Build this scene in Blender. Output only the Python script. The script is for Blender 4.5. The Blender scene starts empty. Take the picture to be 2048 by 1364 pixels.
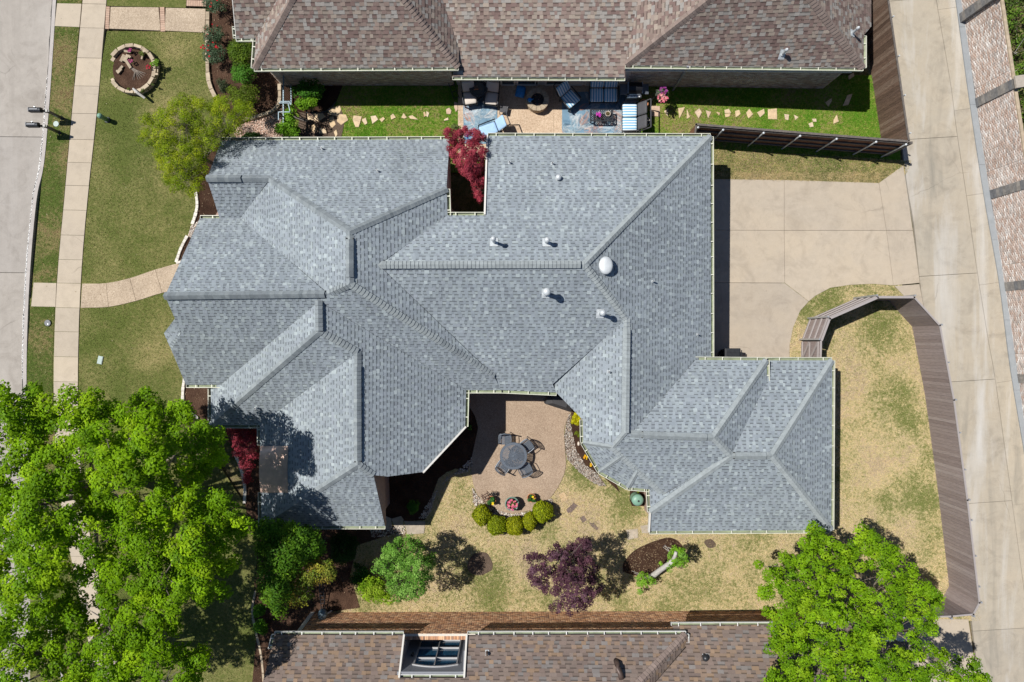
import bpy, math, random
import numpy as np
from mathutils import Vector, Matrix
from mathutils.geometry import tessellate_polygon

rnd = random.Random(7)
rng = np.random.default_rng(11)
R = math.radians
C = bpy.context.scene.collection

# ------------------------------------------------------------------ camera, world, sun, exposure
CAM_H = 31.0                     # the drone hovers 31 m above the yard, looking straight down
FPX = 1365.33                    # 24 mm equivalent lens, in pixels of a 2048 px wide picture
cam_d = bpy.data.cameras.new('camera')
cam_d.sensor_width = 36.0
cam_d.lens = 24.0
cam_d.clip_end = 500.0
cam = bpy.data.objects.new('camera', cam_d)
cam.location = (0, 0, CAM_H)
C.objects.link(cam)
bpy.context.scene.camera = cam

SUNV = Vector((0.567, -0.21, -1.0)).normalized()
world = bpy.data.worlds.new('World')
bpy.context.scene.world = world
world.use_nodes = True
wn = world.node_tree
wn.nodes.clear()
sky = wn.nodes.new('ShaderNodeTexSky')
sky.sky_type = 'NISHITA'
sky.sun_disc = False
sky.sun_elevation = R(59)
sky.sun_rotation = math.atan2(-0.567, 0.21)
sky.altitude = 200
sky.air_density = 1.0
sky.dust_density = 0.3
sky.ozone_density = 4.0
bgn = wn.nodes.new('ShaderNodeBackground')
bgn.inputs['Strength'].default_value = 0.053
won = wn.nodes.new('ShaderNodeOutputWorld')
wn.links.new(sky.outputs[0], bgn.inputs[0])
wn.links.new(bgn.outputs[0], won.inputs[0])

sun_d = bpy.data.lights.new('sun', 'SUN')
sun_d.energy = 4.3
sun_d.angle = R(0.5)
sun_d.color = (1.0, 0.96, 0.89)
sun = bpy.data.objects.new('sun', sun_d)
sun.rotation_euler = SUNV.to_track_quat('-Z', 'Y').to_euler()
sun.location = (-15, 6, 26)
C.objects.link(sun)

vs = bpy.context.scene.view_settings
vs.view_transform = 'Standard'
vs.look = 'None'
vs.gamma = 1.0
vs.use_curve_mapping = False
vs.exposure = 0.46
bpy.context.scene.cycles.max_bounces = 6

# ------------------------------------------------------------------ basic helpers
def P(px, py, z=0.0):
    """ground position of something seen at (px, py) of the 2048 px photograph at height z"""
    d = CAM_H - z
    return Vector(((px - 1024) / FPX * d, -(py - 682) / FPX * d, z))

def P2(px, py, z=0.0):
    v = P(px, py, z)
    return (v.x, v.y)

def tag(o, label=None, cat=None, group=None, kind=None):
    if label: o['label'] = label
    if cat: o['category'] = cat
    if group: o['group'] = group
    if kind: o['kind'] = kind
    return o

def thing(name, loc, label=None, cat=None, group=None, rz=0.0, kind=None):
    o = bpy.data.objects.new(name, None)
    o.empty_display_size = 0.2
    o.location = loc
    o.rotation_euler = (0, 0, rz)
    C.objects.link(o)
    return tag(o, label, cat, group, kind)

def world_of(o):
    m = Matrix.Translation(o.location) @ o.rotation_euler.to_matrix().to_4x4()
    while o.parent:
        o = o.parent
        m = Matrix.Translation(o.location) @ o.rotation_euler.to_matrix().to_4x4() @ m
    return m

def link(me, name, mat, parent=None):
    o = bpy.data.objects.new(name, me)
    if mat and not me.materials:
        me.materials.append(mat)
    C.objects.link(o)
    if parent: o.parent = parent
    return o

def copy_tree(o, parent=None):
    c = o.copy()
    C.objects.link(c)
    c.parent = parent
    for ch in list(o.children):
        copy_tree(ch, c)
    return c

class MB:
    """collects shapes and links them as ONE mesh object"""
    def __init__(s):
        s.v = []; s.f = []; s.c = []; s.smooth = False
    def add(s, verts, faces, col=None):
        n = len(s.v)
        s.v += [tuple(p) for p in verts]
        s.f += [tuple(i + n for i in f) for f in faces]
        s.c += [col] * len(verts)
        return s
    def box(s, c, d, rz=0.0, m=None, col=None):
        hx, hy, hz = d[0] / 2, d[1] / 2, d[2] / 2
        vv = [Vector((x * hx, y * hy, z * hz)) for z in (-1, 1) for x, y in ((-1, -1), (1, -1), (1, 1), (-1, 1))]
        if m is not None: vv = [m @ p for p in vv]
        elif rz:
            q = Matrix.Rotation(rz, 3, 'Z'); vv = [q @ p for p in vv]
        c = Vector(c)
        return s.add([p + c for p in vv], [(3, 2, 1, 0), (4, 5, 6, 7), (0, 1, 5, 4), (1, 2, 6, 5), (2, 3, 7, 6), (3, 0, 4, 7)], col)
    def beam(s, a, b, w, h=None, up=(0, 0, 1), col=None):
        a, b = Vector(a), Vector(b)
        h = h or w
        d = (b - a)
        if d.length < 1e-6: return s
        x = d.normalized()
        u = Vector(up)
        if abs(x.dot(u)) > 0.97: u = Vector((0, 1, 0))
        y = u.cross(x).normalized(); z = x.cross(y)
        m = Matrix((x, y, z)).transposed()
        return s.box((a + b) / 2, (d.length, w, h), m=m, col=col)
    def tube(s, pts, rad, n=8, caps=True, col=None):
        pts = [Vector(p) for p in pts]
        if not hasattr(rad, '__len__'): rad = [rad] * len(pts)
        vv = []; ff = []
        for i, p in enumerate(pts):
            d = (pts[min(i + 1, len(pts) - 1)] - pts[max(i - 1, 0)]).normalized()
            u = Vector((0, 0, 1)) if abs(d.z) < 0.9 else Vector((1, 0, 0))
            a = u.cross(d).normalized(); b = d.cross(a)
            for k in range(n):
                t = 2 * math.pi * k / n
                vv.append(p + (a * math.cos(t) + b * math.sin(t)) * rad[i])
        for i in range(len(pts) - 1):
            for k in range(n):
                k2 = (k + 1) % n
                ff.append((i * n + k, i * n + k2, (i + 1) * n + k2, (i + 1) * n + k))
        if caps:
            ff.append(tuple(range(n - 1, -1, -1)))
            ff.append(tuple((len(pts) - 1) * n + k for k in range(n)))
        return s.add(vv, ff, col)
    def lathe(s, c, prof, n=24, cap_top=True, cap_bot=True, wob=None, col=None, sx=1.0, sy=1.0):
        c = Vector(c); vv = []; ff = []
        for i, (r, z) in enumerate(prof):
            for k in range(n):
                t = 2 * math.pi * k / n
                rr = r * (1 + (wob(t, z) if wob else 0))
                vv.append(c + Vector((math.cos(t) * rr * sx, math.sin(t) * rr * sy, z)))
        for i in range(len(prof) - 1):
            for k in range(n):
                k2 = (k + 1) % n
                ff.append((i * n + k, i * n + k2, (i + 1) * n + k2, (i + 1) * n + k))
        if cap_bot: ff.append(tuple(range(n - 1, -1, -1)))
        if cap_top: ff.append(tuple((len(prof) - 1) * n + k for k in range(n)))
        return s.add(vv, ff, col)
    def prism(s, poly, z0, z1, col=None):
        """poly: list of (x, y), any winding; z1 > z0"""
        a = sum(poly[i][0] * poly[(i + 1) % len(poly)][1] - poly[(i + 1) % len(poly)][0] * poly[i][1] for i in range(len(poly)))
        if a < 0: poly = poly[::-1]
        n = len(poly)
        vv = [(x, y, z0) for x, y in poly] + [(x, y, z1) for x, y in poly]
        ff = [(i, (i + 1) % n, n + (i + 1) % n, n + i) for i in range(n)]
        tri = tessellate_polygon([[Vector((x, y, 0)) for x, y in poly]])
        for t in tri:
            p = [Vector((poly[i][0], poly[i][1], 0)) for i in t]
            if (p[1] - p[0]).cross(p[2] - p[0]).z < 0: t = t[::-1]
            ff.append(tuple(n + i for i in t))
        return s.add(vv, ff, col)
    def cushion(s, c, d, r=0.04, m=None, col=None):
        """soft rounded box"""
        hx, hy, hz = d[0] / 2, d[1] / 2, d[2] / 2
        prof = [(-hz, r), (-hz + r * .5, r * .2), (0, 0), (hz - r * .5, r * .15), (hz, r * .7), (hz + r * .25, r * 2.2)]
        vv = []; n = 8
        for z, ins in prof:
            x, y = hx - ins, hy - ins; k = min(r, x, y) * .8
            for q in ((x, -y + k), (x, y - k), (x - k, y), (-x + k, y), (-x, y - k), (-x, -y + k), (-x + k, -y), (x - k, -y)):
                vv.append(Vector((q[0], q[1], z)))
        if m is not None: vv = [m @ p for p in vv]
        c = Vector(c)
        ff = [(i * n + k, i * n + (k + 1) % n, (i + 1) * n + (k + 1) % n, (i + 1) * n + k) for i in range(len(prof) - 1) for k in range(n)]
        ff.append(tuple(range(n - 1, -1, -1))); ff.append(tuple((len(prof) - 1) * n + k for k in range(n)))
        return s.add([p + c for p in vv], ff, col)
    def mesh(s, name):
        me = bpy.data.meshes.new(name)
        me.from_pydata(s.v, [], s.f)
        if any(c is not None for c in s.c):
            at = me.attributes.new('Col', 'FLOAT_COLOR', 'POINT')
            at.data.foreach_set('color', [x for c in s.c for x in ((*c, 1.0) if c is not None else (1, 1, 1, 1))])
        if s.smooth:
            me.polygons.foreach_set('use_smooth', [True] * len(me.polygons))
        me.update()
        return me
    def build(s, name, mat, parent=None, local=False, kind=None, label=None):
        """local=False: the vertices are world coordinates"""
        if parent is not None and not local:
            mi = world_of(parent).inverted()
            s.v = [tuple(mi @ Vector(p)) for p in s.v]
        org = None
        if parent is None:
            a = np.array(s.v)
            org = Vector(((a[:, 0].min() + a[:, 0].max()) / 2, (a[:, 1].min() + a[:, 1].max()) / 2, a[:, 2].min()))
            s.v = [tuple(Vector(p) - org) for p in s.v]
        o = link(s.mesh(name), name, mat, parent)
        if org is not None: o.location = org
        return tag(o, label, None, None, kind)

def np_mesh(name, verts, faces, cols=None, smooth=False):
    """verts (N,3), faces (M,k) of one size"""
    verts = np.ascontiguousarray(verts, dtype=np.float32); faces = np.ascontiguousarray(faces, dtype=np.int32)
    me = bpy.data.meshes.new(name)
    m, k = faces.shape
    me.vertices.add(len(verts)); me.vertices.foreach_set('co', verts.ravel())
    me.loops.add(m * k); me.loops.foreach_set('vertex_index', faces.ravel())
    me.polygons.add(m); me.polygons.foreach_set('loop_start', np.arange(0, m * k, k, dtype=np.int32))
    if cols is not None:
        at = me.attributes.new('Col', 'FLOAT_COLOR', 'POINT')
        cc = np.ones((len(verts), 4), dtype=np.float32); cc[:, :3] = cols
        at.data.foreach_set('color', cc.ravel())
    if smooth: me.polygons.foreach_set('use_smooth', np.ones(m, dtype=bool))
    me.update(calc_edges=True)
    return me

def inside(poly, x, y):
    poly = np.asarray(poly); x = np.asarray(x); y = np.asarray(y)
    r = np.zeros(x.shape, bool); n = len(poly)
    for i in range(n):
        x0, y0 = poly[i]; x1, y1 = poly[(i + 1) % n]
        if y0 == y1: continue
        c = ((y0 > y) != (y1 > y)) & (x < (x1 - x0) * (y - y0) / (y1 - y0) + x0)
        r ^= c
    return r

def edge_dist(poly, x, y):
    poly = np.asarray(poly, float); d = np.full(np.shape(x), 1e9)
    for i in range(len(poly)):
        a = poly[i]; b = poly[(i + 1) % len(poly)]; ab = b - a
        t = np.clip(((x - a[0]) * ab[0] + (y - a[1]) * ab[1]) / max(ab @ ab, 1e-9), 0, 1)
        d = np.minimum(d, np.hypot(x - a[0] - t * ab[0], y - a[1] - t * ab[1]))
    return d

def smooth_line(pts, n=6):
    """Catmull-Rom through points"""
    out = []
    p = [np.array(q, float) for q in pts]
    p = [2 * p[0] - p[1]] + p + [2 * p[-1] - p[-2]]
    for i in range(1, len(p) - 2):
        for k in range(n):
            t = k / n
            out.append(.5 * ((2 * p[i]) + (p[i + 1] - p[i - 1]) * t + (2 * p[i - 1] - 5 * p[i] + 4 * p[i + 1] - p[i + 2]) * t * t + (3 * p[i] - p[i - 1] - 3 * p[i + 1] + p[i + 2]) * t ** 3))
    out.append(p[-2])
    return [tuple(q) for q in out]

def vnoise(x, y, s, seed=0):
    """smooth value noise, for scattering grass"""
    g = np.random.default_rng(seed).random((64, 64))
    x = x / s; y = y / s
    xi = np.floor(x).astype(int); yi = np.floor(y).astype(int)
    fx = x - xi; fy = y - yi
    fx = fx * fx * (3 - 2 * fx); fy = fy * fy * (3 - 2 * fy)
    a = g[xi % 64, yi % 64]; b = g[(xi + 1) % 64, yi % 64]; c = g[xi % 64, (yi + 1) % 64]; d = g[(xi + 1) % 64, (yi + 1) % 64]
    return (a * (1 - fx) + b * fx) * (1 - fy) + (c * (1 - fx) + d * fx) * fy

# ------------------------------------------------------------------ materials
def nodes(name):
    m = bpy.data.materials.new(name)
    m.use_nodes = True
    t = m.node_tree
    b = t.nodes['Principled BSDF']
    return m, t, b

def nz(t, scale, detail=4, rough=.55, vec=None, dist=0.0):
    n = t.nodes.new('ShaderNodeTexNoise')
    n.inputs['Scale'].default_value = scale
    n.inputs['Detail'].default_value = detail
    n.inputs['Roughness'].default_value = rough
    n.inputs['Distortion'].default_value = dist
    if vec is not None: t.links.new(vec, n.inputs['Vector'])
    return n.outputs['Fac']

def ramp(t, fac, stops, interp='LINEAR'):
    n = t.nodes.new('ShaderNodeValToRGB')
    n.color_ramp.interpolation = interp
    el = n.color_ramp.elements
    while len(el) < len(stops): el.new(0.5)
    for e, (p, c) in zip(el, stops):
        e.position = p
        e.color = (*c, 1) if hasattr(c, '__len__') else (c, c, c, 1)
    t.links.new(fac, n.inputs['Fac'])
    return n.outputs['Color']

def mixc(t, fac, a, b, mode='MIX'):
    n = t.nodes.new('ShaderNodeMix')
    n.data_type = 'RGBA'; n.blend_type = mode
    for sock, val in ((n.inputs[0], fac), (n.inputs[6], a), (n.inputs[7], b)):
        if isinstance(val, bpy.types.NodeSocket): t.links.new(val, sock)
        elif hasattr(val, '__len__'): sock.default_value = (*val, 1)
        else: sock.default_value = val
    return n.outputs[2]

def math_(t, op, a, b=None):
    n = t.nodes.new('ShaderNodeMath'); n.operation = op
    for i, v in enumerate((a, b)):
        if v is None: continue
        if isinstance(v, bpy.types.NodeSocket): t.links.new(v, n.inputs[i])
        else: n.inputs[i].default_value = v
    return n.outputs[0]

def posn(t):
    g = t.nodes.new('ShaderNodeNewGeometry')
    return g.outputs['Position']

def objc(t):
    return t.nodes.new('ShaderNodeTexCoord').outputs['Object']

def attr(t, name='Col'):
    a = t.nodes.new('ShaderNodeAttribute'); a.attribute_name = name
    return a.outputs['Color']

def bump(t, b, h, strength=.3, dist=.02):
    n = t.nodes.new('ShaderNodeBump')
    n.inputs['Strength'].default_value = strength
    n.inputs['Distance'].default_value = dist
    t.links.new(h, n.inputs['Height'])
    t.links.new(n.outputs[0], b.inputs['Normal'])

def plain(name, col, rough=.6, metal=0.0, var=.12, scale=12.0, bmp=0.0, spec=None):
    m, t, b = nodes(name)
    v = objc(t)
    f = nz(t, scale, 5, .6, v)
    c = ramp(t, f, [(.3, tuple(x * (1 - var) for x in col)), (.7, tuple(min(1, x * (1 + var)) for x in col))])
    t.links.new(c, b.inputs['Base Color'])
    b.inputs['Roughness'].default_value = rough
    b.inputs['Metallic'].default_value = metal
    if spec is not None: b.inputs['Specular IOR Level'].default_value = spec
    if bmp: bump(t, b, nz(t, scale * 3, 4, .6, v), bmp, .01)
    return m

def concrete(name, col, stain=(.30, .27, .24), amount=.35, warm=None, streak=None, spk=.10):
    m, t, b = nodes(name)
    v = posn(t)
    big = nz(t, .55, 5, .62, v, .6)
    mid = nz(t, 3.2, 6, .65, v)
    fine = nz(t, 55, 3, .6, v)
    oi = t.nodes.new('ShaderNodeObjectInfo')
    base = mixc(t, ramp(t, mid, [(.3, 0), (.75, 1)]), tuple(x * .90 for x in col), tuple(min(1, x * 1.06) for x in col))
    if warm: base = mixc(t, ramp(t, big, [(.42, 0), (.7, .7)]), base, warm)
    st = math_(t, 'MULTIPLY', ramp(t, nz(t, .9, 6, .7, v, 1.2), [(.50, 0), (.78, 1)]), amount)
    base = mixc(t, st, base, stain)
    if streak:
        mp = t.nodes.new('ShaderNodeMapping'); t.links.new(v, mp.inputs['Vector'])
        mp.inputs['Rotation'].default_value = (0, 0, R(streak[0])); mp.inputs['Scale'].default_value = (.75, .10, 1)
        s = nz(t, 1.1, 5, .6, mp.outputs[0], .4)
        base = mixc(t, math_(t, 'MULTIPLY', ramp(t, s, [(.5, 0), (.7, 1)]), streak[1]), base, streak[2])
        base = mixc(t, math_(t, 'MULTIPLY', ramp(t, s, [(.28, 1), (.44, 0)]), streak[1]), base, streak[3])
    # hairline cracks where the slab has moved
    wv = t.nodes.new('ShaderNodeMix'); wv.data_type = 'VECTOR'
    wv.inputs[0].default_value = .22
    nv = t.nodes.new('ShaderNodeTexNoise'); nv.inputs['Scale'].default_value = 1.7; nv.inputs['Detail'].default_value = 4
    t.links.new(v, nv.inputs['Vector']); t.links.new(v, wv.inputs[4]); t.links.new(nv.outputs['Color'], wv.inputs[5])
    vo = t.nodes.new('ShaderNodeTexVoronoi'); vo.feature = 'DISTANCE_TO_EDGE'; vo.inputs['Scale'].default_value = .42
    t.links.new(wv.outputs[1], vo.inputs['Vector'])
    ck = math_(t, 'MULTIPLY', ramp(t, vo.outputs['Distance'], [(0, 1), (.003, .8), (.006, 0)]), ramp(t, nz(t, .35, 2, .5, v), [(.55, 0), (.64, .38)]))
    base = mixc(t, ck, base, tuple(x * .42 for x in stain))
    sp = ramp(t, nz(t, 13, 2, .5, v), [(.72, 0), (.78, .5)])
    base = mixc(t, sp, base, tuple(x * .6 for x in stain))
    base = mixc(t, spk, base, ramp(t, fine, [(.3, .1), (.7, .9)]), 'OVERLAY')
    # every panel weathered a little differently
    base = mixc(t, 1.0, base, ramp(t, oi.outputs['Random'], [(0, (.92, .92, .93)), (1, (1.05, 1.04, 1.02))]), 'MULTIPLY')
    t.links.new(base, b.inputs['Base Color'])
    b.inputs['Roughness'].default_value = .85
    b.inputs['Specular IOR Level'].default_value = .25
    bump(t, b, fine, .25, .004)
    return m

def aggregate(name, cols, scale=42):
    m, t, b = nodes(name)
    v = posn(t)
    vo = t.nodes.new('ShaderNodeTexVoronoi'); vo.inputs['Scale'].default_value = scale
    t.links.new(v, vo.inputs['Vector'])
    c = ramp(t, math_(t, 'FRACT', math_(t, 'MULTIPLY', vo.outputs['Color'], 1.0)), [(0, cols[0]), (.35, cols[1]), (.7, cols[2]), (1, cols[3])])
    big = nz(t, .9, 5, .6, v, .5)
    c = mixc(t, 1.0, c, ramp(t, big, [(.3, (.84, .82, .80)), (.7, (1.06, 1.05, 1.04))]), 'MULTIPLY')
    t.links.new(c, b.inputs['Base Color'])
    b.inputs['Roughness'].default_value = .8
    bump(t, b, vo.outputs['Distance'], -.35, .008)
    return m

def lawn_mat(name, green, tan, bare, bias=.5, spots=(), scale=.5, amp=1.0):
    m, t, b = nodes(name)
    v = posn(t)
    f = math_(t, 'ADD', math_(t, 'MULTIPLY', nz(t, scale, 4, .6, v, .5), 1.7 * amp), math_(t, 'MULTIPLY', nz(t, 7, 6, .8, v, .4), 2.3 * amp))
    f = math_(t, 'ADD', f, bias - 2.0 * amp)
    sp = None
    for (px, py, r, w) in spots:
        q = P(px, py)
        n = t.nodes.new('ShaderNodeVectorMath'); n.operation = 'DISTANCE'
        t.links.new(v, n.inputs[0]); n.inputs[1].default_value = q
        k = math_(t, 'MAXIMUM', math_(t, 'SUBTRACT', 1.0, math_(t, 'DIVIDE', n.outputs['Value'], r)), 0.0)
        f = math_(t, 'ADD', f, math_(t, 'MULTIPLY', k, w))
    c = ramp(t, f, [(.12, bare), (.34, tan), (.52, tuple((a + g) / 2 for a, g in zip(tan, green))), (.78, green)])
    fine = nz(t, 38, 4, .75, v)
    c = mixc(t, .8, c, ramp(t, fine, [(.3, .1), (.7, .9)]), 'OVERLAY')
    t.links.new(c, b.inputs['Base Color'])
    b.inputs['Roughness'].default_value = .95
    b.inputs['Specular IOR Level'].default_value = .1
    bump(t, b, fine, .8, .05)
    return m

def soil_mat(name, a, b_, c_, scale=26):
    m, t, b = nodes(name)
    v = posn(t)
    vo = t.nodes.new('ShaderNodeTexVoronoi'); vo.inputs['Scale'].default_value = scale
    vo.inputs['Randomness'].default_value = 1
    mp = t.nodes.new('ShaderNodeMapping'); t.links.new(v, mp.inputs['Vector']); mp.inputs['Scale'].default_value = (1, .6, 1)
    t.links.new(mp.outputs[0], vo.inputs['Vector'])
    f = math_(t, 'ADD', math_(t, 'MULTIPLY', nz(t, 30, 5, .7, v), .6), math_(t, 'MULTIPLY', nz(t, 1.6, 4, .6, v), .5))
    c = ramp(t, f, [(.3, a), (.52, b_), (.8, c_)])
    t.links.new(c, b.inputs['Base Color'])
    b.inputs['Roughness'].default_value = .95
    b.inputs['Specular IOR Level'].default_value = .1
    bump(t, b, math_(t, 'ADD', vo.outputs['Distance'], nz(t, 60, 3, .6, v)), .9, .03)
    return m

def vcol_mat(name, rough=.9, noise=.25, scale=70, spec=.2, bmp=.2):
    m, t, b = nodes(name)
    v = posn(t)
    f = nz(t, scale, 4, .65, v)
    c = mixc(t, noise, attr(t), ramp(t, f, [(.25, .1), (.75, .9)]), 'OVERLAY')
    c = mixc(t, 1.0, c, ramp(t, nz(t, .5, 6, .68, v, .6), [(.3, .86), (.7, 1.09)]), 'MULTIPLY')
    t.links.new(c, b.inputs['Base Color'])
    b.inputs['Roughness'].default_value = rough
    b.inputs['Specular IOR Level'].default_value = spec
    if bmp: bump(t, b, f, bmp, .006)
    return m

def leaf_mat(name, rough=.5, trans=.28, spec=.08):
    m, t, b = nodes(name)
    c = attr(t)
    t.links.new(c, b.inputs['Base Color'])
    b.inputs['Roughness'].default_value = rough
    b.inputs['Specular IOR Level'].default_value = spec
    tr = t.nodes.new('ShaderNodeBsdfTranslucent')
    t.links.new(mixc(t, 1.0, c, (1.25, 1.15, .5), 'MULTIPLY'), tr.inputs['Color'])
    mx = t.nodes.new('ShaderNodeMixShader')
    mx.inputs[0].default_value = trans
    out = t.nodes['Material Output']
    t.links.new(b.outputs[0], mx.inputs[1]); t.links.new(tr.outputs[0], mx.inputs[2])
    t.links.new(mx.outputs[0], out.inputs['Surface'])
    return m

def objvar(name, cols, rough=.8, grain=None, spec=.2, noise=.12, metal=0.0):
    """one colour of the list per object (boards, caps, slabs of stone) with grain along local z"""
    m, t, b = nodes(name)
    oi = t.nodes.new('ShaderNodeObjectInfo')
    st = [(i / max(1, len(cols) - 1), c) for i, c in enumerate(cols)]
    c = ramp(t, oi.outputs['Random'], st)
    v = objc(t)
    add = t.nodes.new('ShaderNodeVectorMath'); add.operation = 'ADD'
    t.links.new(v, add.inputs[0])
    cmb = t.nodes.new('ShaderNodeCombineXYZ')
    t.links.new(math_(t, 'MULTIPLY', oi.outputs['Random'], 37.0), cmb.inputs[0]); t.links.new(math_(t, 'MULTIPLY', oi.outputs['Random'], 91.0), cmb.inputs[2])
    t.links.new(cmb.outputs[0], add.inputs[1])
    vec = add.outputs[0]
    if grain:
        mp = t.nodes.new('ShaderNodeMapping'); t.links.new(vec, mp.inputs['Vector']); mp.inputs['Scale'].default_value = grain
        vec = mp.outputs[0]
    f = nz(t, 5, 6, .65, vec, .3)
    c = mixc(t, 1.0, c, ramp(t, f, [(.3, 1 - noise * 2), (.7, 1 + noise)]), 'MULTIPLY')
    t.links.new(c, b.inputs['Base Color'])
    b.inputs['Roughness'].default_value = rough
    b.inputs['Metallic'].default_value = metal
    b.inputs['Specular IOR Level'].default_value = spec
    bump(t, b, f, .25, .01)
    return m

M = {}
M['soil'] = soil_mat('soil', (.05, .034, .022), (.11, .075, .05), (.20, .15, .10))
M['mulch'] = soil_mat('mulch', (.018, .010, .007), (.045, .024, .016), (.11, .065, .042))
M['red_mulch'] = soil_mat('red_mulch', (.028, .016, .011), (.066, .037, .025), (.15, .09, .06))
M['bare_dirt'] = soil_mat('bare_dirt', (.06, .042, .034), (.115, .082, .062), (.17, .13, .10))
M['street'] = concrete('street_concrete', (.335, .308, .28), stain=(.205, .182, .16), amount=.75, streak=(4, .7, (.385, .36, .335), (.26, .237, .215)))
M['sidewalk'] = concrete('sidewalk_concrete', (.43, .37, .295), stain=(.28, .235, .18), amount=.45, warm=(.45, .385, .30))
M['alley'] = concrete('alley_concrete', (.35, .315, .26), stain=(.20, .178, .145), amount=.75, warm=(.38, .33, .26), streak=(-9, .9, (.46, .45, .435), (.215, .20, .17)))
M['driveway'] = concrete('driveway_concrete', (.39, .338, .275), stain=(.235, .198, .158), amount=.6, warm=(.42, .355, .275))
M['ribbon'] = concrete('grey_ribbon_concrete', (.26, .28, .30), stain=(.18, .20, .21), amount=.4)
M['curb'] = concrete('curb_concrete', (.42, .39, .37), stain=(.20, .18, .17), amount=.5)
M['patio'] = aggregate('patio_aggregate', ((.21, .15, .10), (.285, .21, .15), (.35, .265, .195), (.44, .355, .27)), 40)
M['walk_agg'] = aggregate('walk_aggregate', ((.26, .20, .14), (.36, .285, .205), (.43, .345, .255), (.52, .44, .34)), 30)
M['npatio'] = aggregate('tan_patio_aggregate', ((.34, .24, .16), (.45, .34, .24), (.52, .40, .29), (.60, .48, .36)), 24)
M['brick_band'] = objvar('brick_band', ((.40, .27, .20), (.46, .33, .25), (.43, .29, .215)))
M['gravel'] = objvar('gravel', ((.4, .3, .25), (.5, .4, .35)))
M['shingle'] = vcol_mat('shingle', .92, .30, 60, .15, .3)
M['deck'] = plain('roof_underlay', (.12, .13, .14), .95)
M['deck_brown'] = plain('brown_roof_underlay', (.13, .10, .085), .95)
M['cap'] = objvar('ridge_cap_grey', ((.175, .20, .217), (.24, .27, .287), (.20, .225, .243), (.265, .295, .307)), .92)
M['cap_brown'] = objvar('ridge_cap_brown', ((.17, .13, .115), (.23, .18, .16), (.20, .155, .135), (.25, .20, .175)), .92)
M['vent_black'] = plain('vent_black', (.02, .02, .022), .8)
M['gutter'] = plain('cream_gutter', (.56, .565, .47), .5, var=.12, scale=3)
M['gutter_grey'] = plain('white_gutter', (.62, .62, .60), .5, var=.10, scale=3)
M['gutter_in'] = plain('gutter_channel', (.20, .235, .15), .7, var=.35, scale=2.5)
M['trim'] = plain('trim_white', (.62, .60, .56), .55, var=.04)
M['siding'] = plain('grey_siding', (.20, .21, .235), .6, var=.05)
M['tan_siding'] = plain('pale_siding', (.55, .53, .50), .6, var=.05)
M['mortar'] = plain('mortar', (.56, .52, .46), .95, var=.15, scale=30, bmp=.3)
M['frame_grey'] = plain('window_frame_grey', (.34, .34, .35), .5, var=.05)
M['mortar_dark'] = plain('mortar_dark', (.30, .26, .23), .95, var=.15, scale=30, bmp=.3)
M['brick'] = vcol_mat('brick', .9, .35, 45, .15, .35)
M['soffit'] = plain('soffit', (.55, .53, .48), .7)
M['galv'] = plain('galvanised_white', (.52, .55, .57), .45, .2, .10, 5)
M['white_paint'] = plain('white_paint', (.78, .79, .80), .5, 0, .04)
M['copper'] = plain('weathered_copper', (.60, .42, .35), .38, .35, .18, 3.0)
M['leaf'] = leaf_mat('leaf')
M['leaf_dull'] = leaf_mat('leaf_dull', .6, .25, .25)
M['bark'] = plain('bark', (.17, .14, .115), .95, var=.4, scale=14, bmp=.6)
M['pale_bark'] = plain('pale_bark', (.40, .385, .36), .9, var=.3, scale=18, bmp=.5)
M['grass'] = leaf_mat('grass_blade', .7, .2, .15)
M['stone'] = objvar('flagstone', ((.50, .36, .22), (.60, .47, .31), (.55, .41, .26), (.63, .52, .38), (.48, .34, .26)), .9, noise=.14)
M['lime'] = objvar('limestone', ((.36, .29, .21), (.46, .38, .28), (.41, .33, .24)), .9, noise=.16)
M['edging'] = objvar('pale_edging', ((.60, .57, .52), (.70, .66, .60)), .9, noise=.15)
M['pebble'] = vcol_mat('pebble', .7, .2, 40, .3, .15)
M['iron'] = plain('dark_iron', (.035, .038, .045), .45, .6, .2)
M['slate_metal'] = plain('slate_cast_metal', (.115, .135, .165), .42, .5, .2, 20)
M['iron_blue'] = plain('blue_grey_iron', (.16, .22, .26), .5, .3, .15)
M['wood_dark'] = objvar('weathered_brown_board', ((.10, .064, .046), (.17, .11, .08), (.13, .084, .06), (.23, .165, .125), (.12, .076, .056)), .9, (9, 9, 1.0), noise=.25)
M['wood_red'] = objvar('red_brown_board', ((.17, .085, .05), (.25, .125, .07), (.20, .10, .06)), .9, (9, 9, 1.0), noise=.25)
M['rail_wood'] = plain('grey_rail_wood', (.11, .095, .085), .9, var=.3, scale=8)
M['composite'] = objvar('composite_board', ((.215, .172, .162), (.29, .24, .23), (.25, .203, .192), (.27, .222, .21), (.33, .28, .268)), .75, (6, 6, .8), noise=.12)
M['comp_rail'] = plain('composite_rail', (.30, .27, .265), .6, var=.06)
M['zinc'] = plain('zinc_cap', (.42, .43, .45), .4, .5, .1)
M['cushion_white'] = None
M['black_plastic'] = plain('black_plastic', (.022, .024, .028), .4, 0, .2)
M['green_plastic'] = plain('green_plastic', (.16, .30, .23), .45, 0, .08)
M['lid_green'] = plain('pale_green_lid', (.25, .33, .31), .5, 0, .08)
M['terracotta'] = plain('terracotta', (.42, .17, .075), .8, 0, .2)
M['glazed'] = plain('green_glazed_pot', (.13, .21, .18), .35, 0, .2)
M['beige_cloth'] = plain('beige_cloth', (.56, .50, .45), .9, 0, .06, 30, .2)
M['blue_cloth'] = plain('light_blue_cloth', (.33, .50, .72), .9, 0, .08, 10, .2)
M['blue_vinyl'] = plain('bright_blue_vinyl', (.03, .27, .66), .5, 0, .25, 8, .4)
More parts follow.
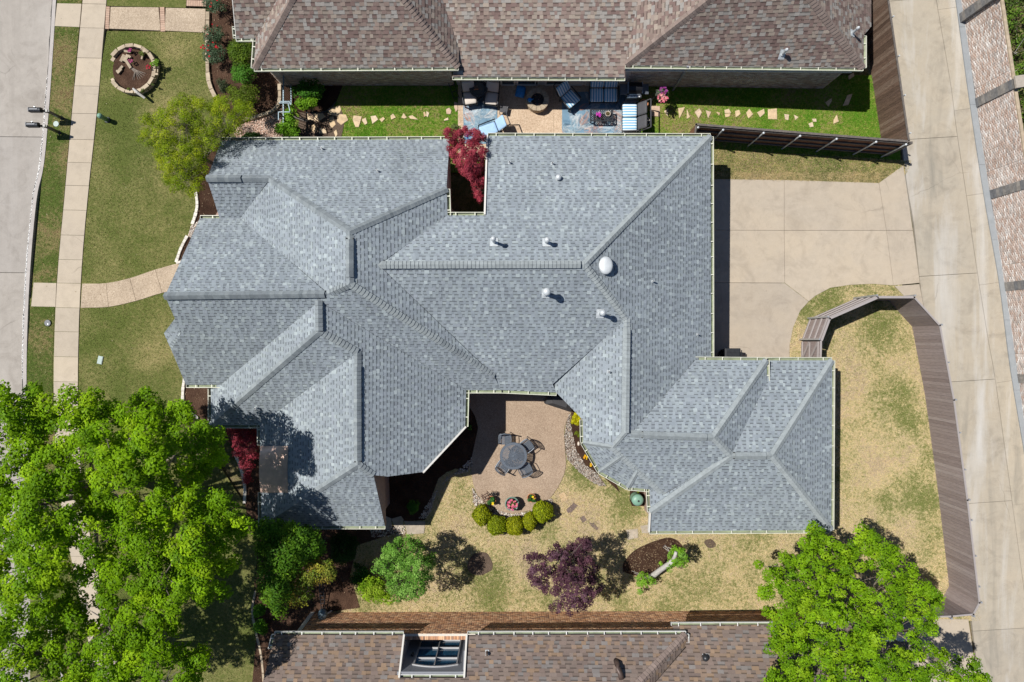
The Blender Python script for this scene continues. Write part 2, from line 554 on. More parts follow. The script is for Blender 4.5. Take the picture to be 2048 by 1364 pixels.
M['glass'] = plain('window_glass', (.012, .035, .06), .06, 0, .1, 2, 0, .9)
M['glass_blue'] = plain('blue_tinted_glass', (.02, .09, .17), .08, 0, .3, 2, 0, .8)
M['white_ceramic'] = plain('pale_pot', (.60, .52, .44), .5, 0, .1)
M['grill_lid'] = plain('grill_lid_black', (.018, .018, .02), .3, .4, .1)
M['steel'] = plain('steel', (.40, .43, .47), .35, .8, .1)
M['cover_cloth'] = plain('black_cover', (.03, .03, .033), .7, 0, .2, 6, .3)
M['water'] = None
# ------------------------------------------------------------------ ground, lawns, beds
def sheet(name, px, z, mat, kind='structure', zb=None, world_pts=None):
    poly = world_pts or [P2(*q) for q in px]
    o = MB().prism(poly, (z - .06) if zb is None else zb, z).build(name, mat)
    return tag(o, kind=kind)

g = MB()
g.add([(-160, -160, -.12), (160, -160, -.12), (160, 160, -.12), (-160, 160, -.12)], [(0, 1, 2, 3)])
M['rough_grass'] = lawn_mat('rough_grass', (.07, .085, .025), (.19, .155, .08), (.14, .10, .065), .5)
tag(g.build('ground', M['rough_grass']), kind='structure')

M['lawn_front'] = lawn_mat('front_lawn_grass', (.105, .13, .032), (.28, .245, .105), (.30, .24, .13), .66, amp=.55,
    spots=((330, 215, 1.8, -.25), (345, 90, 1.2, -.3), (250, 640, 1.5, .05), (300, 690, 1.6, -.2), (220, 240, 1.3, .3), (230, 110, 1.4, .35)))
M['lawn_back'] = lawn_mat('back_lawn_grass', (.15, .17, .05), (.52, .42, .235), (.40, .31, .205), .40,
    spots=((1165, 940, 1.2, .55), (1240, 970, 1.0, .5), (1260, 1020, .8, .4), (960, 1185, 2.2, .3), (1790, 840, 2.2, .3), (1770, 640, 2.0, .25), (1840, 1000, 2, .25), (1420, 1195, 2.4, .15), (1060, 1110, 1.2, -.2), (1180, 1040, 1.2, -.25), (1640, 560, 2.5, .5), (1730, 900, 2.0, -.2)))
M['lawn_side'] = lawn_mat('neighbour_lawn_grass', (.075, .185, .012), (.22, .25, .055), (.26, .195, .10), .56, amp=1.25,
    spots=((1370, 250, 1.6, -.45), (1480, 240, 1.0, -.25), (1330, 255, .9, -.3), (1450, 200, .8, -.3), (800, 255, 1.0, -.15), (1700, 240, 1.2, .2)))
M['lawn_drive'] = lawn_mat('dry_lawn_grass', (.13, .14, .045), (.42, .34, .18), (.33, .25, .15), .40, spots=((1600, 345, 2.0, .15),))
M['lawn_strip'] = lawn_mat('parkway_grass', (.08, .115, .024), (.23, .19, .085), (.17, .12, .06), .6, spots=((135, 190, 1.0, -.3), (120, 120, 1.0, -.15), (110, 275, .8, .3)))

LAWN = {
 'front_lawn': ([(214, 62), (415, 64), (420, 170), (440, 250), (470, 290), (560, 300), (560, 620), (420, 900), (540, 1090), (560, 1420), (60, 1420), (60, 600), (160, 400)], 'lawn_front'),
 'back_lawn': ([(640, 1235), (640, 900), (900, 700), (1300, 700), (1560, 700), (1562, 560), (1800, 556), (1810, 590), (1845, 640), (1930, 1000), (1960, 1240), (1700, 1260)], 'lawn_back'),
 'neighbour_lawn': ([(566, 160), (1800, 150), (1800, 345), (566, 345)], 'lawn_side'),
 'dry_lawn': ([(1380, 296), (1822, 322), (1800, 372), (1380, 366)], 'lawn_drive'),
 'parkway_lawn': ([(120, -60), (170, -60), (158, 60), (110, 600), (104, 760), (112, 900), (150, 1150), (210, 1420), (130, 1420), (70, 1100), (50, 780), (66, 560), (90, 300)], 'lawn_strip'),
 'upper_lawn': ([(216, -120), (380, -120), (372, 16), (214, 12)], 'lawn_front'),
}
for i, (nm, (px, mt)) in enumerate(LAWN.items()):
    zz = .004 * i
    sheet(nm, px, zz, M[mt])

# street, curb, walks
CURB = smooth_line([(116, -150), (113, 0), (92, 300), (74, 400), (60, 560), (54, 740), (58, 900), (66, 1056), (90, 1200), (130, 1364), (165, 1480)], 6)
def off_line(line, dx): return [(x + dx, y) for x, y in line]
def between(line, y0, y1):
    a = np.array(line); ys = a[:, 1]
    yy = [y0] + [y for y in ys if y0 < y < y1] + [y1]
    return [(float(np.interp(y, ys, a[:, 0])), y) for y in yy]
street = tag(thing('street', P(20, 600)), kind='structure')
for y0, y1, dy in ((-140, 273, 4), (273, 545, 3), (545, 860, 3), (860, 1160, 3), (1160, 1470, 3)):
    right = between(off_line(CURB, -7), y0 + 1, y1)
    MB().prism([P2(*q) for q in [(-320, y0 - 3)] + right + [(-320, y1 - 4)]], -.14, -.05).build('slab', M['street'], street)
curb = MB().prism([P2(*q) for q in CURB + off_line(CURB, -7)[::-1]], -.12, .035).build('curb', M['curb'])
tag(curb, kind='structure')

def slab(px, mat, parent, z=.035, gap=.010, name='slab'):
    w = [np.array(P2(*q)) for q in px]
    a = sum(w[i][0] * w[(i + 1) % len(w)][1] - w[(i + 1) % len(w)][0] * w[i][1] for i in range(len(w)))
    if a < 0: w = w[::-1]
    out = []
    n = len(w)
    for i in range(n):
        p, q, r_ = w[i - 1], w[i], w[(i + 1) % n]
        d1 = (q - p) / max(np.linalg.norm(q - p), 1e-6); d2 = (r_ - q) / max(np.linalg.norm(r_ - q), 1e-6)
        n1 = np.array((-d1[1], d1[0])); n2 = np.array((-d2[1], d2[0]))
        s = n1 + n2; s = s / max(np.linalg.norm(s), .3)
        out.append(tuple(q + s * gap))
    return MB().prism(out, -.1, z + rnd.uniform(-.004, .004)).build(name, mat, parent)

SWL = smooth_line([(170, -60), (166, 0), (147, 200), (129, 400), (115, 560), (108, 740), (112, 900), (125, 1023), (150, 1150), (195, 1364), (225, 1480)], 6)
SWR = smooth_line([(220, -60), (214, 0), (197, 200), (176, 400), (163, 560), (157, 740), (160, 900), (173, 1023), (198, 1150), (243, 1364), (272, 1480)], 6)
sidewalk = tag(thing('sidewalk', P(130, 600)), kind='structure')
ys = [-56, 8, 56, 116, 172, 227, 279, 325, 371, 420, 470, 519, 566, 615, 663, 713, 763, 813, 862, 912, 962, 1012, 1062, 1112, 1162, 1212, 1262, 1312, 1362, 1412]
for a, b in zip(ys, ys[1:]):
    L = between(SWL, a, b); Rr = between(SWR, a + 1, b + 1)
    slab(L + Rr[::-1], M['sidewalk'], sidewalk)
slab([(68, 565), (114, 566), (112, 614), (63, 613)], M['sidewalk'], sidewalk)
slab([(115, 7), (164, 8), (160, 55), (110, 53)], M['sidewalk'], sidewalk)
fw = tag(thing('front_walk', P(260, 575)), kind='structure')
top = smooth_line([(165, 567), (213, 566), (260, 556), (311, 539), (362, 525), (420, 512)], 4)
bot = smooth_line([(162, 616), (218, 614), (273, 602), (325, 586), (378, 575), (430, 566)], 4)
for a, b in ((0, 4), (4, 8), (8, 12), (12, 20)):
    slab(top[a:b + 1] + bot[a:b + 1][::-1], M['walk_agg'], fw)
nw = tag(thing('neighbour_walk', P(310, 38)), kind='structure')
slab([(222, 14), (318, 15), (322, 62), (219, 58)], M['walk_agg'], nw)
slab([(332, 16), (412, 18), (410, 66), (330, 62)], M['walk_agg'], nw)
slab([(374, -60), (414, -60), (412, 0), (373, 0)], M['walk_agg'], nw)
def brick_band(p0, p1, w, n, parent):
    a, b = P(*p0, .035), P(*p1, .035); d = (b - a).normalized()
    for i in range(n):
        c = a.lerp(b, (i + .5) / n)
        me = MB(); me.box(c - Vector((0, 0, .03)), ((b - a).length / n - .008, w, .07), rz=math.atan2(d.y, d.x)).build('brick', M['brick_band'], parent)
brick_band((324, 14), (326, 63), .2, 11, nw)
brick_band((216, 13), (214, 58), .16, 10, nw)
brick_band((373, 6), (412, 7), .26, 9, nw)

# alley with a centre seam, its apron and the grey ribbon along the wall
alley = tag(thing('alley', P(1880, 600)), kind='structure')
AL = smooth_line([(1745, -120), (1772, 0), (1808, 330), (1827, 450), (1840, 570), (1853, 640), (1904, 860), (1918, 1005), (1945, 1262), (1975, 1480)], 6)
AM = smooth_line([(1853, -120), (1872, 0), (1900, 164), (1913, 264), (1932, 390), (1952, 531), (1976, 680), (1990, 760), (2022, 992), (2056, 1240), (2090, 1480)], 6)
AR = smooth_line([(1893, -120), (1910, 0), (1937, 199), (1966, 390), (1997, 567), (2020, 743), (2056, 960), (2092, 1200), (2130, 1480)], 6)
for a, b, sk in ((-110, 3, -7), (3, 280, -7), (280, 553, -7), (553, 765, -7), (765, 1008, -7), (1008, 1262, -7), (1262, 1465, -7)):
    L = between(AL, a, b); Rr = between(AM, a + sk, b + sk)
    slab(L + Rr[::-1], M['alley'], alley, .02, .012)
for a, b in ((-110, 20), (20, 222), (222, 392), (392, 570), (570, 766), (766, 1010), (1010, 1240), (1240, 1465)):
    L = between(AM, a, b); Rr = between(AR, a - 5, b - 5)
    slab(L + Rr[::-1], M['alley'], alley, .028, .006)
RB = off_line(AR, 13)
for a, b in ((-110, 55), (55, 210), (210, 330), (330, 480), (480, 640), (640, 780), (780, 1000), (1000, 1300)):
    L = between(AR, a, b); Rr = between(RB, a, b)
    slab(L + Rr[::-1], M['ribbon'], alley, .06, .006, 'footing')

dr = tag(thing('driveway', P(1600, 500)), kind='structure')
for px in ([(1340, 357), (1568, 360), (1568, 461), (1340, 460)], [(1568, 360), (1757, 366), (1772, 461), (1568, 461)],
           [(1340, 460), (1568, 461), (1569, 566), (1340, 565)],
           [(1568, 461), (1772, 461), (1786, 571), (1745, 568), (1700, 570), (1660, 576), (1630, 592), (1617, 603), (1569, 566)],
           [(1340, 565), (1569, 566), (1617, 603), (1600, 622), (1586, 655), (1579, 690), (1579, 760), (1340, 760)],
           [(1757, 366), (1806, 331), (1825, 461), (1772, 461)], [(1772, 461), (1825, 461), (1839, 566), (1786, 571)],
           [(1788, 572), (1838, 568), (1850, 630), (1806, 591)]):
    slab(px, M['driveway'], dr, .03, .010)
pd = tag(thing('neighbour_pad', P(1910, 1290)), kind='structure')
slab([(1800, 1236), (1936, 1238), (1970, 1470), (1800, 1470)], M['driveway'], pd, .03, .010)

# patios
PAT = [(930, 740), (1120, 740), (1142, 820), (1130, 850), (1128, 870), (1130, 900), (1131, 935), (1120, 966), (1101, 994), (1083, 1008), (1055, 1021), (1022, 1026), (995, 1019), (972, 1005), (953, 985), (944, 955), (943, 920), (950, 885), (956, 855), (950, 832), (938, 812), (930, 800)]
pt = smooth_line(PAT[2:], 4)
patio = tag(thing('patio', P(1035, 900)), kind='structure')
MB().prism([P2(*q) for q in PAT[:2] + pt], -.1, .04).build('slab', M['patio'], patio)
npat = tag(thing('neighbour_patio', P(1090, 215)), kind='structure')
slab([(916, 165), (1107, 165), (1107, 320), (916, 320)], M['npatio'], npat, .04, .004)
slab([(1107, 165), (1290, 165), (1272, 200), (1268, 320), (1107, 320)], M['npatio'], npat, .04, .004)

# planting beds
BEDS = {
 'front_bed': ([(372, 770), (430, 760), (440, 850), (560, 845), (560, 1060), (500, 1062), (490, 1005), (492, 975), (485, 940), (470, 900), (440, 860), (400, 835), (372, 815), (366, 790)], 'red_mulch', .03),
 'corner_bed': ([(393, 360), (400, 320), (440, 288), (500, 276), (560, 300), (500, 500), (365, 523), (355, 523), (363, 498), (376, 472), (386, 450), (393, 426), (397, 408)], 'mulch', .028),
 'rose_bed': ([(418, -60), (520, -60), (560, 100), (568, 172), (564, 205), (550, 224), (520, 236), (470, 250), (436, 215), (422, 165), (418, 110)], 'red_mulch', .03),
 'patio_bed': ([(760, 900), (935, 760), (938, 812), (950, 832), (956, 855), (950, 885), (943, 920), (935, 941), (911, 937), (894, 944), (877, 957), (866, 987), (863, 1012), (850, 1040), (700, 1050)], 'mulch', .028),
 'corner_patio_bed': ([(1142, 822), (1190, 800), (1200, 900), (1240, 985), (1205, 952), (1193, 946), (1170, 929), (1152, 900), (1142, 852)], 'mulch', .03),
 'barrel_bed': ([(1260, 976), (1310, 960), (1310, 1012), (1264, 1012), (1259, 1000)], 'mulch', .03),
 'oval_bed': (smooth_line([(1246, 1143), (1247, 1126), (1266, 1103), (1296, 1087), (1329, 1076), (1347, 1077), (1362, 1088), (1366, 1104), (1350, 1122), (1321, 1137), (1301, 1150), (1272, 1151), (1246, 1143)], 4)[:-1], 'mulch', .035),
 'side_bed': ([(520, 1052), (760, 1042), (810, 1060), (715, 1090), (700, 1150), (720, 1215), (640, 1226), (590, 1300), (530, 1420), (505, 1364), (515, 1250), (508, 1180)], 'red_mulch', .026),
 'fern_bed': ([(560, 150), (690, 160), (672, 205), (655, 222), (628, 226), (600, 225), (566, 230)], 'mulch', .03),
 'gate_bed': ([(600, 224), (628, 227), (655, 224), (680, 212), (690, 240), (680, 290), (590, 300)], 'bare_dirt', .024),
 'dirt_patch': (smooth_line([(960 + 25 * math.cos(a) * (1 + .1 * math.sin(3 * a)), 1127 + 24 * math.sin(a) * (1 + .08 * math.cos(2 * a + 1))) for a in np.linspace(0, 6.283, 13)], 3)[:-1], 'bare_dirt', .026),
 'bare_patch': (smooth_line([(1420 + 11 * math.cos(a) * (1 + .25 * math.sin(2 * a)), 1087 + 9 * math.sin(a)) for a in np.linspace(0, 6.283, 10)], 3)[:-1], 'bare_dirt', .026),
}
for nm, (px, mt, z) in BEDS.items():
    sheet(nm, px, z, M[mt])

# pebbles: real stones scattered on the gravel strips, one mesh each strip
def pebbles(name, px, n, size, cols, z=.035, kind='stuff', avoid=()):
    a = np.array([P2(*q) for q in px]); lo, hi = a.min(0), a.max(0)
    xs, ys = [], []
    while len(xs) < n:
        x = rng.uniform(lo[0], hi[0], n); y = rng.uniform(lo[1], hi[1], n)
        k = inside(a, x, y)
        xs += list(x[k]); ys += list(y[k])
    xs = np.array(xs[:n]); ys = np.array(ys[:n])
    ico = np.array([(0, 0, 1), (.9, 0, .35), (.28, .85, .35), (-.73, .53, .35), (-.73, -.53, .35), (.28, -.85, .35), (.73, .53, -.3), (-.28, .85, -.3), (-.9, 0, -.3), (-.28, -.85, -.3), (.73, -.53, -.3)])
    tri = np.array([(0, 1, 2), (0, 2, 3), (0, 3, 4), (0, 4, 5), (0, 5, 1), (1, 6, 2), (2, 6, 7), (2, 7, 3), (3, 7, 8), (3, 8, 4), (4, 8, 9), (4, 9, 5), (5, 9, 10), (5, 10, 1), (1, 10, 6)])
    s = rng.uniform(.6, 1.25, n) * size
    th = rng.uniform(0, 6.283, n); el = rng.uniform(.6, 1, n)
    V = np.zeros((n, 11, 3))
    X = ico[None, :, 0] * s[:, None] * (1 + rng.uniform(-.15, .15, (n, 11))); Y = ico[None, :, 1] * (s * el)[:, None] * (1 + rng.uniform(-.15, .15, (n, 11)))
    V[:, :, 0] = X * np.cos(th)[:, None] - Y * np.sin(th)[:, None] + xs[:, None]
    V[:, :, 1] = X * np.sin(th)[:, None] + Y * np.cos(th)[:, None] + ys[:, None]
    V[:, :, 2] = ico[None, :, 2] * s[:, None] * .55 + z + rng.uniform(0, .012, n)[:, None]
    cc = np.array(cols)[rng.integers(0, len(cols), n)] * rng.uniform(.8, 1.15, (n, 1))
    F = (tri[None] + (np.arange(n) * 11)[:, None, None]).reshape(-1, 3)
    me = np_mesh(name, V.reshape(-1, 3), F, np.repeat(cc, 11, 0))
    return tag(link(me, name, M['pebble']), kind=kind)
GREYS = ((.48, .42, .36), (.34, .29, .25), (.60, .55, .48), (.25, .21, .19), (.52, .38, .29), (.68, .64, .58))
strip = [(1139, 824), (1142, 852), (1152, 900), (1170, 929), (1193, 946), (1212, 971), (1200, 972), (1184, 964), (1160, 945), (1134, 918), (1131, 900), (1129, 872), (1132, 848)]
sheet('gravel_strip', strip, .026, M['bare_dirt'])
pebbles('river_pebbles', strip, 1700, .026, tuple(tuple(v * .72 for v in c) for c in GREYS))
cres = [(945, 975), (956, 992), (975, 1010), (1000, 1022), (1024, 1028), (1055, 1023), (1083, 1010), (1102, 996), (1108, 1008), (1090, 1026), (1062, 1038), (1030, 1044), (992, 1042), (960, 1026), (946, 1005)]
sheet('gravel_crescent', cres, .027, M['bare_dirt'])
pebbles('crescent_pebbles', cres, 1500, .030, GREYS)
pink = [(478, 250), (520, 238), (552, 226), (566, 208), (568, 285), (480, 290), (470, 268)]
sheet('gravel_yard', pink, .032, M['bare_dirt'])
pebbles('pink_gravel', pink, 2300, .034, ((.50, .33, .25), (.58, .43, .34), (.42, .26, .20), (.62, .50, .42), (.36, .24, .19)))
pebbles('spout_gravel', [(385, 449), (402, 442), (398, 462), (384, 478), (377, 472)], 240, .034, GREYS, .04)
pebbles('bed_pebbles', [(866, 987), (943, 915), (946, 930), (935, 944), (895, 952), (872, 985), (862, 1025), (850, 1036), (838, 1036)], 520, .028, GREYS)
pebbles('side_pebbles', [(740, 1055), (810, 1050), (812, 1068), (745, 1075)], 350, .028, GREYS)

# wet gutter of the street with a broken line of small flat white flecks
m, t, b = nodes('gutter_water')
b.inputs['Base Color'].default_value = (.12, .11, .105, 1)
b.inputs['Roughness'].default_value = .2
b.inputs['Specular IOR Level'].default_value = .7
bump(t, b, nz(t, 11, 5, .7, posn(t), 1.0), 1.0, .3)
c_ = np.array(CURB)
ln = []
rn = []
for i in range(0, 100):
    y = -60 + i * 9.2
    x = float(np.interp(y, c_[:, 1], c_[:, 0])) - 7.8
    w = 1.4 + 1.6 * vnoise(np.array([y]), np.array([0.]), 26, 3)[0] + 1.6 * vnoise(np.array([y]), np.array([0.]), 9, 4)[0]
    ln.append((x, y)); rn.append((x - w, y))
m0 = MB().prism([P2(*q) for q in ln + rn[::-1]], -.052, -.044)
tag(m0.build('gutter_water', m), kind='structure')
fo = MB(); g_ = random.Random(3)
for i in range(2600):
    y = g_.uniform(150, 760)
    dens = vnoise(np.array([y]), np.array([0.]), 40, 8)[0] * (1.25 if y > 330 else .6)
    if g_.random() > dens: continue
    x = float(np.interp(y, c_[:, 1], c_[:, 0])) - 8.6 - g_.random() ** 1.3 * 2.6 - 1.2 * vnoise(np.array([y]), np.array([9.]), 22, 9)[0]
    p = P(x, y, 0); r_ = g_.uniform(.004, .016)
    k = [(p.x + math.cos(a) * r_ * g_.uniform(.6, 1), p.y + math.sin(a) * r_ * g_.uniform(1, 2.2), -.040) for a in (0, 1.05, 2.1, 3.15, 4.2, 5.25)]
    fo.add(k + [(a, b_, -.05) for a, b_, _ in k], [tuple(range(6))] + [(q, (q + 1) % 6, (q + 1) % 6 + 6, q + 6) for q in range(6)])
tag(fo.build('gutter_flecks', plain('white_flecks', (.78, .78, .78), .5)), kind='stuff')

# grass blades standing in the lawns
def blades(name, px, n, green, tan, bias, h=(.03, .07), excl=(), seed=1, spots=()):
    a = np.array([P2(*q) for q in px]); lo, hi = a.min(0), a.max(0)
    lo = np.maximum(lo, (-25, -17)); hi = np.minimum(hi, (25, 17))
    g_ = np.random.default_rng(seed)
    x = g_.uniform(lo[0], hi[0], n * 3); y = g_.uniform(lo[1], hi[1], n * 3)
    k = inside(a, x, y)
    for e in excl: k &= ~inside([P2(*q) for q in e], x, y)
    x = x[k][:n]; y = y[k][:n]; n = len(x)
    f = bias + .9 * (vnoise(x, y, 1.3, seed) - .5) + .9 * (vnoise(x, y, .2, seed + 1) - .5) + .7 * (vnoise(x, y, .08, seed + 2) - .5) + .2 * g_.normal(size=n)
    for (sx, sy, r, w) in spots:
        q = P(sx, sy); f = f + w * np.maximum(0, 1 - np.hypot(x - q.x, y - q.y) / r)
    f = np.clip(f, 0, 1)[:, None]
    col = np.array(tan) * (1 - f) + np.array(green) * f
    col = col * g_.uniform(.65, 1.3, (n, 1))
    th = g_.uniform(0, 6.283, n); hh = g_.uniform(h[0], h[1], n); w = g_.uniform(.007, .015, n)
    ln_ = g_.uniform(.4, 1.3, n) * hh; ph = g_.uniform(0, 6.283, n)
    V = np.zeros((n, 3, 3))
    V[:, 0] = np.stack((x - np.cos(th) * w, y - np.sin(th) * w, np.full(n, .0)), 1)
    V[:, 1] = np.stack((x + np.cos(th) * w, y + np.sin(th) * w, np.full(n, .0)), 1)
    V[:, 2] = np.stack((x + np.cos(ph) * ln_, y + np.sin(ph) * ln_, hh), 1)
    me = np_mesh(name, V.reshape(-1, 3), np.arange(n * 3).reshape(-1, 3), np.repeat(col, 3, 0))
    return tag(link(me, name, M['grass']), kind='stuff')
HOUSE_G = [(460, 300), (880, 300), (960, 460), (990, 300), (1370, 300), (1385, 700), (1590, 715), (1590, 1025), (1280, 1025), (1100, 760), (950, 760), (920, 850), (800, 1020), (500, 1040), (440, 800), (400, 720), (420, 440)]
exc_back = [PAT, BEDS['patio_bed'][0], BEDS['oval_bed'][0], BEDS['dirt_patch'][0], BEDS['corner_patio_bed'][0], BEDS['barrel_bed'][0], strip, cres, HOUSE_G]
DRV = [(1340, 357), (1757, 366), (1806, 331), (1850, 630), (1806, 591), (1788, 571), (1700, 570), (1660, 576), (1617, 603), (1600, 622), (1586, 655), (1579, 690), (1579, 760), (1340, 760)]
blades('lawn_grass', LAWN['back_lawn'][0], 190000, (.17, .20, .06), (.62, .50, .29), .34, excl=exc_back + [DRV, BEDS['side_bed'][0]], seed=3,
       spots=((1165, 940, 1.2, .5), (1240, 970, 1.0, .5), (960, 1185, 2.2, .3), (1790, 840, 2.2, .3), (1640, 560, 2.5, .5), (1840, 1000, 2, .25)))
blades('front_grass', LAWN['front_lawn'][0], 120000, (.115, .155, .036), (.29, .26, .115), .66, (.02, .045), excl=[SWL + SWR[::-1], top + bot[::-1], BEDS['front_bed'][0], BEDS['corner_bed'][0], HOUSE_G], seed=5,
       spots=((345, 90, 1.2, -.4), (220, 240, 1.3, .3)))
blades('neighbour_grass', LAWN['neighbour_lawn'][0], 90000, (.10, .265, .012), (.31, .36, .07), .62, (.03, .075), excl=[BEDS['fern_bed'][0], BEDS['gate_bed'][0], [(916, 165), (1290, 165), (1270, 320), (916, 320)]], seed=7,
       spots=((1370, 250, 1.6, -.5), (1480, 240, 1.0, -.3), (1330, 255, .9, -.3)))
blades('dry_grass', LAWN['dry_lawn'][0], 40000, (.15, .17, .055), (.52, .42, .22), .40, excl=[DRV], seed=9)
blades('parkway_grass', LAWN['parkway_lawn'][0], 40000, (.085, .13, .026), (.27, .22, .095), .62, (.025, .06), excl=[[(68, 565), (114, 566), (112, 614), (63, 613)], [(115, 7), (164, 8), (160, 55), (110, 53)], SWL + SWR[::-1]], seed=11)
blades('upper_grass', LAWN['upper_lawn'][0], 6000, (.07, .10, .025), (.22, .185, .085), .6, (.02, .045), seed=13)

# loose stones laid one by one
def stone(px, parent, z=.045, mat=None, name='flagstone', zb=-.05, at=0.0):
    w = [P2(*q, at) for q in px]
    c = np.mean(w, 0)
    o = [tuple(np.array(p) + (np.array(p) - c) * rnd.uniform(.02, .12)) for p in w]
    mb = MB(); n = len(o)
    ins = [tuple(c + (np.array(p) - c) * .93) for p in o]
    a = sum(o[i][0] * o[(i + 1) % n][1] - o[(i + 1) % n][0] * o[i][1] for i in range(n))
    if a < 0: o = o[::-1]; ins = ins[::-1]
    vv = [(x, y, zb) for x, y in o] + [(x, y, z - .012) for x, y in o] + [(x, y, z + rnd.uniform(-.004, .004)) for x, y in ins]
    ff = [(i, (i + 1) % n, n + (i + 1) % n, n + i) for i in range(n)] + [(n + i, n + (i + 1) % n, 2 * n + (i + 1) % n, 2 * n + i) for i in range(n)] + [tuple(range(2 * n, 3 * n))]
    mb.add(vv, ff)
    return mb.build(name, mat or M['stone'], parent)
def cr2(l): return [(440 + x / 4.012, y / 4.012) for x, y in l]
def cr4(l): return [(1240 + x / 3.41, y / 3.41) for x, y in l]
fp = tag(thing('flagstone_path', P(760, 235)), kind='structure')
for l in ([(880, 870), (960, 855), (970, 885), (945, 935), (870, 915)], [(885, 940), (910, 940), (930, 1000), (893, 1035), (878, 980)], [(950, 920), (1010, 925), (1028, 965), (975, 1003), (942, 975)],
          [(1075, 930), (1138, 938), (1125, 985), (1115, 1020), (1088, 1020), (1068, 965)], [(1140, 965), (1170, 945), (1183, 990), (1165, 1002)], [(1210, 935), (1250, 930), (1270, 960), (1225, 995)],
          [(1280, 960), (1310, 940), (1325, 955), (1300, 980)], [(1370, 930), (1390, 913), (1412, 945), (1375, 962)], [(1455, 945), (1475, 910), (1500, 945), (1480, 953)], [(1515, 935), (1545, 927), (1590, 962), (1530, 955)],
          [(1632, 905), (1645, 897), (1655, 930), (1640, 940)], [(1658, 895), (1678, 910), (1668, 940), (1655, 930)], [(1815, 880), (1840, 865), (1858, 890), (1850, 918), (1820, 915)], [(1880, 820), (1905, 830), (1908, 880), (1893, 900), (1880, 860)],
          [(1800, 960), (1830, 945), (1835, 965), (1800, 970)], [(740, 1010), (765, 995), (780, 1040), (765, 1067), (735, 1040)], [(800, 1030), (850, 1035), (855, 1070), (800, 1072)], [(915, 1060), (935, 1042), (945, 1080), (930, 1105)], [(705, 915), (820, 910), (838, 940), (790, 975), (710, 965)]):
    stone(cr2(l), fp)
fp2 = tag(thing('stepping_path', P(1500, 230)), kind='structure')
for l in ([(205, 725), (268, 728), (270, 795), (204, 790)], [(300, 760), (328, 740), (325, 795)], [(395, 740), (440, 735), (405, 808)], [(455, 745), (475, 800), (455, 812)], [(510, 765), (540, 740), (555, 770), (535, 808)], [(585, 755), (620, 765), (600, 808)],
          [(655, 765), (680, 770), (675, 790)], [(712, 752), (740, 745), (755, 770), (715, 774)], [(714, 778), (752, 774), (745, 795), (720, 800)], [(785, 760), (810, 752), (820, 780), (790, 800)], [(860, 770), (880, 745), (905, 780), (875, 808)], [(935, 768), (980, 745), (985, 775), (955, 800)],
          [(1010, 750), (1065, 745), (1070, 815), (1010, 812)], [(1120, 780), (1150, 785), (1145, 820), (1125, 815)], [(1185, 785), (1215, 800), (1195, 820)], [(1285, 845), (1310, 835), (1318, 865), (1295, 868)], [(1310, 812), (1335, 812), (1338, 832), (1315, 832)], [(1455, 820), (1475, 785), (1490, 830), (1455, 845)],
          [(1555, 520), (1590, 495), (1595, 520), (1560, 545)], [(1520, 720), (1550, 650), (1580, 645), (1555, 715)], [(1400, 700), (1440, 672), (1442, 690), (1420, 725)]):
    stone(cr4(l), fp2)
fp3 = tag(thing('paver_path', P(820, 1060)), kind='structure')
M['paver'] = objvar('grey_paver', ((.36, .31, .25), (.42, .36, .29)), .9)
for l in ([(809, 1042), (850, 1043), (848, 1066), (816, 1068)], [(784, 1038), (802, 1033), (807, 1039), (804, 1063), (793, 1062)], [(771, 1033), (782, 1037), (784, 1055), (776, 1060), (768, 1054)]):
    stone(l, fp3, .04, M['paver'])
fp4 = tag(thing('lawn_pavers', P(1260, 1070)), kind='structure')
M['dark_paver'] = objvar('brown_paver', ((.15, .11, .10), (.18, .135, .12)), .9)
stone([(1253, 1060), (1275, 1058), (1276, 1075), (1256, 1079)], fp4, .03, M['paver'], 'paver')
stone([(1133, 1019), (1147, 1006), (1154, 1011), (1143, 1024), (1136, 1025)], fp4, .03, M['dark_paver'], 'paver')
stone([(1160, 1035), (1168, 1031), (1173, 1040), (1165, 1046)], fp4, .012, M['dark_paver'], 'paver')
stone([(1179, 1046), (1188, 1046), (1197, 1056), (1194, 1061), (1183, 1053)], fp4, .012, M['dark_paver'], 'paver')
stone([(1281, 1052), (1297, 1050), (1297, 1066), (1284, 1066)], fp4, .02, M['paver'], 'paver')
stone([(1118, 990), (1128, 984), (1135, 998), (1125, 1004)], fp4, .01, M['stone'], 'paver')

# pale edging stones
def edging(name, px, n, w, h, label=None, mat='edging', at=0.0, z0=0.0):
    pts = smooth_line([P2(*q, at) for q in px], 8)
    seg = np.cumsum([0] + [math.dist(a, b) for a, b in zip(pts, pts[1:])])
    xs = [p[0] for p in pts]; ys_ = [p[1] for p in pts]
    root = tag(thing(name, (xs[0], ys_[0], 0)), kind='structure')
    for i in range(n):
        a = seg[-1] * (i + .03) / n; b = seg[-1] * (i + .97) / n
        p = Vector((np.interp(a, seg, xs), np.interp(a, seg, ys_), z0 + h / 2)); q = Vector((np.interp(b, seg, xs), np.interp(b, seg, ys_), z0 + h / 2 + rnd.uniform(-.01, .01)))
        MB().beam(p, q, w * rnd.uniform(.85, 1.12), h).build('edging_stone', M[mat], root)
    return root
edging('bed_edging', [(393, 385), (396, 408), (393, 428), (386, 449)], 8, .13, .10)
edging('bed_edging', [(376, 472), (363, 498), (354, 525)], 7, .13, .10)
edging('bed_edging', [(354, 526), (368, 523)], 1, .12, .10)
edging('bed_edging', [(371, 748), (367, 790), (372, 815), (398, 836)], 12, .12, .10)
edging('bed_edging', [(470, 902), (484, 940), (491, 975), (490, 1006)], 12, .13, .10)
edging('rose_edging', [(418, 26), (417, 110), (420, 165), (433, 196)], 10, .16, .16, mat='lime')
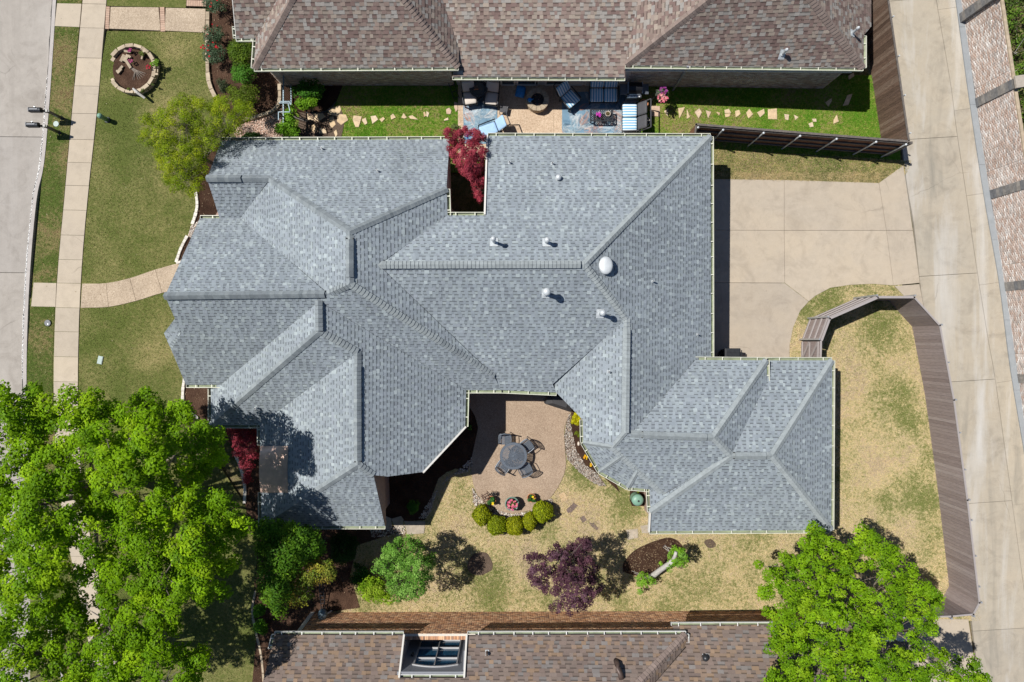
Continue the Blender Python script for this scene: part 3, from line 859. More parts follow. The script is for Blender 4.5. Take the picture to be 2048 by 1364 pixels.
edging('gravel_edging', [(561, 170), (561, 205), (550, 222), (520, 234), (488, 241)], 9, .15, .18, mat='lime')
edging('lawn_edging', [(512, 1180), (505, 1220), (512, 1260), (523, 1310), (528, 1364)], 10, .10, .06, mat='lime')
# ------------------------------------------------------------------ roofs
EV = 2.8
def solve_roof(V, Fc, LV, hp=6.0, wp=.15):
    """heights of the roof corners: eaves are given, every face is a plane of about its pitch"""
    vn = list(V); fn = list(Fc); nv = len(vn)
    ix = {k: i for i, k in enumerate(vn)}
    uv = {k: ((V[k][0] - 1024) / FPX, -(V[k][1] - 682) / FPX) for k in vn}
    N = nv + 3 * len(fn); A = []; Y = []
    def row(d, y, wt):
        r = np.zeros(N)
        for k, c in d.items(): r[k] = c * wt
        A.append(r); Y.append(y * wt)
    for k in vn:
        h = V[k][2] if len(V[k]) > 2 else None
        row({ix[k]: 1}, CAM_H / (CAM_H - (hp if h is None else h)), .01 if h is None else 3)
    for a, b in LV: row({ix[a]: 1, ix[b]: -1}, 0, 5)
    for j, f in enumerate(fn):
        vs_, d, p = Fc[f]; o = nv + 3 * j
        for v in vs_:
            u, w = uv[v]; row({ix[v]: 1, o: -u, o + 1: -w, o + 2: -1}, 0, 10)
        if d is not None:
            dx, dy = d[0], -d[1]
            row({o: 1, o + 2: -p * dx}, 0, wp if dx else .4)
            row({o + 1: 1, o + 2: -p * dy}, 0, wp if dy else .4)
    x = np.linalg.lstsq(np.array(A), np.array(Y), rcond=None)[0]
    pts = {k: P(V[k][0], V[k][1], CAM_H - CAM_H / x[ix[k]]) for k in vn}
    planes = {}
    for f in fn:       # best plane z = a x + b y + c through the solved corners
        q = np.array([pts[v] for v in Fc[f][0]])
        s = np.linalg.lstsq(np.c_[q[:, :2], np.ones(len(q))], q[:, 2], rcond=None)[0]
        planes[f] = s
    return pts, planes

def clip_rect(poly, s0, s1, r0, r1):
    for ax, lim, sg in ((0, s0, 1), (0, s1, -1), (1, r0, 1), (1, r1, -1)):
        out = []
        for i in range(len(poly)):
            a = poly[i - 1]; b = poly[i]
            da = (a[ax] - lim) * sg; db = (b[ax] - lim) * sg
            if da >= 0: out.append(a)
            if (da > 0 and db < 0) or (da < 0 and db > 0):
                t = da / (da - db); out.append((a[0] + (b[0] - a[0]) * t, a[1] + (b[1] - a[1]) * t))
        poly = out
        if len(poly) < 3: return None
    # the loop above keeps vertex a before crossing, so order is preserved
    return poly

class Shingles:
    def __init__(s): s.v = []; s.f = []; s.c = []
    def face(s, pts3, plane, pal, expo=.143, wmin=.085, wmax=.175, strip=(.05, .05, .05), seed=0, up=None):
        r_ = random.Random(seed)
        a, b, c = plane
        gl = math.hypot(a, b); gx, gy = a / gl, b / gl
        if up is not None and abs(up[0] * gx - up[1] * gy) > .9: gx, gy = (up[0], -up[1])
        tx, ty = -gy, gx
        sl = math.sqrt(1 + (a * gx + b * gy) ** 2)
        nrm = Vector((-a, -b, 1)).normalized()
        P2d = [(p[0] * tx + p[1] * ty, (p[0] * gx + p[1] * gy) * sl) for p in pts3]
        A = np.array(P2d); lo = A.min(0); hi = A.max(0)
        rects = []
        j = 0; r0 = lo[1] - .01
        while r0 < hi[1]:
            x = lo[0] - r_.uniform(0, .4); gap = r_.random() < .5
            while x < hi[0]:
                w = r_.uniform(wmin, wmax)
                rects.append((x, x + w, r0, r0 + expo, gap)); x += w
                gap = not gap if r_.random() < .92 else gap
            r0 += expo
        Q = np.array([q[:4] for q in rects])
        ins = [inside(A, Q[:, i], Q[:, k]) for i, k in ((0, 2), (1, 2), (1, 3), (0, 3))]
        alli = ins[0] & ins[1] & ins[2] & ins[3]
        mid = np.stack(((Q[:, 0] + Q[:, 1]) / 2, (Q[:, 2] + Q[:, 3]) / 2), 1)
        dist = edge_dist(A, mid[:, 0], mid[:, 1]); near = dist < .2
        inm = inside(A, mid[:, 0], mid[:, 1])
        def to3(sx, rr, off):
            x = sx * tx + rr / sl * gx; y = sx * ty + rr / sl * gy
            return Vector((x, y, a * x + b * y + c)) + nrm * off
        def put(poly, r0, h0, col):
            n = len(s.v); k = len(poly)
            for (sx, rr) in poly:
                s.v.append(to3(sx, rr, .004 + h0 * max(0.0, 1 - (rr - r0) / expo)))
                s.c.append(col)
            s.f.append(tuple(range(n, n + k)))
            # butt edge
            for i in range(k):
                p, q = poly[i], poly[(i + 1) % k]
                if abs(p[1] - r0) < 1e-5 and abs(q[1] - r0) < 1e-5:
                    m_ = len(s.v)
                    s.v += [to3(p[0], p[1], .004 + h0), to3(q[0], q[1], .004 + h0), to3(q[0], q[1], -.01), to3(p[0], p[1], -.01)]
                    s.c += [tuple(x * .6 for x in col)] * 4
                    s.f.append((m_ + 1, m_, m_ + 3, m_ + 2))
        for i, (s0, s1, r0, r1, gap) in enumerate(rects):
            if not inm[i] and not near[i]: continue
            base = pal[r_.randrange(len(pal))]; k = r_.uniform(.93, 1.07)
            col = tuple(x * k for x in base)
            if gap:
                col = tuple(x * .93 for x in col)
                parts = [((s0, s1, r0, r0 + expo * .66), .004, col), ((s0, s1, r0 + expo * .66, r1), .004, tuple(x * .46 + d * .15 for x, d in zip(col, strip)))]
            else:
                parts = [((s0, s1, r0, r1), .012, col)]
            for (q0, q1, q2, q3), h0, cc in parts:
                if alli[i] and not near[i]:
                    poly = [(q0, q2), (q1, q2), (q1, q3), (q0, q3)]
                else:
                    poly = clip_rect(list(P2d), q0, q1, q2, q3)
                    if not poly: continue
                    ar = sum(poly[u][0] * poly[(u + 1) % len(poly)][1] - poly[(u + 1) % len(poly)][0] * poly[u][1] for u in range(len(poly)))
                    if abs(ar) < 1e-5: continue
                    if ar < 0: poly = poly[::-1]
                put(poly, r0, h0, cc)
    def build(s, name, parent):
        mi = world_of(parent).inverted()
        me = bpy.data.meshes.new(name)
        me.from_pydata([tuple(mi @ v) for v in s.v], [], s.f)
        at = me.attributes.new('Col', 'FLOAT_COLOR', 'POINT')
        at.data.foreach_set('color', [x for c in s.c for x in (*c, 1.0)])
        me.update()
        return tag(link(me, name, M['shingle'], parent), kind='stuff')

def roof_deck(pts, Fc, planes, parent, mat):
    """roof boards under the shingles, with fascia / gable faces along the outline"""
    d = MB()
    for f, (vs_, _, _) in Fc.items():
        a_, b_, c_ = planes[f]
        q = [Vector((pts[v].x, pts[v].y, a_ * pts[v].x + b_ * pts[v].y + c_ - .035)) for v in vs_]
        for t in tessellate_polygon([[Vector((p.x, p.y, 0)) for p in q]]):
            p = [q[i] for i in t]
            if (p[1] - p[0]).cross(p[2] - p[0]).z < 0: p = p[::-1]
            d.add(p, [(0, 1, 2)])
    return d.build('roof', mat, parent)

def skirt(name, outline, pts, parent, mat, zlow=2.50, only=None):
    d = MB(); n = len(outline)
    for i in range(n):
        a, b = pts[outline[i]], pts[outline[(i + 1) % n]]
        if (a - b).length < .02: continue
        a = a - Vector((0, 0, .015)); b = b - Vector((0, 0, .015))
        d.add([a, b, (b.x, b.y, min(zlow, b.z - .02)), (a.x, a.y, min(zlow, a.z - .02))], [(0, 1, 2, 3)])
    poly = [(pts[k].x, pts[k].y) for k in outline]
    tri = tessellate_polygon([[Vector((x, y, 0)) for x, y in poly]])
    d.add([(x, y, zlow) for x, y in poly], [tuple(t) for t in tri])
    return d.build(name, mat, parent)

def inset(poly, d):
    a = sum(poly[i][0] * poly[(i + 1) % len(poly)][1] - poly[(i + 1) % len(poly)][0] * poly[i][1] for i in range(len(poly)))
    s = 1 if a > 0 else -1
    out = []; n = len(poly)
    for i in range(n):
        p, q, r_ = (np.array(poly[(i + k) % n]) for k in (-1, 0, 1))
        d1 = (q - p) / max(np.linalg.norm(q - p), 1e-6); d2 = (r_ - q) / max(np.linalg.norm(r_ - q), 1e-6)
        n1 = np.array((-d1[1], d1[0])) * s; n2 = np.array((-d2[1], d2[0])) * s
        m_ = n1 + n2; l = max(m_ @ m_ / 2, .35)
        out.append(tuple(q + m_ / l * d))
    return out

def cap_mesh(name, w, dl, dr, length, lift=.042):
    """one bent ridge shingle, its ridge along +x, overlapping the next"""
    mb = MB(); t = .014
    def sec(x, z): return [(x, -w, -dr + z), (x, -w * .5, -dr * .42 + z), (x, 0, z + .012), (x, w * .5, -dl * .42 + z), (x, w, -dl + z)]
    a = sec(0, lift + t); b_ = sec(length, lift * .5); c0 = sec(0, -.02); c1 = sec(length, -.03)
    n = 5
    mb.add(a + b_ + c0 + c1, [(i, i + n, i + n + 1, i + 1) for i in range(4)] + [(i + 1, i + 1 + 2 * n, i + 2 * n, i) for i in range(4)] + [(0, 2 * n, 3 * n, n), (4, n + 4, 3 * n + 4, 2 * n + 4)])
    return mb.mesh(name)

def ridge(a, b, planes_lr, parent, mat, name='ridge_cap', w=.15, step=.15, vent=None, budget=None, rest=None):
    """cap shingles along the edge a -> b (world points); vent = (t0, t1) lifts that stretch on a black ridge vent"""
    d = b - a; L = d.length; x = d.normalized()
    hz = Vector((x.x, x.y, 0)).normalized(); side = Vector((-hz.y, hz.x, 0))
    def drop(sg):
        best = 0
        q = (a + b) / 2 + side * w * sg
        vals = [(a.z + b.z) / 2 - (p[0] * q.x + p[1] * q.y + p[2]) for p in planes_lr]
        best = min(vals, key=lambda v: -v) if vals else w * .4
        return max(0.0, min(best, w * 1.2))
    dl, dr = drop(1), drop(-1)
    me = cap_mesh(name, w, dl, dr, step * 1.25)
    me.materials.append(mat)
    y = side; z = x.cross(y)
    mat3 = Matrix((x, y, z)).transposed()
    mi = world_of(parent).inverted()
    n = max(1, int(round(L / step)))
    if vent:
        p, q = a + d * vent[0], a + d * vent[1]
        mb = MB()
        for sg, dd in ((1, dl), (-1, dr)):
            mb.beam(p + side * sg * w * .86 + Vector((0, 0, -dd * .86 + .05)), q + side * sg * w * .86 + Vector((0, 0, -dd * .86 + .05)), .025, .10)
        mb.build('ridge_vent', M['vent_black'], parent)
    for i in range(n):
        t = (i + .0) / n
        p = a + d * t
        if vent and vent[0] - .01 <= t < vent[1] - .01: p = p + z * .085
        if budget is not None and budget[0] <= 0:
            n0 = len(rest.v)
            vv = [mat3 @ v.co + p for v in me.vertices]
            rest.add(vv, [tuple(f.vertices) for f in me.polygons])
            continue
        if budget is not None: budget[0] -= 1
        o = bpy.data.objects.new(name, me)
        C.objects.link(o)
        o.parent = parent
        m4 = mi @ (Matrix.Translation(p) @ mat3.to_4x4())
        o.location = m4.to_translation(); o.rotation_euler = m4.to_euler()

def gutter(a, b, parent, mat, step=.72, w=.125, lap=.0, name='gutter'):
    """open eave gutter on the left of a -> b with its hanger straps"""
    a, b = Vector(a) - Vector((0, 0, .02)), Vector(b) - Vector((0, 0, .02))
    d = (b - a); x = Vector((d.x, d.y, 0)).normalized(); n = Vector((-x.y, x.x, 0))
    a = a - x * lap; b = b + x * lap; L = (b - a).length
    lip = MB()
    up = Vector((0, 0, 1))
    lip.beam(a + n * w, b + n * w, .022, .03)
    lip.beam(a + n * (w - .006) - up * .06, b + n * (w - .006) - up * .06, .012, .11)
    for p in (a, b): lip.beam(p + n * .0 - up * .045, p + n * w - up * .045, .014, .10)
    k = max(2, int(L / step))
    for i in range(k):
        p = a.lerp(b, (i + .5 + rnd.uniform(-.12, .12)) / k)
        lip.beam(p - n * .015 + up * .004, p + n * w + up * .004, .036, .016)
    o = lip.build(name, mat, parent)
    ch = MB()
    ch.beam(a + n * w * .48 - up * .10, b + n * w * .48 - up * .10, w * .92, .012)
    ch.build('channel', M['gutter_in'], o)
    return o

def brick_wall(name, a, b, z0, z1, parent, pal, mortar, bl=.20, bh=.067, out=.012, frogs=None, hole=None):
    """bricks on the left face of a -> b: one mesh of real bricks standing proud of the mortar"""
    a, b = Vector((*a[:2], 0)), Vector((*b[:2], 0)); d = b - a; L = d.length; x = d.normalized(); n = Vector((-x.y, x.x, 0))
    bk = MB(); bk.beam(a + Vector((0, 0, (z0 + z1) / 2)) - n * .05, b + Vector((0, 0, (z0 + z1) / 2)) - n * .05, .10, z1 - z0)
    wl = bk.build(name, mortar, parent)
    rows = int((z1 - z0) / bh); V = []; F = []; Cc = []
    g_ = np.random.default_rng(int(abs(L * 1000)) % 9999)
    j = .010
    for r_ in range(rows):
        zz = z0 + r_ * bh + j / 2; s = -bl / 2 * (r_ % 2)
        while s < L:
            s0, s1 = max(s, 0) + j / 2, min(s + bl, L) - j / 2
            if s1 - s0 > .03 and not (hole and hole[0] < (s0 + s1) / 2 < hole[1] and hole[2] < zz < hole[3]):
                o = out + g_.uniform(-.003, .003); k = len(V)
                for q in (0, 1):
                    for (ss, z_) in ((s0, zz), (s1, zz), (s1, zz + bh - j), (s0, zz + bh - j)):
                        p = a + x * ss + n * (o if q else -.002); V.append((p.x, p.y, z_))
                F += [(k + 4, k + 7, k + 6, k + 5), (k, k + 4, k + 5, k + 1), (k + 1, k + 5, k + 6, k + 2), (k + 2, k + 6, k + 7, k + 3), (k + 3, k + 7, k + 4, k)]
                c = np.array(pal[g_.integers(len(pal))]) * g_.uniform(.85, 1.12)
                Cc += [c] * 8
            s += bl
    V = np.array(V); mi = np.array(world_of(wl).inverted())
    V = V @ mi[:3, :3].T + mi[:3, 3]
    me = np_mesh('bricks', V, np.array(F), np.array(Cc))
    tag(link(me, 'bricks', M['brick'], wl), kind='stuff')
    return wl

# ---------------- the grey-roofed house
V = {'A1': (442, 281, EV), 'A2': (899, 279, EV), 'A3': (893, 378), 'A4': (895, 431), 'A5': (971, 431), 'L1': (976, 272, EV), 'L2': (1421, 273, EV),
 'K0': (700, 463), 'K1': (700, 568), 'g0': (414, 357), 'g1': (540, 357), 's0': (440, 437, EV), 's1': (482, 437, EV), 'C0': (400, 437, EV),
 'r0': (330, 592), 'r1': (656, 588), 'e0': (638, 603), 'd2': (443, 769, EV), 'd1': (372, 769, EV), 'de': (350, 637), 'dn': (362, 665), 'dm': (343, 700), 'e1': (639, 662), 'f0': (422, 850, EV), 'e3': (422, 769, EV),
 'p0': (715, 704), 'p1': (716, 929), 'fg': (520, 850, EV), 'gh': (523, 1052, EV), 'hA': (747, 950), 'hB': (775, 953), 'h2': (770, 1052, EV),
 'i1': (845, 944), 'i2': (930, 853, EV), 'i3': (932, 780, EV), 'j1': (1003, 780, EV), 'jk': (988, 752), 'w0': (757, 530), 'w1': (1169, 529),
 'n0': (1253, 637), 'o1': (1105, 768), 'm2': (1113, 785, EV), 'n2': (1422, 719, EV), 'n1': (1391, 720, 3.3), 'q0': (1262, 868), 'n4': (1250, 865),
 'q1': (1225, 894), 'o2': (1166, 840, EV), 'rl1': (1427, 875), 'r1e': (1533, 721, 3.3), 'rc': (1462, 911), 'x1': (1327, 988), 'x0': (1299, 978, EV),
 'x2': (1301, 1024, EV), 'rd': (1544, 911), 'y2': (1662, 1060, EV), 'y1': (1299, 1062, EV), 'y3': (1664, 721, EV), 'z0': (1535, 721, EV), 'z1': (1533, 764),
 'qa': (1167, 885, EV), 'qb': (1200, 942, EV), 'qc': (1256, 974, EV), 't2': (1243, 912), 't3': (1275, 941)}
FACES = {
 'A': (['A1', 'A2', 'A3', 'K0', 'g1', 'g0'], (0, 1), .8), 'S': (['g0', 'g1', 's1', 's0'], (0, -1), 1.0), 'B': (['g1', 'K0', 'K1', 'r1', 's1'], (1, 0), .8),
 'C': (['C0', 's1', 'r1', 'r0'], (0, 1), 1.0), 'D': (['r0', 'r1', 'e0', 'd2', 'd1', 'dm', 'dn', 'de'], (0, -1), 1.0), 'E': (['e0', 'e1', 'f0', 'e3', 'd2'], (1, 0), .8),
 'F': (['e1', 'p0', 'fg', 'f0'], (0, -1), .8), 'G': (['p0', 'p1', 'gh', 'fg'], (1, 0), .8), 'H': (['p1', 'hA', 'h2', 'gh'], (0, -1), .8),
 'I': (['e0', 'e1', 'p0', 'p1', 'hA', 'hB', 'i1', 'i2', 'i3'], (-1, 0), .8), 'J': (['K1', 'r1', 'e0', 'i3', 'j1', 'jk'], (0, -1), .75),
 'K': (['K0', 'A3', 'A4', 'w0', 'jk', 'K1'], (-1, 0), .8), 'L': (['w0', 'w1', 'L2', 'L1', 'A5', 'A4'], (0, 1), .67), 'M': (['w0', 'w1', 'n0', 'o1', 'm2', 'j1', 'jk'], (0, -1), .75),
 'N': (['w1', 'L2', 'n2', 'n1', 'q0', 'n4', 'n0'], (-1, 0), .67), 'O': (['n0', 'n4', 'q1', 'o2', 'm2', 'o1'], (1, 0), .75), 'R1': (['n1', 'q0', 'rl1', 'r1e'], (0, 1), .67),
 'R2': (['rl1', 'r1e', 'z1', 'rc'], (-1, 0), .67), 'R3': (['z0', 'z1', 'rc', 'rd', 'y3'], (0, 1), .67), 'R4': (['rd', 'y3', 'y2'], (-1, 0), .67),
 'R5': (['rc', 'rd', 'y2', 'y1', 'x2'], (0, -1), .67), 'R7': (['rc', 'x1', 'x0', 'x2'], (1, 0), .67), 'R6': (['n4', 'q0', 'rl1', 'rc', 'x1', 't3', 't2', 'q1'], (0, -1), .67),
 'Q1': (['o2', 'q1', 'qa'], (1, 0), .6), 'Q2': (['qa', 'q1', 't2', 'qb'], None, .6), 'Q3': (['qb', 't2', 't3', 'qc'], None, .6), 'Q4': (['qc', 't3', 'x1', 'x0'], (0, -1), .6)}
LEVEL = [('A3', 'A4'), ('A4', 'A5'), ('K0', 'K1'), ('g0', 'g1'), ('r0', 'r1'), ('e0', 'e1'), ('p0', 'p1'), ('w0', 'w1'), ('n0', 'n4'), ('q0', 'rl1'), ('rc', 'rd')]
RP, PL = solve_roof(V, FACES, LEVEL)
RP['dd'] = P(328, 666, RP['dn'].z - .25)
house = thing('grey_roofed_house', P(1000, 640), 'large house with blue-grey shingled hip roofs and cream gutters in the middle of the photo', 'house')
roof = roof_deck(RP, FACES, PL, house, M['deck'])
GREY = ((.222, .247, .265), (.228, .254, .272), (.212, .235, .256), (.232, .258, .273), (.222, .243, .266), (.285, .316, .324), (.215, .237, .258), (.242, .268, .283), (.218, .242, .262), (.225, .25, .266), (.198, .22, .241))
GREY = tuple((r_ * 1.09, g_ * 1.12, b_ * 1.15) for r_, g_, b_ in GREY)
sh = Shingles()
for i, (f, (vs_, up, _)) in enumerate(FACES.items()):
    sh.face([RP[v] for v in vs_], PL[f], GREY, seed=i, up=up, strip=(.10, .11, .12))
# the little hipped corner on the front slope
for q_, sd in ((['de', 'dn', 'dd'], 77), (['dd', 'dn', 'dm'], 78)):
    q_ = [RP[k] for k in q_]
    pl_ = np.linalg.lstsq(np.c_[np.array(q_)[:, :2], np.ones(3)], np.array(q_)[:, 2], rcond=None)[0]
    sh.face(q_, pl_, GREY, seed=sd, strip=(.10, .11, .12))
sh.build('shingles', roof)
OUT = ['A1', 'A2', 'A3', 'A4', 'A5', 'L1', 'L2', 'n2', 'n1', 'r1e', 'z1', 'z0', 'y3', 'y2', 'y1', 'x2', 'x0', 'qc', 'qb', 'qa', 'o2', 'm2', 'j1', 'i3', 'i2', 'i1', 'hB', 'hA', 'h2', 'gh', 'fg', 'f0', 'e3', 'd2', 'd1', 'dm', 'dd', 'de', 'r0', 'C0', 's0', 'g0']
M['gable'] = plain('brown_brick_gable', (.33, .235, .20), .9, var=.12, scale=8)
skirt('fascia', OUT, RP, house, M['gable'])
wp = inset([(RP[k].x, RP[k].y) for k in OUT if k not in ('n1', 'z1', 'hB', 'dd', 'de', 'dm', 's0', 'A4', 'd2')], .28)
MB().prism(wp, -.1, 2.52).build('wall', M['gable'], house)
EDGES = [('g1', 'K0', 'AB', None), ('K0', 'A3', 'AK', None), ('K0', 'K1', 'BK', (.12, .8)), ('K1', 'r1', 'BJ', None), ('r0', 'r1', 'CD', (.0, .985)), ('g0', 'g1', 'AS', (0, .5)),
 ('f0', 'e1', 'EF', None), ('e1', 'e0', 'EI', (0, .9)), ('p0', 'e1', 'FI', None), ('p1', 'p0', 'GI', (.02, .86)), ('gh', 'p1', 'GH', None), ('hA', 'p1', 'HI', None),
 ('jk', 'K1', 'JK', None), ('w1', 'w0', 'LM', (.02, .98)), ('L2', 'w1', 'LN', None), ('n0', 'w1', 'MN', None), ('n4', 'n0', 'ON', (.0, .9)), ('q1', 'n4', ('O', 'R6'), None),
 ('q0', 'rl1', ('R1', 'R6'), (.13, .88)), ('r1e', 'rl1', ('R1', 'R2'), None), ('rc', 'rl1', ('R2', 'R6'), None), ('rc', 'rd', ('R3', 'R5'), (.05, .77)), ('y3', 'rd', ('R3', 'R4'), None),
 ('y2', 'rd', ('R4', 'R5'), None), ('x2', 'rc', ('R5', 'R7'), None), ('x1', 'q1', ('R6', 'Q2'), None), ('qa', 'q1', ('Q1', 'Q2'), None), ('qb', 't2', ('Q2', 'Q3'), None), ('qc', 't3', ('Q3', 'Q4'), None)]
bud = [296]; rest = MB()
for a, b_, fs, vt in EDGES:
    fs = list(fs)
    ridge(RP[a] + Vector((0, 0, .01)), RP[b_] + Vector((0, 0, .01)), [PL[f] for f in fs], roof, M['cap'], vent=vt, budget=bud, rest=rest, w=.10 if a[0] in 'q' and a not in ('q0',) else .14)
if rest.v: rest.build('ridge_caps', M['cap'], roof, kind='stuff')
for a, b_ in (('A1', 'A2'), ('A3', 'A4'), ('A4', 'A5'), ('L1', 'L2'), ('L2', 'n2'), ('n1', 'r1e'), ('r1e', 'z1'), ('z0', 'y3'), ('y3', 'y2'), ('y2', 'y1'), ('x2', 'x0'), ('x0', 'qc'), ('qc', 'qb'), ('qb', 'qa'), ('qa', 'o2'),
              ('m2', 'j1'), ('j1', 'i3'), ('i3', 'i2'), ('h2', 'gh'), ('fg', 'f0'), ('f0', 'e3'), ('d2', 'd1'), ('C0', 's1')):
    gutter(RP[a], RP[b_], house, M['gutter'])
gg = RP['gh']; ff_ = RP['fg']
gutter(gg, gg.lerp(ff_, .33), house, M['gutter']); gutter(gg.lerp(ff_, .80), ff_, house, M['gutter'])
for a, b_ in (('A5', 'L1'), ('i2', 'i1'), ('y1', 'x2')):
    p, q = RP[a], RP[b_]; d = (q - p).normalized(); n = Vector((-d.y, d.x, 0)).normalized()
    MB().beam(p + n * .03, q + n * .03, .07, .16).build('rake_trim', M['trim'], house)
# curved copper roof over the bay in the west slope
cb = MB(); cb.smooth = True
prev = None; vv = []; ffc = []
nx, ny = 8, 14
for i in range(nx + 1):
    for j in range(ny + 1):
        t = j / ny; y = 892 + (985 - 892) * t
        bow = math.sin(math.pi * t)
        px = 521 - 3 * bow + (575 + 3 * bow ** .4 - 521) * i / nx
        gz = PL['G']
        z = EV
        for _ in range(3):
            q = P(px, y, z); z0 = gz[0] * q.x + gz[1] * q.y + gz[2]; z = z0
        z = z0 + .05 + .36 * bow ** .55 * (1 - i / nx) ** .8
        vv.append(P(px, y, z))
for i in range(nx):
    for j in range(ny):
        k = i * (ny + 1) + j; ffc.append((k, k + 1, k + ny + 2, k + ny + 1))
cb.add(vv, ffc)
base = [vv[j] for j in range(ny + 1)]
cb.add([p for p in base] + [(p.x, p.y, 2.5) for p in base], [(j, j + ny + 1, j + ny + 2, j + 1) for j in range(ny)])
cb.build('copper_roof', M['copper'], house)

M['flashing'] = plain('flashing_metal', (.50, .53, .55), .5, .2, .15)
def roof_z(planes, faces, pts, x, y):
    for f, (vs_, _, _) in faces.items():
        if inside([(pts[v].x, pts[v].y) for v in vs_], np.array([x]), np.array([y]))[0]:
            a, b_, c = planes[f]; return a * x + b_ * y + c
    return 3.0
def on_roof(px, py, planes, faces, pts):
    z = 4.0
    for _ in range(6):
        q = P(px, py, z); z = .5 * z + .5 * roof_z(planes, faces, pts, q.x, q.y)
    q = P(px, py, z)
    return Vector((q.x, q.y, roof_z(planes, faces, pts, q.x, q.y)))
def pipe_vent(px, py, parent, planes, faces, pts, r_=.05, h=.4, cap=0.0, mat='galv', flash=.16, name='roof_vent'):
    """(px, py): where the top shows"""
    c = on_roof(px + (1024 - px) * h / CAM_H * 1.0, py + (682 - py) * h / CAM_H, planes, faces, pts)
    mb = MB()
    mb.lathe(c, [(r_ * 1.5, -.1), (r_ * 1.3, .04), (r_, .06), (r_, h)], 12)
    v = mb.build(name, M[mat], parent)
    if flash:
        f = MB(); nb = []
        for sx, sy in ((-1, -1), (1, -1), (1, 1), (-1, 1)):
            x, y = c.x + sx * flash * .75, c.y + sy * flash * .85
            nb.append((x, y, roof_z(planes, faces, pts, x, y) + .03))
        f.add(nb, [(0, 1, 2, 3)]).build('flashing', M['flashing'], v)
    if cap:
        k = MB(); k.smooth = True
        k.lathe(c + Vector((0, 0, h)), [(cap * .9, -.05), (cap, 0), (cap * .93, .05), (cap * .6, .1), (cap * .12, .125)], 18)
        k.build('cap', M[mat], v)
    else:
        MB().lathe(c + Vector((0, 0, h + .002)), [(r_ * .72, 0), (r_ * .7, .002)], 12).build('opening', M['vent_black'], v)
    return v
for px, py, r_, h, cap in ((987, 479, .06, .85, .10), (1094, 481, .07, .6, .11), (1093, 584, .09, .85, .15), (1205, 626, .07, .85, .12),
                           (1019, 323, .035, .22, 0), (1105, 325, .035, .22, 0), (1307, 562, .035, .25, 0), (1397, 669, .03, .2, 0), (1218, 744, .045, .24, 0),
                           (642, 295, .035, .22, 0), (754, 340, .035, .25, 0), (510, 817, .04, .22, 0)):
    pipe_vent(px, py, house, PL, FACES, RP, r_, h, cap, flash=.2 if r_ > .05 else .07)
pipe_vent(1117, 355, house, PL, FACES, RP, .09, .14, .12, flash=.13)
c = on_roof(1210, 532, PL, FACES, RP)
d_ = MB(); d_.smooth = True
d_.lathe(c + Vector((.0, 0, .0)), [(.19, -.2), (.19, .16), (.262, .17), (.268, .2), (.245, .24), (.19, .265), (.10, .28), (.02, .284)], 28, sy=1.28)
d_.build('dome_vent', M['galv'], house)

# ---------------- the brown-roofed house to the north
VU = {'a': (508, 136, 2.65), 'b': (917, 134, 2.65), 'ap': (674, -169), 'c': (918, 100), 'd': (830, -165), 'e': (905, 153, 2.25), 'f': (1250, 155, 2.25), 'g': (1251, 130, 2.7), 'h': (1300, -130),
      'i': (1727, 135, 2.95), 'ap2': (1549, -104), 'j': (1727, 71, 2.95), 'k': (1742, 53, 2.95), 'l': (1742, -210, 2.95), 'm': (830, -420), 'n': (1300, -420), 'o': (472, 76, 2.65), 'p': (512, 76, 2.65), 'q': (630, -140), 's': (446, -200), 'u': (1549, -420)}
FU = {'U2': (['a', 'b', 'ap'], (0, -1), .8), 'U3': (['b', 'c', 'd', 'ap'], (-1, 0), .8), 'U4': (['e', 'f', 'g', 'h', 'n', 'm', 'd', 'c'], (0, -1), .6), 'U5': (['g', 'ap2', 'h'], (1, 0), .8),
      'U6': (['g', 'i', 'ap2'], (0, -1), .8), 'U7': (['i', 'j', 'k', 'l', 'ap2'], (-1, 0), .8), 'U1': (['o', 'p', 'q', 's'], (0, -1), .8), 'UW': (['a', 'ap', 'q', 'p'], (1, 0), .9)}
RU, PU = solve_roof(VU, FU, [], wp=.5)
nhouse = thing('brown_roofed_house', P(1100, 60), 'house with mottled brown shingle roof and brick walls above the side yard', 'house')
nroof = roof_deck(RU, FU, PU, nhouse, M['deck_brown'])
BROWN = ((.175, .122, .11), (.25, .202, .176), (.272, .25, .23), (.21, .158, .138), (.285, .238, .20), (.275, .258, .24), (.195, .142, .126), (.235, .182, .156))
sn = Shingles()
for i, (f, (vs_, up, _)) in enumerate(FU.items()):
    sn.face([RU[v] for v in vs_], PU[f], BROWN, seed=100 + i, up=up, expo=.15, wmin=.10, wmax=.24, strip=(.12, .09, .08))
sn.build('shingles', nroof)
OUTU = ['o', 'p', 'a', 'b', 'c', 'e', 'f', 'g', 'i', 'j', 'k', 'l', 'u', 'n', 'm', 's']
OU2 = ['s', 'o', 'p', 'a', 'b', 'e', 'f', 'g', 'i', 'j', 'k', 'l']
MB().prism(inset([(RU[k].x, RU[k].y) for k in ('s', 'o', 'p', 'a', 'i', 'l')] , .10), 2.28, 2.34).build('soffit', M['soffit'], nhouse)
for a, b_ in (('a', 'b'), ('e', 'f'), ('g', 'i'), ('i', 'j'), ('o', 'p'), ('s', 'o'), ('p', 'a')):
    p, q = RU[a], RU[b_]
    MB().beam(p - Vector((0, 0, .11)), q - Vector((0, 0, .11)), .03, .18).build('fascia', M['trim'], nhouse)
for a, b_ in (('b', 'a'), ('f', 'e'), ('i', 'g'), ('j', 'i'), ('p', 'o'), ('a', 'p')):
    gutter(RU[a], RU[b_], nhouse, M['gutter'])
gutter(RU['o'], RU['o'].lerp(RU['s'], .09), nhouse, M['gutter'])
budu = [290]; restu = MB()
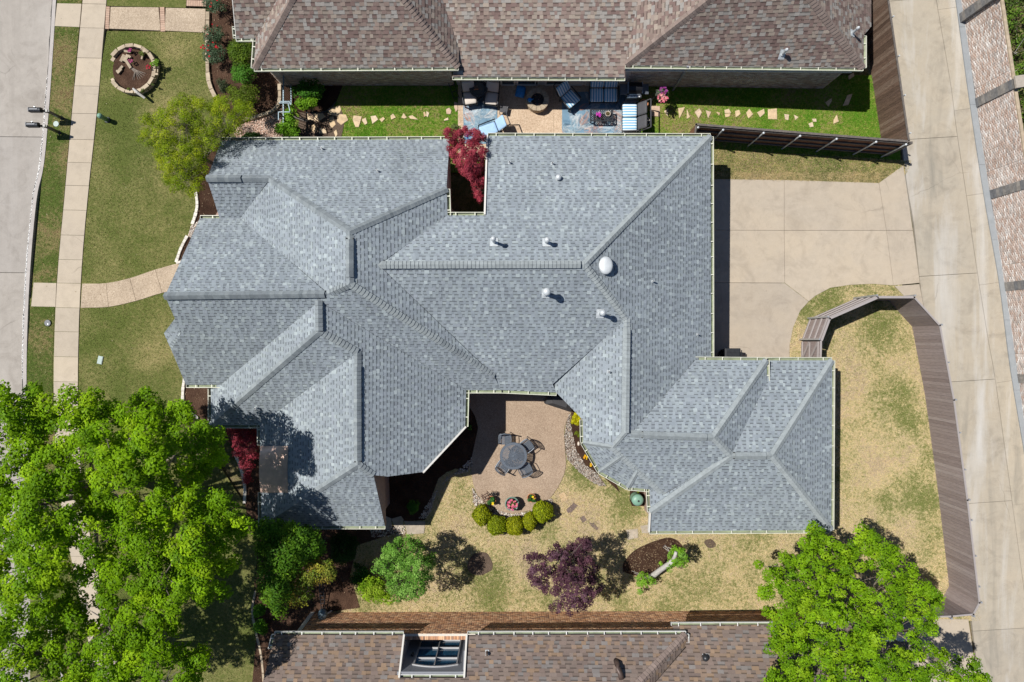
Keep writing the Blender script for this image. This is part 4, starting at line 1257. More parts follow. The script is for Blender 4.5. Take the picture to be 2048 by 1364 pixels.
for a, b_, fs in (('a', 'ap', ('U2', 'UW')), ('b', 'ap', ('U2', 'U3')), ('g', 'ap2', ('U5', 'U6')), ('i', 'ap2', ('U6', 'U7'))):
    p, q = RU[a] + Vector((0, 0, .012)), RU[b_] + Vector((0, 0, .012))
    q = p.lerp(q, .62)
    ridge(p, q, [PU[f] for f in fs], nroof, M['cap_brown'], w=.15, step=.15, budget=budu, rest=restu)
BR_N = ((.48, .36, .29), (.58, .46, .37), (.42, .32, .265), (.62, .53, .45), (.53, .40, .32), (.66, .59, .52))
W0 = P(564, 171); W1 = P(908, 171); W2 = P(1250, 172); W3 = P(1646, 177); WN = P(1655, -330); WW = P(560, -330)
brick_wall('wall', W1, W0, -.05, 2.30, nhouse, BR_N, M['mortar'])
brick_wall('wall', W3, W2, -.05, 2.30, nhouse, BR_N, M['mortar'])
brick_wall('wall', WN, W3, -.05, 2.30, nhouse, BR_N, M['mortar'], bl=.4, bh=.134)
brick_wall('wall', W0, WW, -.05, 2.30, nhouse, BR_N, M['mortar'], bl=.4, bh=.134)
pw0, pw1 = P(914, 171), P(1250, 172)
mb = MB(); mb.beam(pw0 + Vector((0, .08, 1.1)), pw1 + Vector((0, .08, 1.1)), .12, 2.25).build('porch_wall', M['tan_siding'], nhouse)
def opening(px0, px1, z0, z1, parent, name, sash=(.5,)):
    """glazed opening in the porch wall between two picture columns"""
    a, b_ = P(px0, 171), P(px1, 171); y = a.y + .02
    fr = MB(); t = .06
    for zz in (z0, z1): fr.box(((a.x + b_.x) / 2, y - .02, zz), (b_.x - a.x, .09, t))
    for xx in [a.x, b_.x] + [a.x + (b_.x - a.x) * s for s in sash]: fr.box((xx, y - .02, (z0 + z1) / 2), (t, .088, z1 - z0 - t))
    w = fr.build(name, M['trim'], parent)
    MB().box(((a.x + b_.x) / 2, y + .0, (z0 + z1) / 2), (b_.x - a.x - t, .03, z1 - z0 - t)).build('pane', M['glass'], w)
    return w
opening(1003, 1029, .10, 2.1, nhouse, 'patio_door', ())
opening(1035, 1076, .10, 2.1, nhouse, 'patio_door', (.86,))
opening(1091, 1126, .12, 2.1, nhouse, 'window', ())
opening(1128, 1164, .12, 2.1, nhouse, 'window', ())
opening(1170, 1236, .12, 2.1, nhouse, 'window', (.5,))
opening(984, 996, .30, .46, nhouse, 'wall_grille', ())
MB().beam(P(1345, 178) + Vector((0, -.08, .05)), P(1345, 178) + Vector((0, -.08, 2.75)), .09, .07, up=(0, 1, 0)).build('downspout', M['siding'], nhouse)
for px, py in ((1572, 101), (1715, 57)):
    pipe_vent(px, py, nhouse, PU, FU, RU, .05, .45, .07, flash=.16)

# ---------------- the tan-brown-roofed brick house to the south
VS = {'a': (549, 1270, EV), 'b': (807, 1270, EV), 'c': (797, 1356), 'd': (770, 1620), 'e': (455, 1650), 'f': (935, 1270, EV), 'g': (1372, 1269, EV), 'h': (1005, 1650), 'i': (905, 1650), 'j': (1372, 1293), 'k': (1063, 1650),
      'l': (1343, 1252, 3.1), 'm': (1720, 1250, 3.1), 'n': (1740, 1650), 'p': (930, 1356)}
FS = {'V1': (['a', 'b', 'c', 'p', 'f', 'g', 'h', 'e'], (0, 1), .72), 'VE': (['g', 'j', 'k', 'h'], (-1, 0), .72), 'V3': (['l', 'm', 'n', 'k', 'j'], (0, 1), .68)}
RS, PS = solve_roof(VS, FS, [], wp=.6)
shouse = thing('tan_roofed_house', P(1100, 1300), 'brick house with tan and brown shingle roof along the bottom of the photo', 'house')
sroof = roof_deck(RS, FS, PS, shouse, M['deck_brown'])
TANS = ((.178, .136, .118), (.195, .152, .13), (.162, .125, .11), (.235, .165, .115), (.185, .147, .128), (.185, .168, .16), (.172, .134, .116), (.215, .156, .118))
ss = Shingles()
for i, (f, (vs_, up, _)) in enumerate(FS.items()):
    ss.face([RS[v] for v in vs_], PS[f], TANS, seed=200 + i, up=up, expo=.15, wmin=.12, wmax=.30, strip=(.10, .08, .07))
ss.build('shingles', sroof)
buds = [290]; rests = MB()
ridge(RS['g'] + Vector((0, 0, .012)), RS['g'].lerp(RS['h'], .45) + Vector((0, 0, .012)), [PS['V1'], PS['VE']], sroof, M['cap_brown'], budget=buds, rest=rests)
gutter(RS['a'], RS['b'], shouse, M['gutter_grey']); gutter(RS['f'], RS['g'], shouse, M['gutter_grey']); gutter(RS['l'], RS['m'], shouse, M['gutter_grey'])
gutter(RS['g'], RS['j'], shouse, M['gutter_grey'])
gutter(RS['a'].lerp(RS['e'], .085), RS['a'], shouse, M['gutter_grey'])
gutter(RS['c'], RS['p'], shouse, M['gutter_grey'])
for p, q in ((RS['b'], RS['c']), (RS['p'], RS['f'])):
    d = (q - p).normalized(); n = Vector((-d.y, d.x, 0)).normalized()
    MB().beam(p + n * .03 + Vector((0, 0, .01)), q + n * .03 + Vector((0, 0, .01)), .07, .2).build('rake_trim', M['trim'], shouse)
BR_S = ((.42, .22, .125), (.52, .29, .165), (.34, .19, .12), (.58, .37, .23), (.47, .25, .145), (.28, .17, .12), (.55, .34, .21))
yw = P(600, 1225).y
sl0 = P(630, 1225); sl1 = P(1760, 1220)
def X(px, py): return P(px, py).x
xw0, xw1 = P(803, 1270, EV).x, P(935, 1270, EV).x
brick_wall('wall', (sl0.x, yw, 0), (sl1.x, yw + .09, 0), -.05, 2.30, shouse, BR_S, M['mortar'])
# rowlock bricks on top of the low court wall, in front of the recessed window wall
so = MB().beam((xw0 - .02, yw - .13, 2.2), (xw1 + .02, yw - .13, 2.2), .22, .12).build('wall_top', M['mortar'], shouse)
xx = xw0
while xx < xw1 - .05:
    c_ = BR_S[rnd.randrange(7)]; k = rnd.uniform(.95, 1.25)
    MB().box((xx + .035, yw - .115, 2.235 + rnd.uniform(-.003, .003)), (.062, .25, .10), col=tuple(v * k for v in c_)).build('rowlock_brick', M['brick'], so)
    xx += .075
MB().box(((sl0.x + xw0) / 2, yw - .10, 2.42), (xw0 - sl0.x - .1, .16, .30)).build('frieze', M['trim'], shouse)
MB().box(((sl1.x + xw1) / 2, yw - .10, 2.42), (sl1.x - xw1 - .1, .16, .30)).build('frieze', M['trim'], shouse)
YB = -578 * CAM_H / FPX                       # back wall of the court
zt = RS['c'].z - .06
xg0, xg1 = X(838, 1283) * .955, X(923, 1283) * .955
zb, za = 1.0, 3.52
dm = MB(); Lx = xg0 - xw0; Rx = xw1 - xg1
dm.box(((xw0 + xg0) / 2, YB - .08, zt / 2), (Lx, .14, zt)); dm.box(((xw1 + xg1) / 2, YB - .08, zt / 2), (Rx, .14, zt))
dm.box(((xg0 + xg1) / 2, YB - .08, zb / 2), (xg1 - xg0, .139, zb))
n = 12   # wall above the segmental arch
for i in range(n):
    x0 = xg0 + (xg1 - xg0) * i / n; x1 = xg0 + (xg1 - xg0) * (i + 1) / n; tm = ((i + .5) / n - .5) * 2
    za_ = za - .2 * tm * tm
    dm.box(((x0 + x1) / 2, YB - .08, (za_ + zt) / 2), (x1 - x0, .138, zt - za_))
for x_ in (xw0 + .06, xw1 - .06):             # side walls of the court, cut to the roof slope
    m_ = []
    for yy in (yw - .24, YB):
        zr = PS['V1'][0] * x_ + PS['V1'][1] * yy + PS['V1'][2] - .05
        m_.append((yy, zr))
    for s_ in (-.06, .06): m_.append(None)
    (ya, za1), (yb_, zb1) = m_[0], m_[1]
    dm.add([(x_ - .06, ya, 0), (x_ + .06, ya, 0), (x_ + .06, yb_, 0), (x_ - .06, yb_, 0), (x_ - .06, ya, za1), (x_ + .06, ya, za1), (x_ + .06, yb_, zb1), (x_ - .06, yb_, zb1)], [(3, 2, 1, 0), (4, 5, 6, 7), (0, 1, 5, 4), (1, 2, 6, 5), (2, 3, 7, 6), (3, 0, 4, 7)])
dm.build('court_wall', M['siding'], shouse)
win = MB()
xm = xg0 + (xg1 - xg0) * .48
for xx in (xg0 + .04, xm, xg1 - .05): win.box((xx, YB - .02, (zb + za - .16) / 2), (.055 if xx != xm else .035, .10, za - zb - .16))
for zz in (zb + .03, 1.78, 2.72): win.box(((xg0 + xg1) / 2, YB - .022, zz), (xg1 - xg0 - .06, .095, .035))
for i in range(n):
    x0 = xg0 + (xg1 - xg0) * i / n; x1 = xg0 + (xg1 - xg0) * (i + 1) / n
    z0 = za - .2 * (2 * i / n - 1) ** 2; z1 = za - .2 * (2 * (i + 1) / n - 1) ** 2
    win.beam((x0, YB - .018, z0 - .02), (x1, YB - .018, z1 - .02), .11, .07)
wn_ = win.build('arched_window', M['frame_grey'], shouse)
for x0, x1 in ((xg0 + .08, xm - .03), (xm + .03, xg1 - .1)):
    for z0, z1 in ((zb + .06, 1.75), (1.81, 2.69)):
        MB().box(((x0 + x1) / 2, YB - .06, (z0 + z1) / 2), (x1 - x0, .02, z1 - z0)).build('pane', M['glass_blue'], wn_)
MB().box(((xg0 + xg1) / 2, YB - .06, 3.06), (xg1 - xg0 - .16, .02, .6)).build('pane', M['glass_blue'], wn_)
lamp = MB(); lamp.lathe((xw0 + .42, YB + .06, 2.4), [(.03, 0), (.055, .03), (.06, .2), (.02, .24)], 10); lamp.build('wall_lamp', M['black_plastic'], shouse)
tag(MB().prism([(xw0, YB), (xw1, YB), (xw1, yw - .2), (xw0, yw - .2)], -.05, .05).build('court_floor', M['sidewalk'], shouse))
# pale corner post of the wall
MB().box((sl0.x - .09, yw - .06, 1.2), (.17, .2, 2.45)).build('corner_post', M['trim'], shouse)
brick_wall('side_wall', (sl0.x - .2, yw - 3.5, 0), (sl0.x - .2, yw - .0, 0), -.05, 2.3, shouse, BR_S, M['mortar'])
MB().prism([(sl0.x + .1, yw - .12), (xw0 - .01, yw - .12), (xw0 - .01, YB - .2), (xw1 + .01, YB - .2), (xw1 + .01, yw - .12), (sl1.x, yw - .12), (sl1.x, yw - 9), (sl0.x + .1, yw - 9)], -.05, 2.25).build('core', M['deck_brown'], shouse)
pipe_vent(974, 1308, shouse, PS, FS, RS, .05, .16, .06, mat='deck_brown', flash=.1)
M['brown_metal'] = plain('brown_metal', (.09, .062, .052), .5, .2, .15)
c = on_roof(1232, 1322, PS, FS, RS)
mb = MB(); mb.smooth = True
tp = P(1231, 1322, c.z + .42)
mb.tube([c - Vector((0, 0, .1)), Vector((c.x, c.y, c.z + .34)), Vector((c.x + .02, c.y - .06, c.z + .46)), Vector((c.x + .09, c.y - .26, c.z + .50)), Vector((c.x + .14, c.y - .46, c.z + .50))], [.10, .10, .105, .10, .11], 14)
fl = mb.build('flue_elbow', M['brown_metal'], shouse)
pipe_vent(1411, 1316, shouse, PS, FS, RS, .08, .12, .13, mat='black_plastic', flash=.12)
# ------------------------------------------------------------------ fences
def board_mesh(w, t, h, dog=.03):
    mb = MB()
    x, y = w / 2, t / 2
    pr = [(-x, 0), (x, 0), (x, h - dog), (x - dog, h), (-x + dog, h), (-x, h - dog)]
    vv = [(a, -y, b_) for a, b_ in pr] + [(a, y, b_) for a, b_ in pr]
    n = 6
    mb.add(vv, [(0, 1, 2, 3, 4, 5), (11, 10, 9, 8, 7, 6)] + [(i + n, (i + 1) % n + n, (i + 1) % n, i)[::1] for i in range(n)])
    return mb.mesh('board')

def fence_run(root, a, b, h, pitch, bme, mat, side, rails=(), rail_mat=None, rail_t=.04, cap=None, over=0.0):
    """boards from a to b (ground points); rails on the `side` (+1 left of a->b)"""
    a, b = Vector((a.x, a.y, 0)), Vector((b.x, b.y, 0)); d = b - a; L = d.length; x = d.normalized(); n = Vector((-x.y, x.x, 0)) * side
    k = max(1, int(round(L / pitch))); ang = math.atan2(x.y, x.x)
    base = root.location
    for i in range(k):
        p = a + x * (L * (i + .5) / k)
        o = bpy.data.objects.new('board', bme)
        C.objects.link(o); o.parent = root
        o.location = p - base + n * (rnd.uniform(-.004, .004) + (over if i % 2 else 0)) + Vector((0, 0, rnd.uniform(-.012, .012)))
        o.rotation_euler = (0, 0, ang)
    for z in rails:
        MB().beam(a + n * .05 + Vector((0, 0, z)), b + n * .05 + Vector((0, 0, z)), rail_t, .09).build('rail', rail_mat, root)
    if cap:
        MB().beam(a - x * .03 + Vector((0, 0, h + .02)), b + x * .03 + Vector((0, 0, h + .02)), cap, .04).build('cap_rail', rail_mat, root)

HF = 1.98
wf = thing('brown_wood_fence', Vector((*P2(1817, 281, HF), 0)), 'weathered dark brown board fence along the alley behind the brown-roofed house', 'fence', 'wooden fences at the alley corner')
bme = board_mesh(.14, .02, HF); bme.materials.append(M['wood_dark'])
A0 = P(1750, -150, HF); A1 = P(1776, 0, HF); A2 = P(1817, 281, HF)
fence_run(wf, A0, A1, HF, .143, bme, None, 1, (.3, 1.0, 1.7), M['rail_wood'], cap=.07)
fence_run(wf, A1, A2, HF, .143, bme, None, 1, (.3, 1.0, 1.7), M['rail_wood'], cap=.07)
for t in (.12, .4, .68, .95):
    q = A1.lerp(A2, t); n = Vector((.99, .15, 0)) * .12
    MB().tube([Vector((q.x, q.y, 0)) + n, Vector((q.x, q.y, HF + .04)) + n], .03, 8).build('post', M['galv'], wf)
wf2 = thing('brown_wood_fence', Vector((*P2(1600, 266, HF), 0)), 'brown board fence with rails and posts showing between side yard and driveway', 'fence', 'wooden fences at the alley corner')
bme2 = board_mesh(.14, .02, HF); bme2.materials.append(M['wood_red'])
B0 = P(1392, 249, HF); B1 = P(1817, 283, HF)
fence_run(wf2, B0, B1, HF, .143, bme2, None, -1, (.25, .75, 1.3, 1.86), M['rail_wood'], rail_t=.05, cap=.09)
E0 = P(1389, 276, HF)
fence_run(wf2, B0, Vector((E0.x, E0.y, 0)), HF, .143, bme2, None, 1, (), M['rail_wood'], cap=.07)
for px, py in ((1396, 250), (1446, 255), (1527, 261), (1600, 267), (1673, 273), (1752, 279), (1812, 284)):
    q = P(px, py, HF); n = Vector((.08, -1, 0)) * .10
    po = MB(); po.tube([Vector((q.x, q.y, 0)) + n, Vector((q.x, q.y, HF - .02)) + n], .033, 8)
    po.lathe(Vector((q.x, q.y, HF - .02)) + n, [(.05, 0), (.045, .04), (.01, .06)], 8); po.build('post', M['galv'], wf2)
q = P(1818, 283, HF)
MB().beam(Vector((q.x + .08, q.y - .06, 0)), Vector((q.x + .08, q.y - .06, HF + .05)), .10).build('post', M['rail_wood'], wf2)

cf = thing('composite_fence', Vector((*P2(1907, 800, HF), 0)), 'tall grey-brown composite privacy fence curving round the right-hand lawn', 'fence')
cme = board_mesh(.141, .02, HF, .004); cme.materials.append(M['composite'])
CP = [(1643, 680), (1659, 637), (1755, 595), (1828, 595), (1879, 651), (1907, 800), (1934, 1000), (1958, 1205), (1946, 1228), (1903, 1232), (1790, 1236)]
CW = [P(x, y, HF) for x, y in CP]
for i, (a, b_) in enumerate(zip(CW, CW[1:])):
    out = 1
    fence_run(cf, a, b_, HF, .149, cme, None, out, (.2, .8, 1.35, 1.86), M['comp_rail'], rail_t=.05, cap=.07 if i > 1 else .09)
for i, p in enumerate(CW):
    d = (CW[min(i + 1, len(CW) - 1)] - CW[max(i - 1, 0)]); d.z = 0; d.normalize(); n = Vector((-d.y, d.x, 0)) * .10
    MB().beam(Vector((p.x, p.y, 0)) + n, Vector((p.x, p.y, HF + .03)) + n, .07).build('post', M['zinc'], cf)
for a, b_, t in ((4, 5, .5), (5, 6, .33), (5, 6, .7), (6, 7, .2), (6, 7, .55), (6, 7, .85)):
    p = CW[a].lerp(CW[b_], t); n = Vector((.98, .14, 0)) * .11
    MB().beam(Vector((p.x, p.y, 0)) + n, Vector((p.x, p.y, HF + .01)) + n, .06).build('post', M['zinc'], cf)
gt = thing('composite_gate', Vector((*P2(1642, 700, HF), 0)), 'grey-brown gate with slanted braces between fence and garage wing', 'gate')
G0, G1 = P(1641, 722, HF), P(1642, 683, HF)
fence_run(gt, G0, G1, HF - .03, .15, cme, None, 1, (.22, 1.80), M['comp_rail'], rail_t=.05, cap=.08)
g0 = Vector((G0.x - .06, G0.y, 0)); g1 = Vector((G1.x - .06, G1.y, 0))
for (t0, z0), (t1, z1) in (((.05, .25), (.95, .95)), ((.95, 1.0), (.05, 1.0)), ((.05, 1.05), (.95, 1.8))):
    MB().beam(g0.lerp(g1, t0) + Vector((0, 0, z0)), g0.lerp(g1, t1) + Vector((0, 0, z1)), .04, .09).build('brace', M['comp_rail'], gt)

# ------------------------------------------------------------------ long brick wall with stone piers along the alley
AW_T = [(1975, -150), (2000, 0), (2021, 140), (2048, 318), (2079, 520), (2108, 710), (2141, 960), (2170, 1200), (2200, 1420)]
HW = 2.25
bw = thing('alley_brick_wall', P(1955, 300), 'pale pinkish brick wall with grey stone piers beyond the alley', 'wall')
BR_A = ((.50, .40, .345), (.58, .49, .44), (.46, .34, .285), (.64, .59, .55), (.50, .38, .32), (.56, .47, .42), (.43, .38, .35), (.70, .66, .63), (.60, .53, .49))
WT = [P(x, y, HW) for x, y in AW_T]
for a, b_ in zip(WT, WT[1:]):
    brick_wall('panel', b_, a, -.05, HW, bw, BR_A, M['mortar'], out=.010)
    MB().beam(a + Vector((.05, .008, .035)), b_ + Vector((.05, .008, .035)), .13, .07).build('coping', M['lime'], bw)
M['pier'] = objvar('pier_stone', ((.19, .185, .18), (.25, .235, .22), (.15, .155, .165), (.29, .27, .245)), .85, noise=.2)
M['pier_cap'] = plain('pier_cap_stone', (.34, .30, .255), .85, var=.12, scale=10)
for (px, py) in ((1908, 38), (1940, 207), (1969, 390), (1998, 574), (2024, 757), (2055, 960), (1880, -140)):
    b0 = P(px + 8, py)       # west face of the pier on the ground
    t = (b0.y - WT[0].y) / (WT[-1].y - WT[0].y)
    dirw = Vector((.148, -1, 0)).normalized(); nw_ = Vector((-.989, -.146, 0))
    pr = tag(MB().beam(b0 - nw_ * .26 + Vector((0, 0, -.05)), b0 - nw_ * .26 + Vector((0, 0, 2.5)), .36, .36, up=(0, 1, 0)).build('pier', M['mortar_dark'], bw))
    nb = 12
    for i in range(nb):
        z0 = .02 + i * 2.48 / nb
        m4 = Matrix.Rotation(math.atan2(dirw.y, dirw.x), 3, 'Z')
        MB().box(b0 - nw_ * .26 + Vector((0, 0, z0 + 2.48 / nb / 2)), (.40, .46, 2.48 / nb - .012), m=m4).build('block', M['pier'], pr)
    MB().box(b0 - nw_ * .26 + Vector((0, 0, 2.55)), (.50, .56, .10), m=m4).build('cap', M['pier_cap'], pr)

# wrought iron side-yard fence and arbour of the northern house
M_ib = M['iron_blue']
iff = thing('iron_fence', P(566, 220), 'blue-grey iron side-yard fence with vine-covered gate beside the brick house', 'fence')
F0, F1 = P(566, 168), P(566, 285)
HI = 1.25
F0 = Vector((P(566, 160, HI).x, F0.y, 0)); F1 = Vector((F0.x, F1.y, 0))
for z in (.15, HI - .05): MB().beam(F0 + Vector((0, 0, z)), F1 + Vector((0, 0, z)), .045, .05).build('rail', M_ib, iff)
nb = 24
for i in range(nb + 1):
    p = F0.lerp(F1, i / nb)
    MB().beam(p, p + Vector((0, 0, HI)), .018).build('picket', M_ib, iff)
for px, py in ((566, 205), (566, 238), (557, 224), (577, 206)):
    p = P(px, py, 2.0)
    MB().beam(Vector((p.x, p.y, 0)), Vector((p.x, p.y, 1.95)), .04).build('arbour_post', M['iron'], iff)
for (a, b_) in (((557, 224), (580, 224)), ((560, 203), (580, 203)), ((558, 206), (578, 206)), ((579, 203), (581, 210)), ((557, 224), (557, 240)), ((576, 206), (580, 222))):
    MB().beam(P(*a, 1.95), P(*b_, 1.95), .03, .03).build('arbour_bar', M_ib, iff)
# wooden sill by the gate and small hoop edging of the fern bed
tag(MB().beam(P(584, 233) + Vector((0, 0, .07)), P(617, 244) + Vector((0, 0, .07)), .1, .12).build('landscape_timber', M['rail_wood']), 'short grey timber lying in bare soil beside the iron gate', 'timber')
ho = MB()
hp = smooth_line([(613, 226), (640, 226), (655, 222), (666, 213), (672, 204)], 5)
ho.tube([P(x, y) + Vector((0, 0, .06)) for x, y in hp], .035, 8)
tag(ho.build('bed_border', M['black_plastic']), kind='structure')
M['rust'] = plain('rusty_iron', (.10, .055, .04), .7, .3, .25)
tr = thing('iron_trellis', P(635, 244), 'small rusty iron arch trellis over flagstones beside the fern bed', 'trellis')
for dy in (0, 10):
    pts = [P(616 + i * 4.6, 228 + dy * .5 + i * 3.6) + Vector((0, 0, 1.0 * math.sin(math.pi * i / 9))) for i in range(10)]
    t_ = MB(); t_.tube(pts, .014, 6); t_.build('arch', M['rust'], tr)
for i in range(1, 9):
    a = P(616 + i * 4.6, 228 + i * 3.6) + Vector((0, 0, 1.0 * math.sin(math.pi * i / 9))); b_ = P(616 + i * 4.6, 233 + i * 3.6) + Vector((0, 0, 1.0 * math.sin(math.pi * i / 9)))
    MB().beam(a, b_, .018).build('rung', M['rust'], tr)
# ------------------------------------------------------------------ street side things
def mailbox(px, py, label):
    h = 1.12
    p = P(px, py, h)
    t = thing('mailbox', (p.x + .42, p.y - .02, 0), label, 'mailbox', 'mailboxes at the kerb')
    post = MB(); post.beam((0, 0, 0), (0, 0, 1.05), .10, .10, up=(0, 1, 0)); post.lathe((0, 0, 0), [(.11, 0), (.11, .05), (.06, .08)], 4)
    post.build('post', M['black_plastic'], t, True)
    arm = MB(); arm.beam((.1, 0, .98), (-.55, 0, .98), .08, .07); arm.beam((-.03, 0, .72), (-.34, 0, .96), .04, .05); arm.build('bracket', M['black_plastic'], t, True)
    b = MB(); b.smooth = False
    prof = [(-.10, 0), (.10, 0), (.10, .13), (.085, .185), (.045, .215), (0, .225), (-.045, .215), (-.085, .185), (-.10, .13)]
    n = len(prof)
    x0, x1 = -.66, -.16
    vv = [(x0, y, 1.03 + z) for y, z in prof] + [(x1, y, 1.03 + z) for y, z in prof]
    b.add(vv, [(i, (i + 1) % n, n + (i + 1) % n, n + i) for i in range(n)] + [tuple(range(n - 1, -1, -1)), tuple(range(n, 2 * n))])
    bx = b.build('box', M['iron'], t, True)
    MB().box((-.675, 0, 1.135), (.03, .19, .19)).build('door', M['iron'], bx, True)
    MB().beam((-.6, 0, 1.262), (-.25, 0, 1.262), .05, .02).build('ridge_plate', M['iron'], bx, True)
    MB().box((-.4, .108, 1.17), (.04, .012, .14)).build('flag', M['steel'], bx, True)
    return t
mailbox(71, 219, 'upper of two dark mailboxes on posts beside the street')
mailbox(66, 249, 'lower of two dark mailboxes on posts beside the street')
cv = thing('meter_cover', P(113, 248), 'round pale green meter cover in the parkway grass beside the mailboxes', 'utility cover')
MB().lathe((0, 0, 0), [(.13, 0), (.13, .03), (.12, .04)], 16).build('lid', M['lid_green'], cv, True)
cv = thing('valve_cover', P(97, 646), 'dark round metal cover with bright spot in the strip below the front walk', 'utility cover')
MB().lathe((0, 0, 0), [(.15, 0), (.15, .06), (.14, .075)], 20).build('ring', M['iron'], cv, True)
MB().lathe((.03, -.05, .075), [(.04, 0), (.03, .02)], 10).build('plug', M['galv'], cv, True)
cv = thing('meter_box', P(201, 720), 'rectangular pale blue-green box lid set in the front lawn', 'utility cover', rz=R(-12))
MB().box((0, 0, .015), (.22, .36, .05)).build('frame', M['lid_green'], cv, True)
MB().box((0, 0, .045), (.18, .32, .012)).build('lid', M['lid_green'], cv, True)
pdl = thing('utility_pedestal', P(215, 240), 'green round-topped utility pedestal beside the sidewalk', 'utility post')
k = MB(); k.smooth = True; k.lathe((0, 0, 0), [(.10, 0), (.10, .50), (.115, .51), (.115, .58), (.10, .64), (.05, .68), (.01, .69)], 18); k.build('body', M['green_plastic'], pdl, True)
MB().lathe((0, 0, 0), [(.14, 0), (.14, .03), (.11, .04)], 16).build('base', M['iron'], pdl, True)

# round raised bed on the front lawn
rb = thing('stone_ring_bed', P(270, 142), 'round raised planting bed ringed with stone on the front lawn', 'raised bed')
ctr = P(270, 143)
rr = 1.02
MB().lathe((0, 0, 0), [(rr - .1, 0), (rr - .1, .16), (rr * .6, .2), (.02, .22)], 28).build('soil', M['red_mulch'], rb, True)
for row in range(2):
    n = 17
    for i in range(n):
        a0 = 2 * math.pi * (i + .5 * row) / n
        am = math.degrees(a0) % 360
        if 150 < am < 203 and row == 1: continue
        if 165 < am < 200: continue
        L = 2 * math.pi * rr / n * .94
        m3 = Matrix.Rotation(a0 + math.pi / 2, 3, 'Z')
        MB().box((math.cos(a0) * rr * (1 + rnd.uniform(-.015, .02)), math.sin(a0) * rr * 1.02, .085 + .155 * row), (L, .15 * rnd.uniform(.85, 1.1), .15), m=m3).build('stone', M['lime'], rb, True)
for (px, py, l, w, a, tilt) in ((246, 118, .34, .12, 62, 8), (253, 118, .34, .13, 60, 14), (258, 130, .42, .12, -58, 5), (242, 138, .28, .09, 50, 20), (256, 104, .30, .09, -8, 25), (286, 113, .34, .06, 75, 10), (290, 104, .18, .08, 30, 10), (240, 144, .26, .08, 48, 10), (236, 144, .10, .08, 0, 0), (314, 150, .15, .09, 0, 0), (317, 140, .3, .04, 85, 0), (260, 115, .14, .1, -40, 0)):
    p = P(px, py, .25) - ctr
    m3 = Matrix.Rotation(R(a), 3, 'Z') @ Matrix.Rotation(R(tilt), 3, 'X')
    MB().box((p.x, p.y, .27), (l, w, .10), m=m3).build('loose_stone', M['lime'], rb, True)
rt = MB()
for s in range(7):
    a = R(-20 - s * 14 + rnd.uniform(-5, 5)); 
    rt.tube([(-.1, .1, .23), (.15 + .1 * math.cos(a), -.05 + .1 * math.sin(a), .25), (.55 * math.cos(a) + .1, .5 * math.sin(a), .20)], [.04, .03, .012], 6)
rt.build('root', M['bark'], rb, True)
lg = thing('driftwood_log', P(280, 190), 'short pale log lying across the rim of the round stone bed', 'log')
k = MB(); p0 = P(266, 177, .42) - P(280, 190); p1 = P(291, 197, .30) - P(280, 190)
k.tube([(p0.x, p0.y, .40), ((p0.x + p1.x) / 2 - .03, (p0.y + p1.y) / 2, .46), (p1.x, p1.y, .34)], [.05, .065, .05], 10)
k.build('log_body', M['pale_bark'], lg, True)

# ------------------------------------------------------------------ furniture kits
def stripe_mat(name, a, b_, n=11.0, axis=0):
    m, t, b = nodes(name)
    sp = t.nodes.new('ShaderNodeSeparateXYZ'); t.links.new(objc(t), sp.inputs[0])
    f = math_(t, 'FRACT', math_(t, 'MULTIPLY', sp.outputs[axis], n))
    c = ramp(t, f, [(0, a), (.47, a), (.53, b_), (.97, b_), (1, a)])
    t.links.new(c, b.inputs['Base Color']); b.inputs['Roughness'].default_value = .9
    b.inputs['Specular IOR Level'].default_value = .15
    return m
M['stripe'] = stripe_mat('striped_cloth', (.66, .74, .78), (.15, .36, .56), 8.5)
M['stripe_y'] = stripe_mat('striped_cloth_across', (.76, .78, .78), (.50, .60, .66), 13.0, 1)
M['wicker'] = plain('dark_wicker', (.055, .055, .062), .7, 0, .35, 60, .5)

def cushion_obj(name, c, d, mat, parent, m=None, r=.05):
    """a cushion with its own origin, so that a woven stripe follows it"""
    o = MB().cushion((0, 0, 0), d, r).build(name, mat, parent, True)
    for p in o.data.polygons: p.use_smooth = True
    o.location = c
    if m is not None: o.rotation_euler = m.to_euler()
    return o

def lattice(mb, w, d, z, nx, ny, t=.014, th=.012, y0=0.0):
    for i in range(nx + 1): mb.beam((-w / 2 + w * i / nx, y0 - d / 2, z), (-w / 2 + w * i / nx, y0 + d / 2, z), t, th)
    for j in range(ny + 1): mb.beam((-w / 2, y0 - d / 2 + d * j / ny, z + .0015), (w / 2, y0 - d / 2 + d * j / ny, z + .0015), t, th)

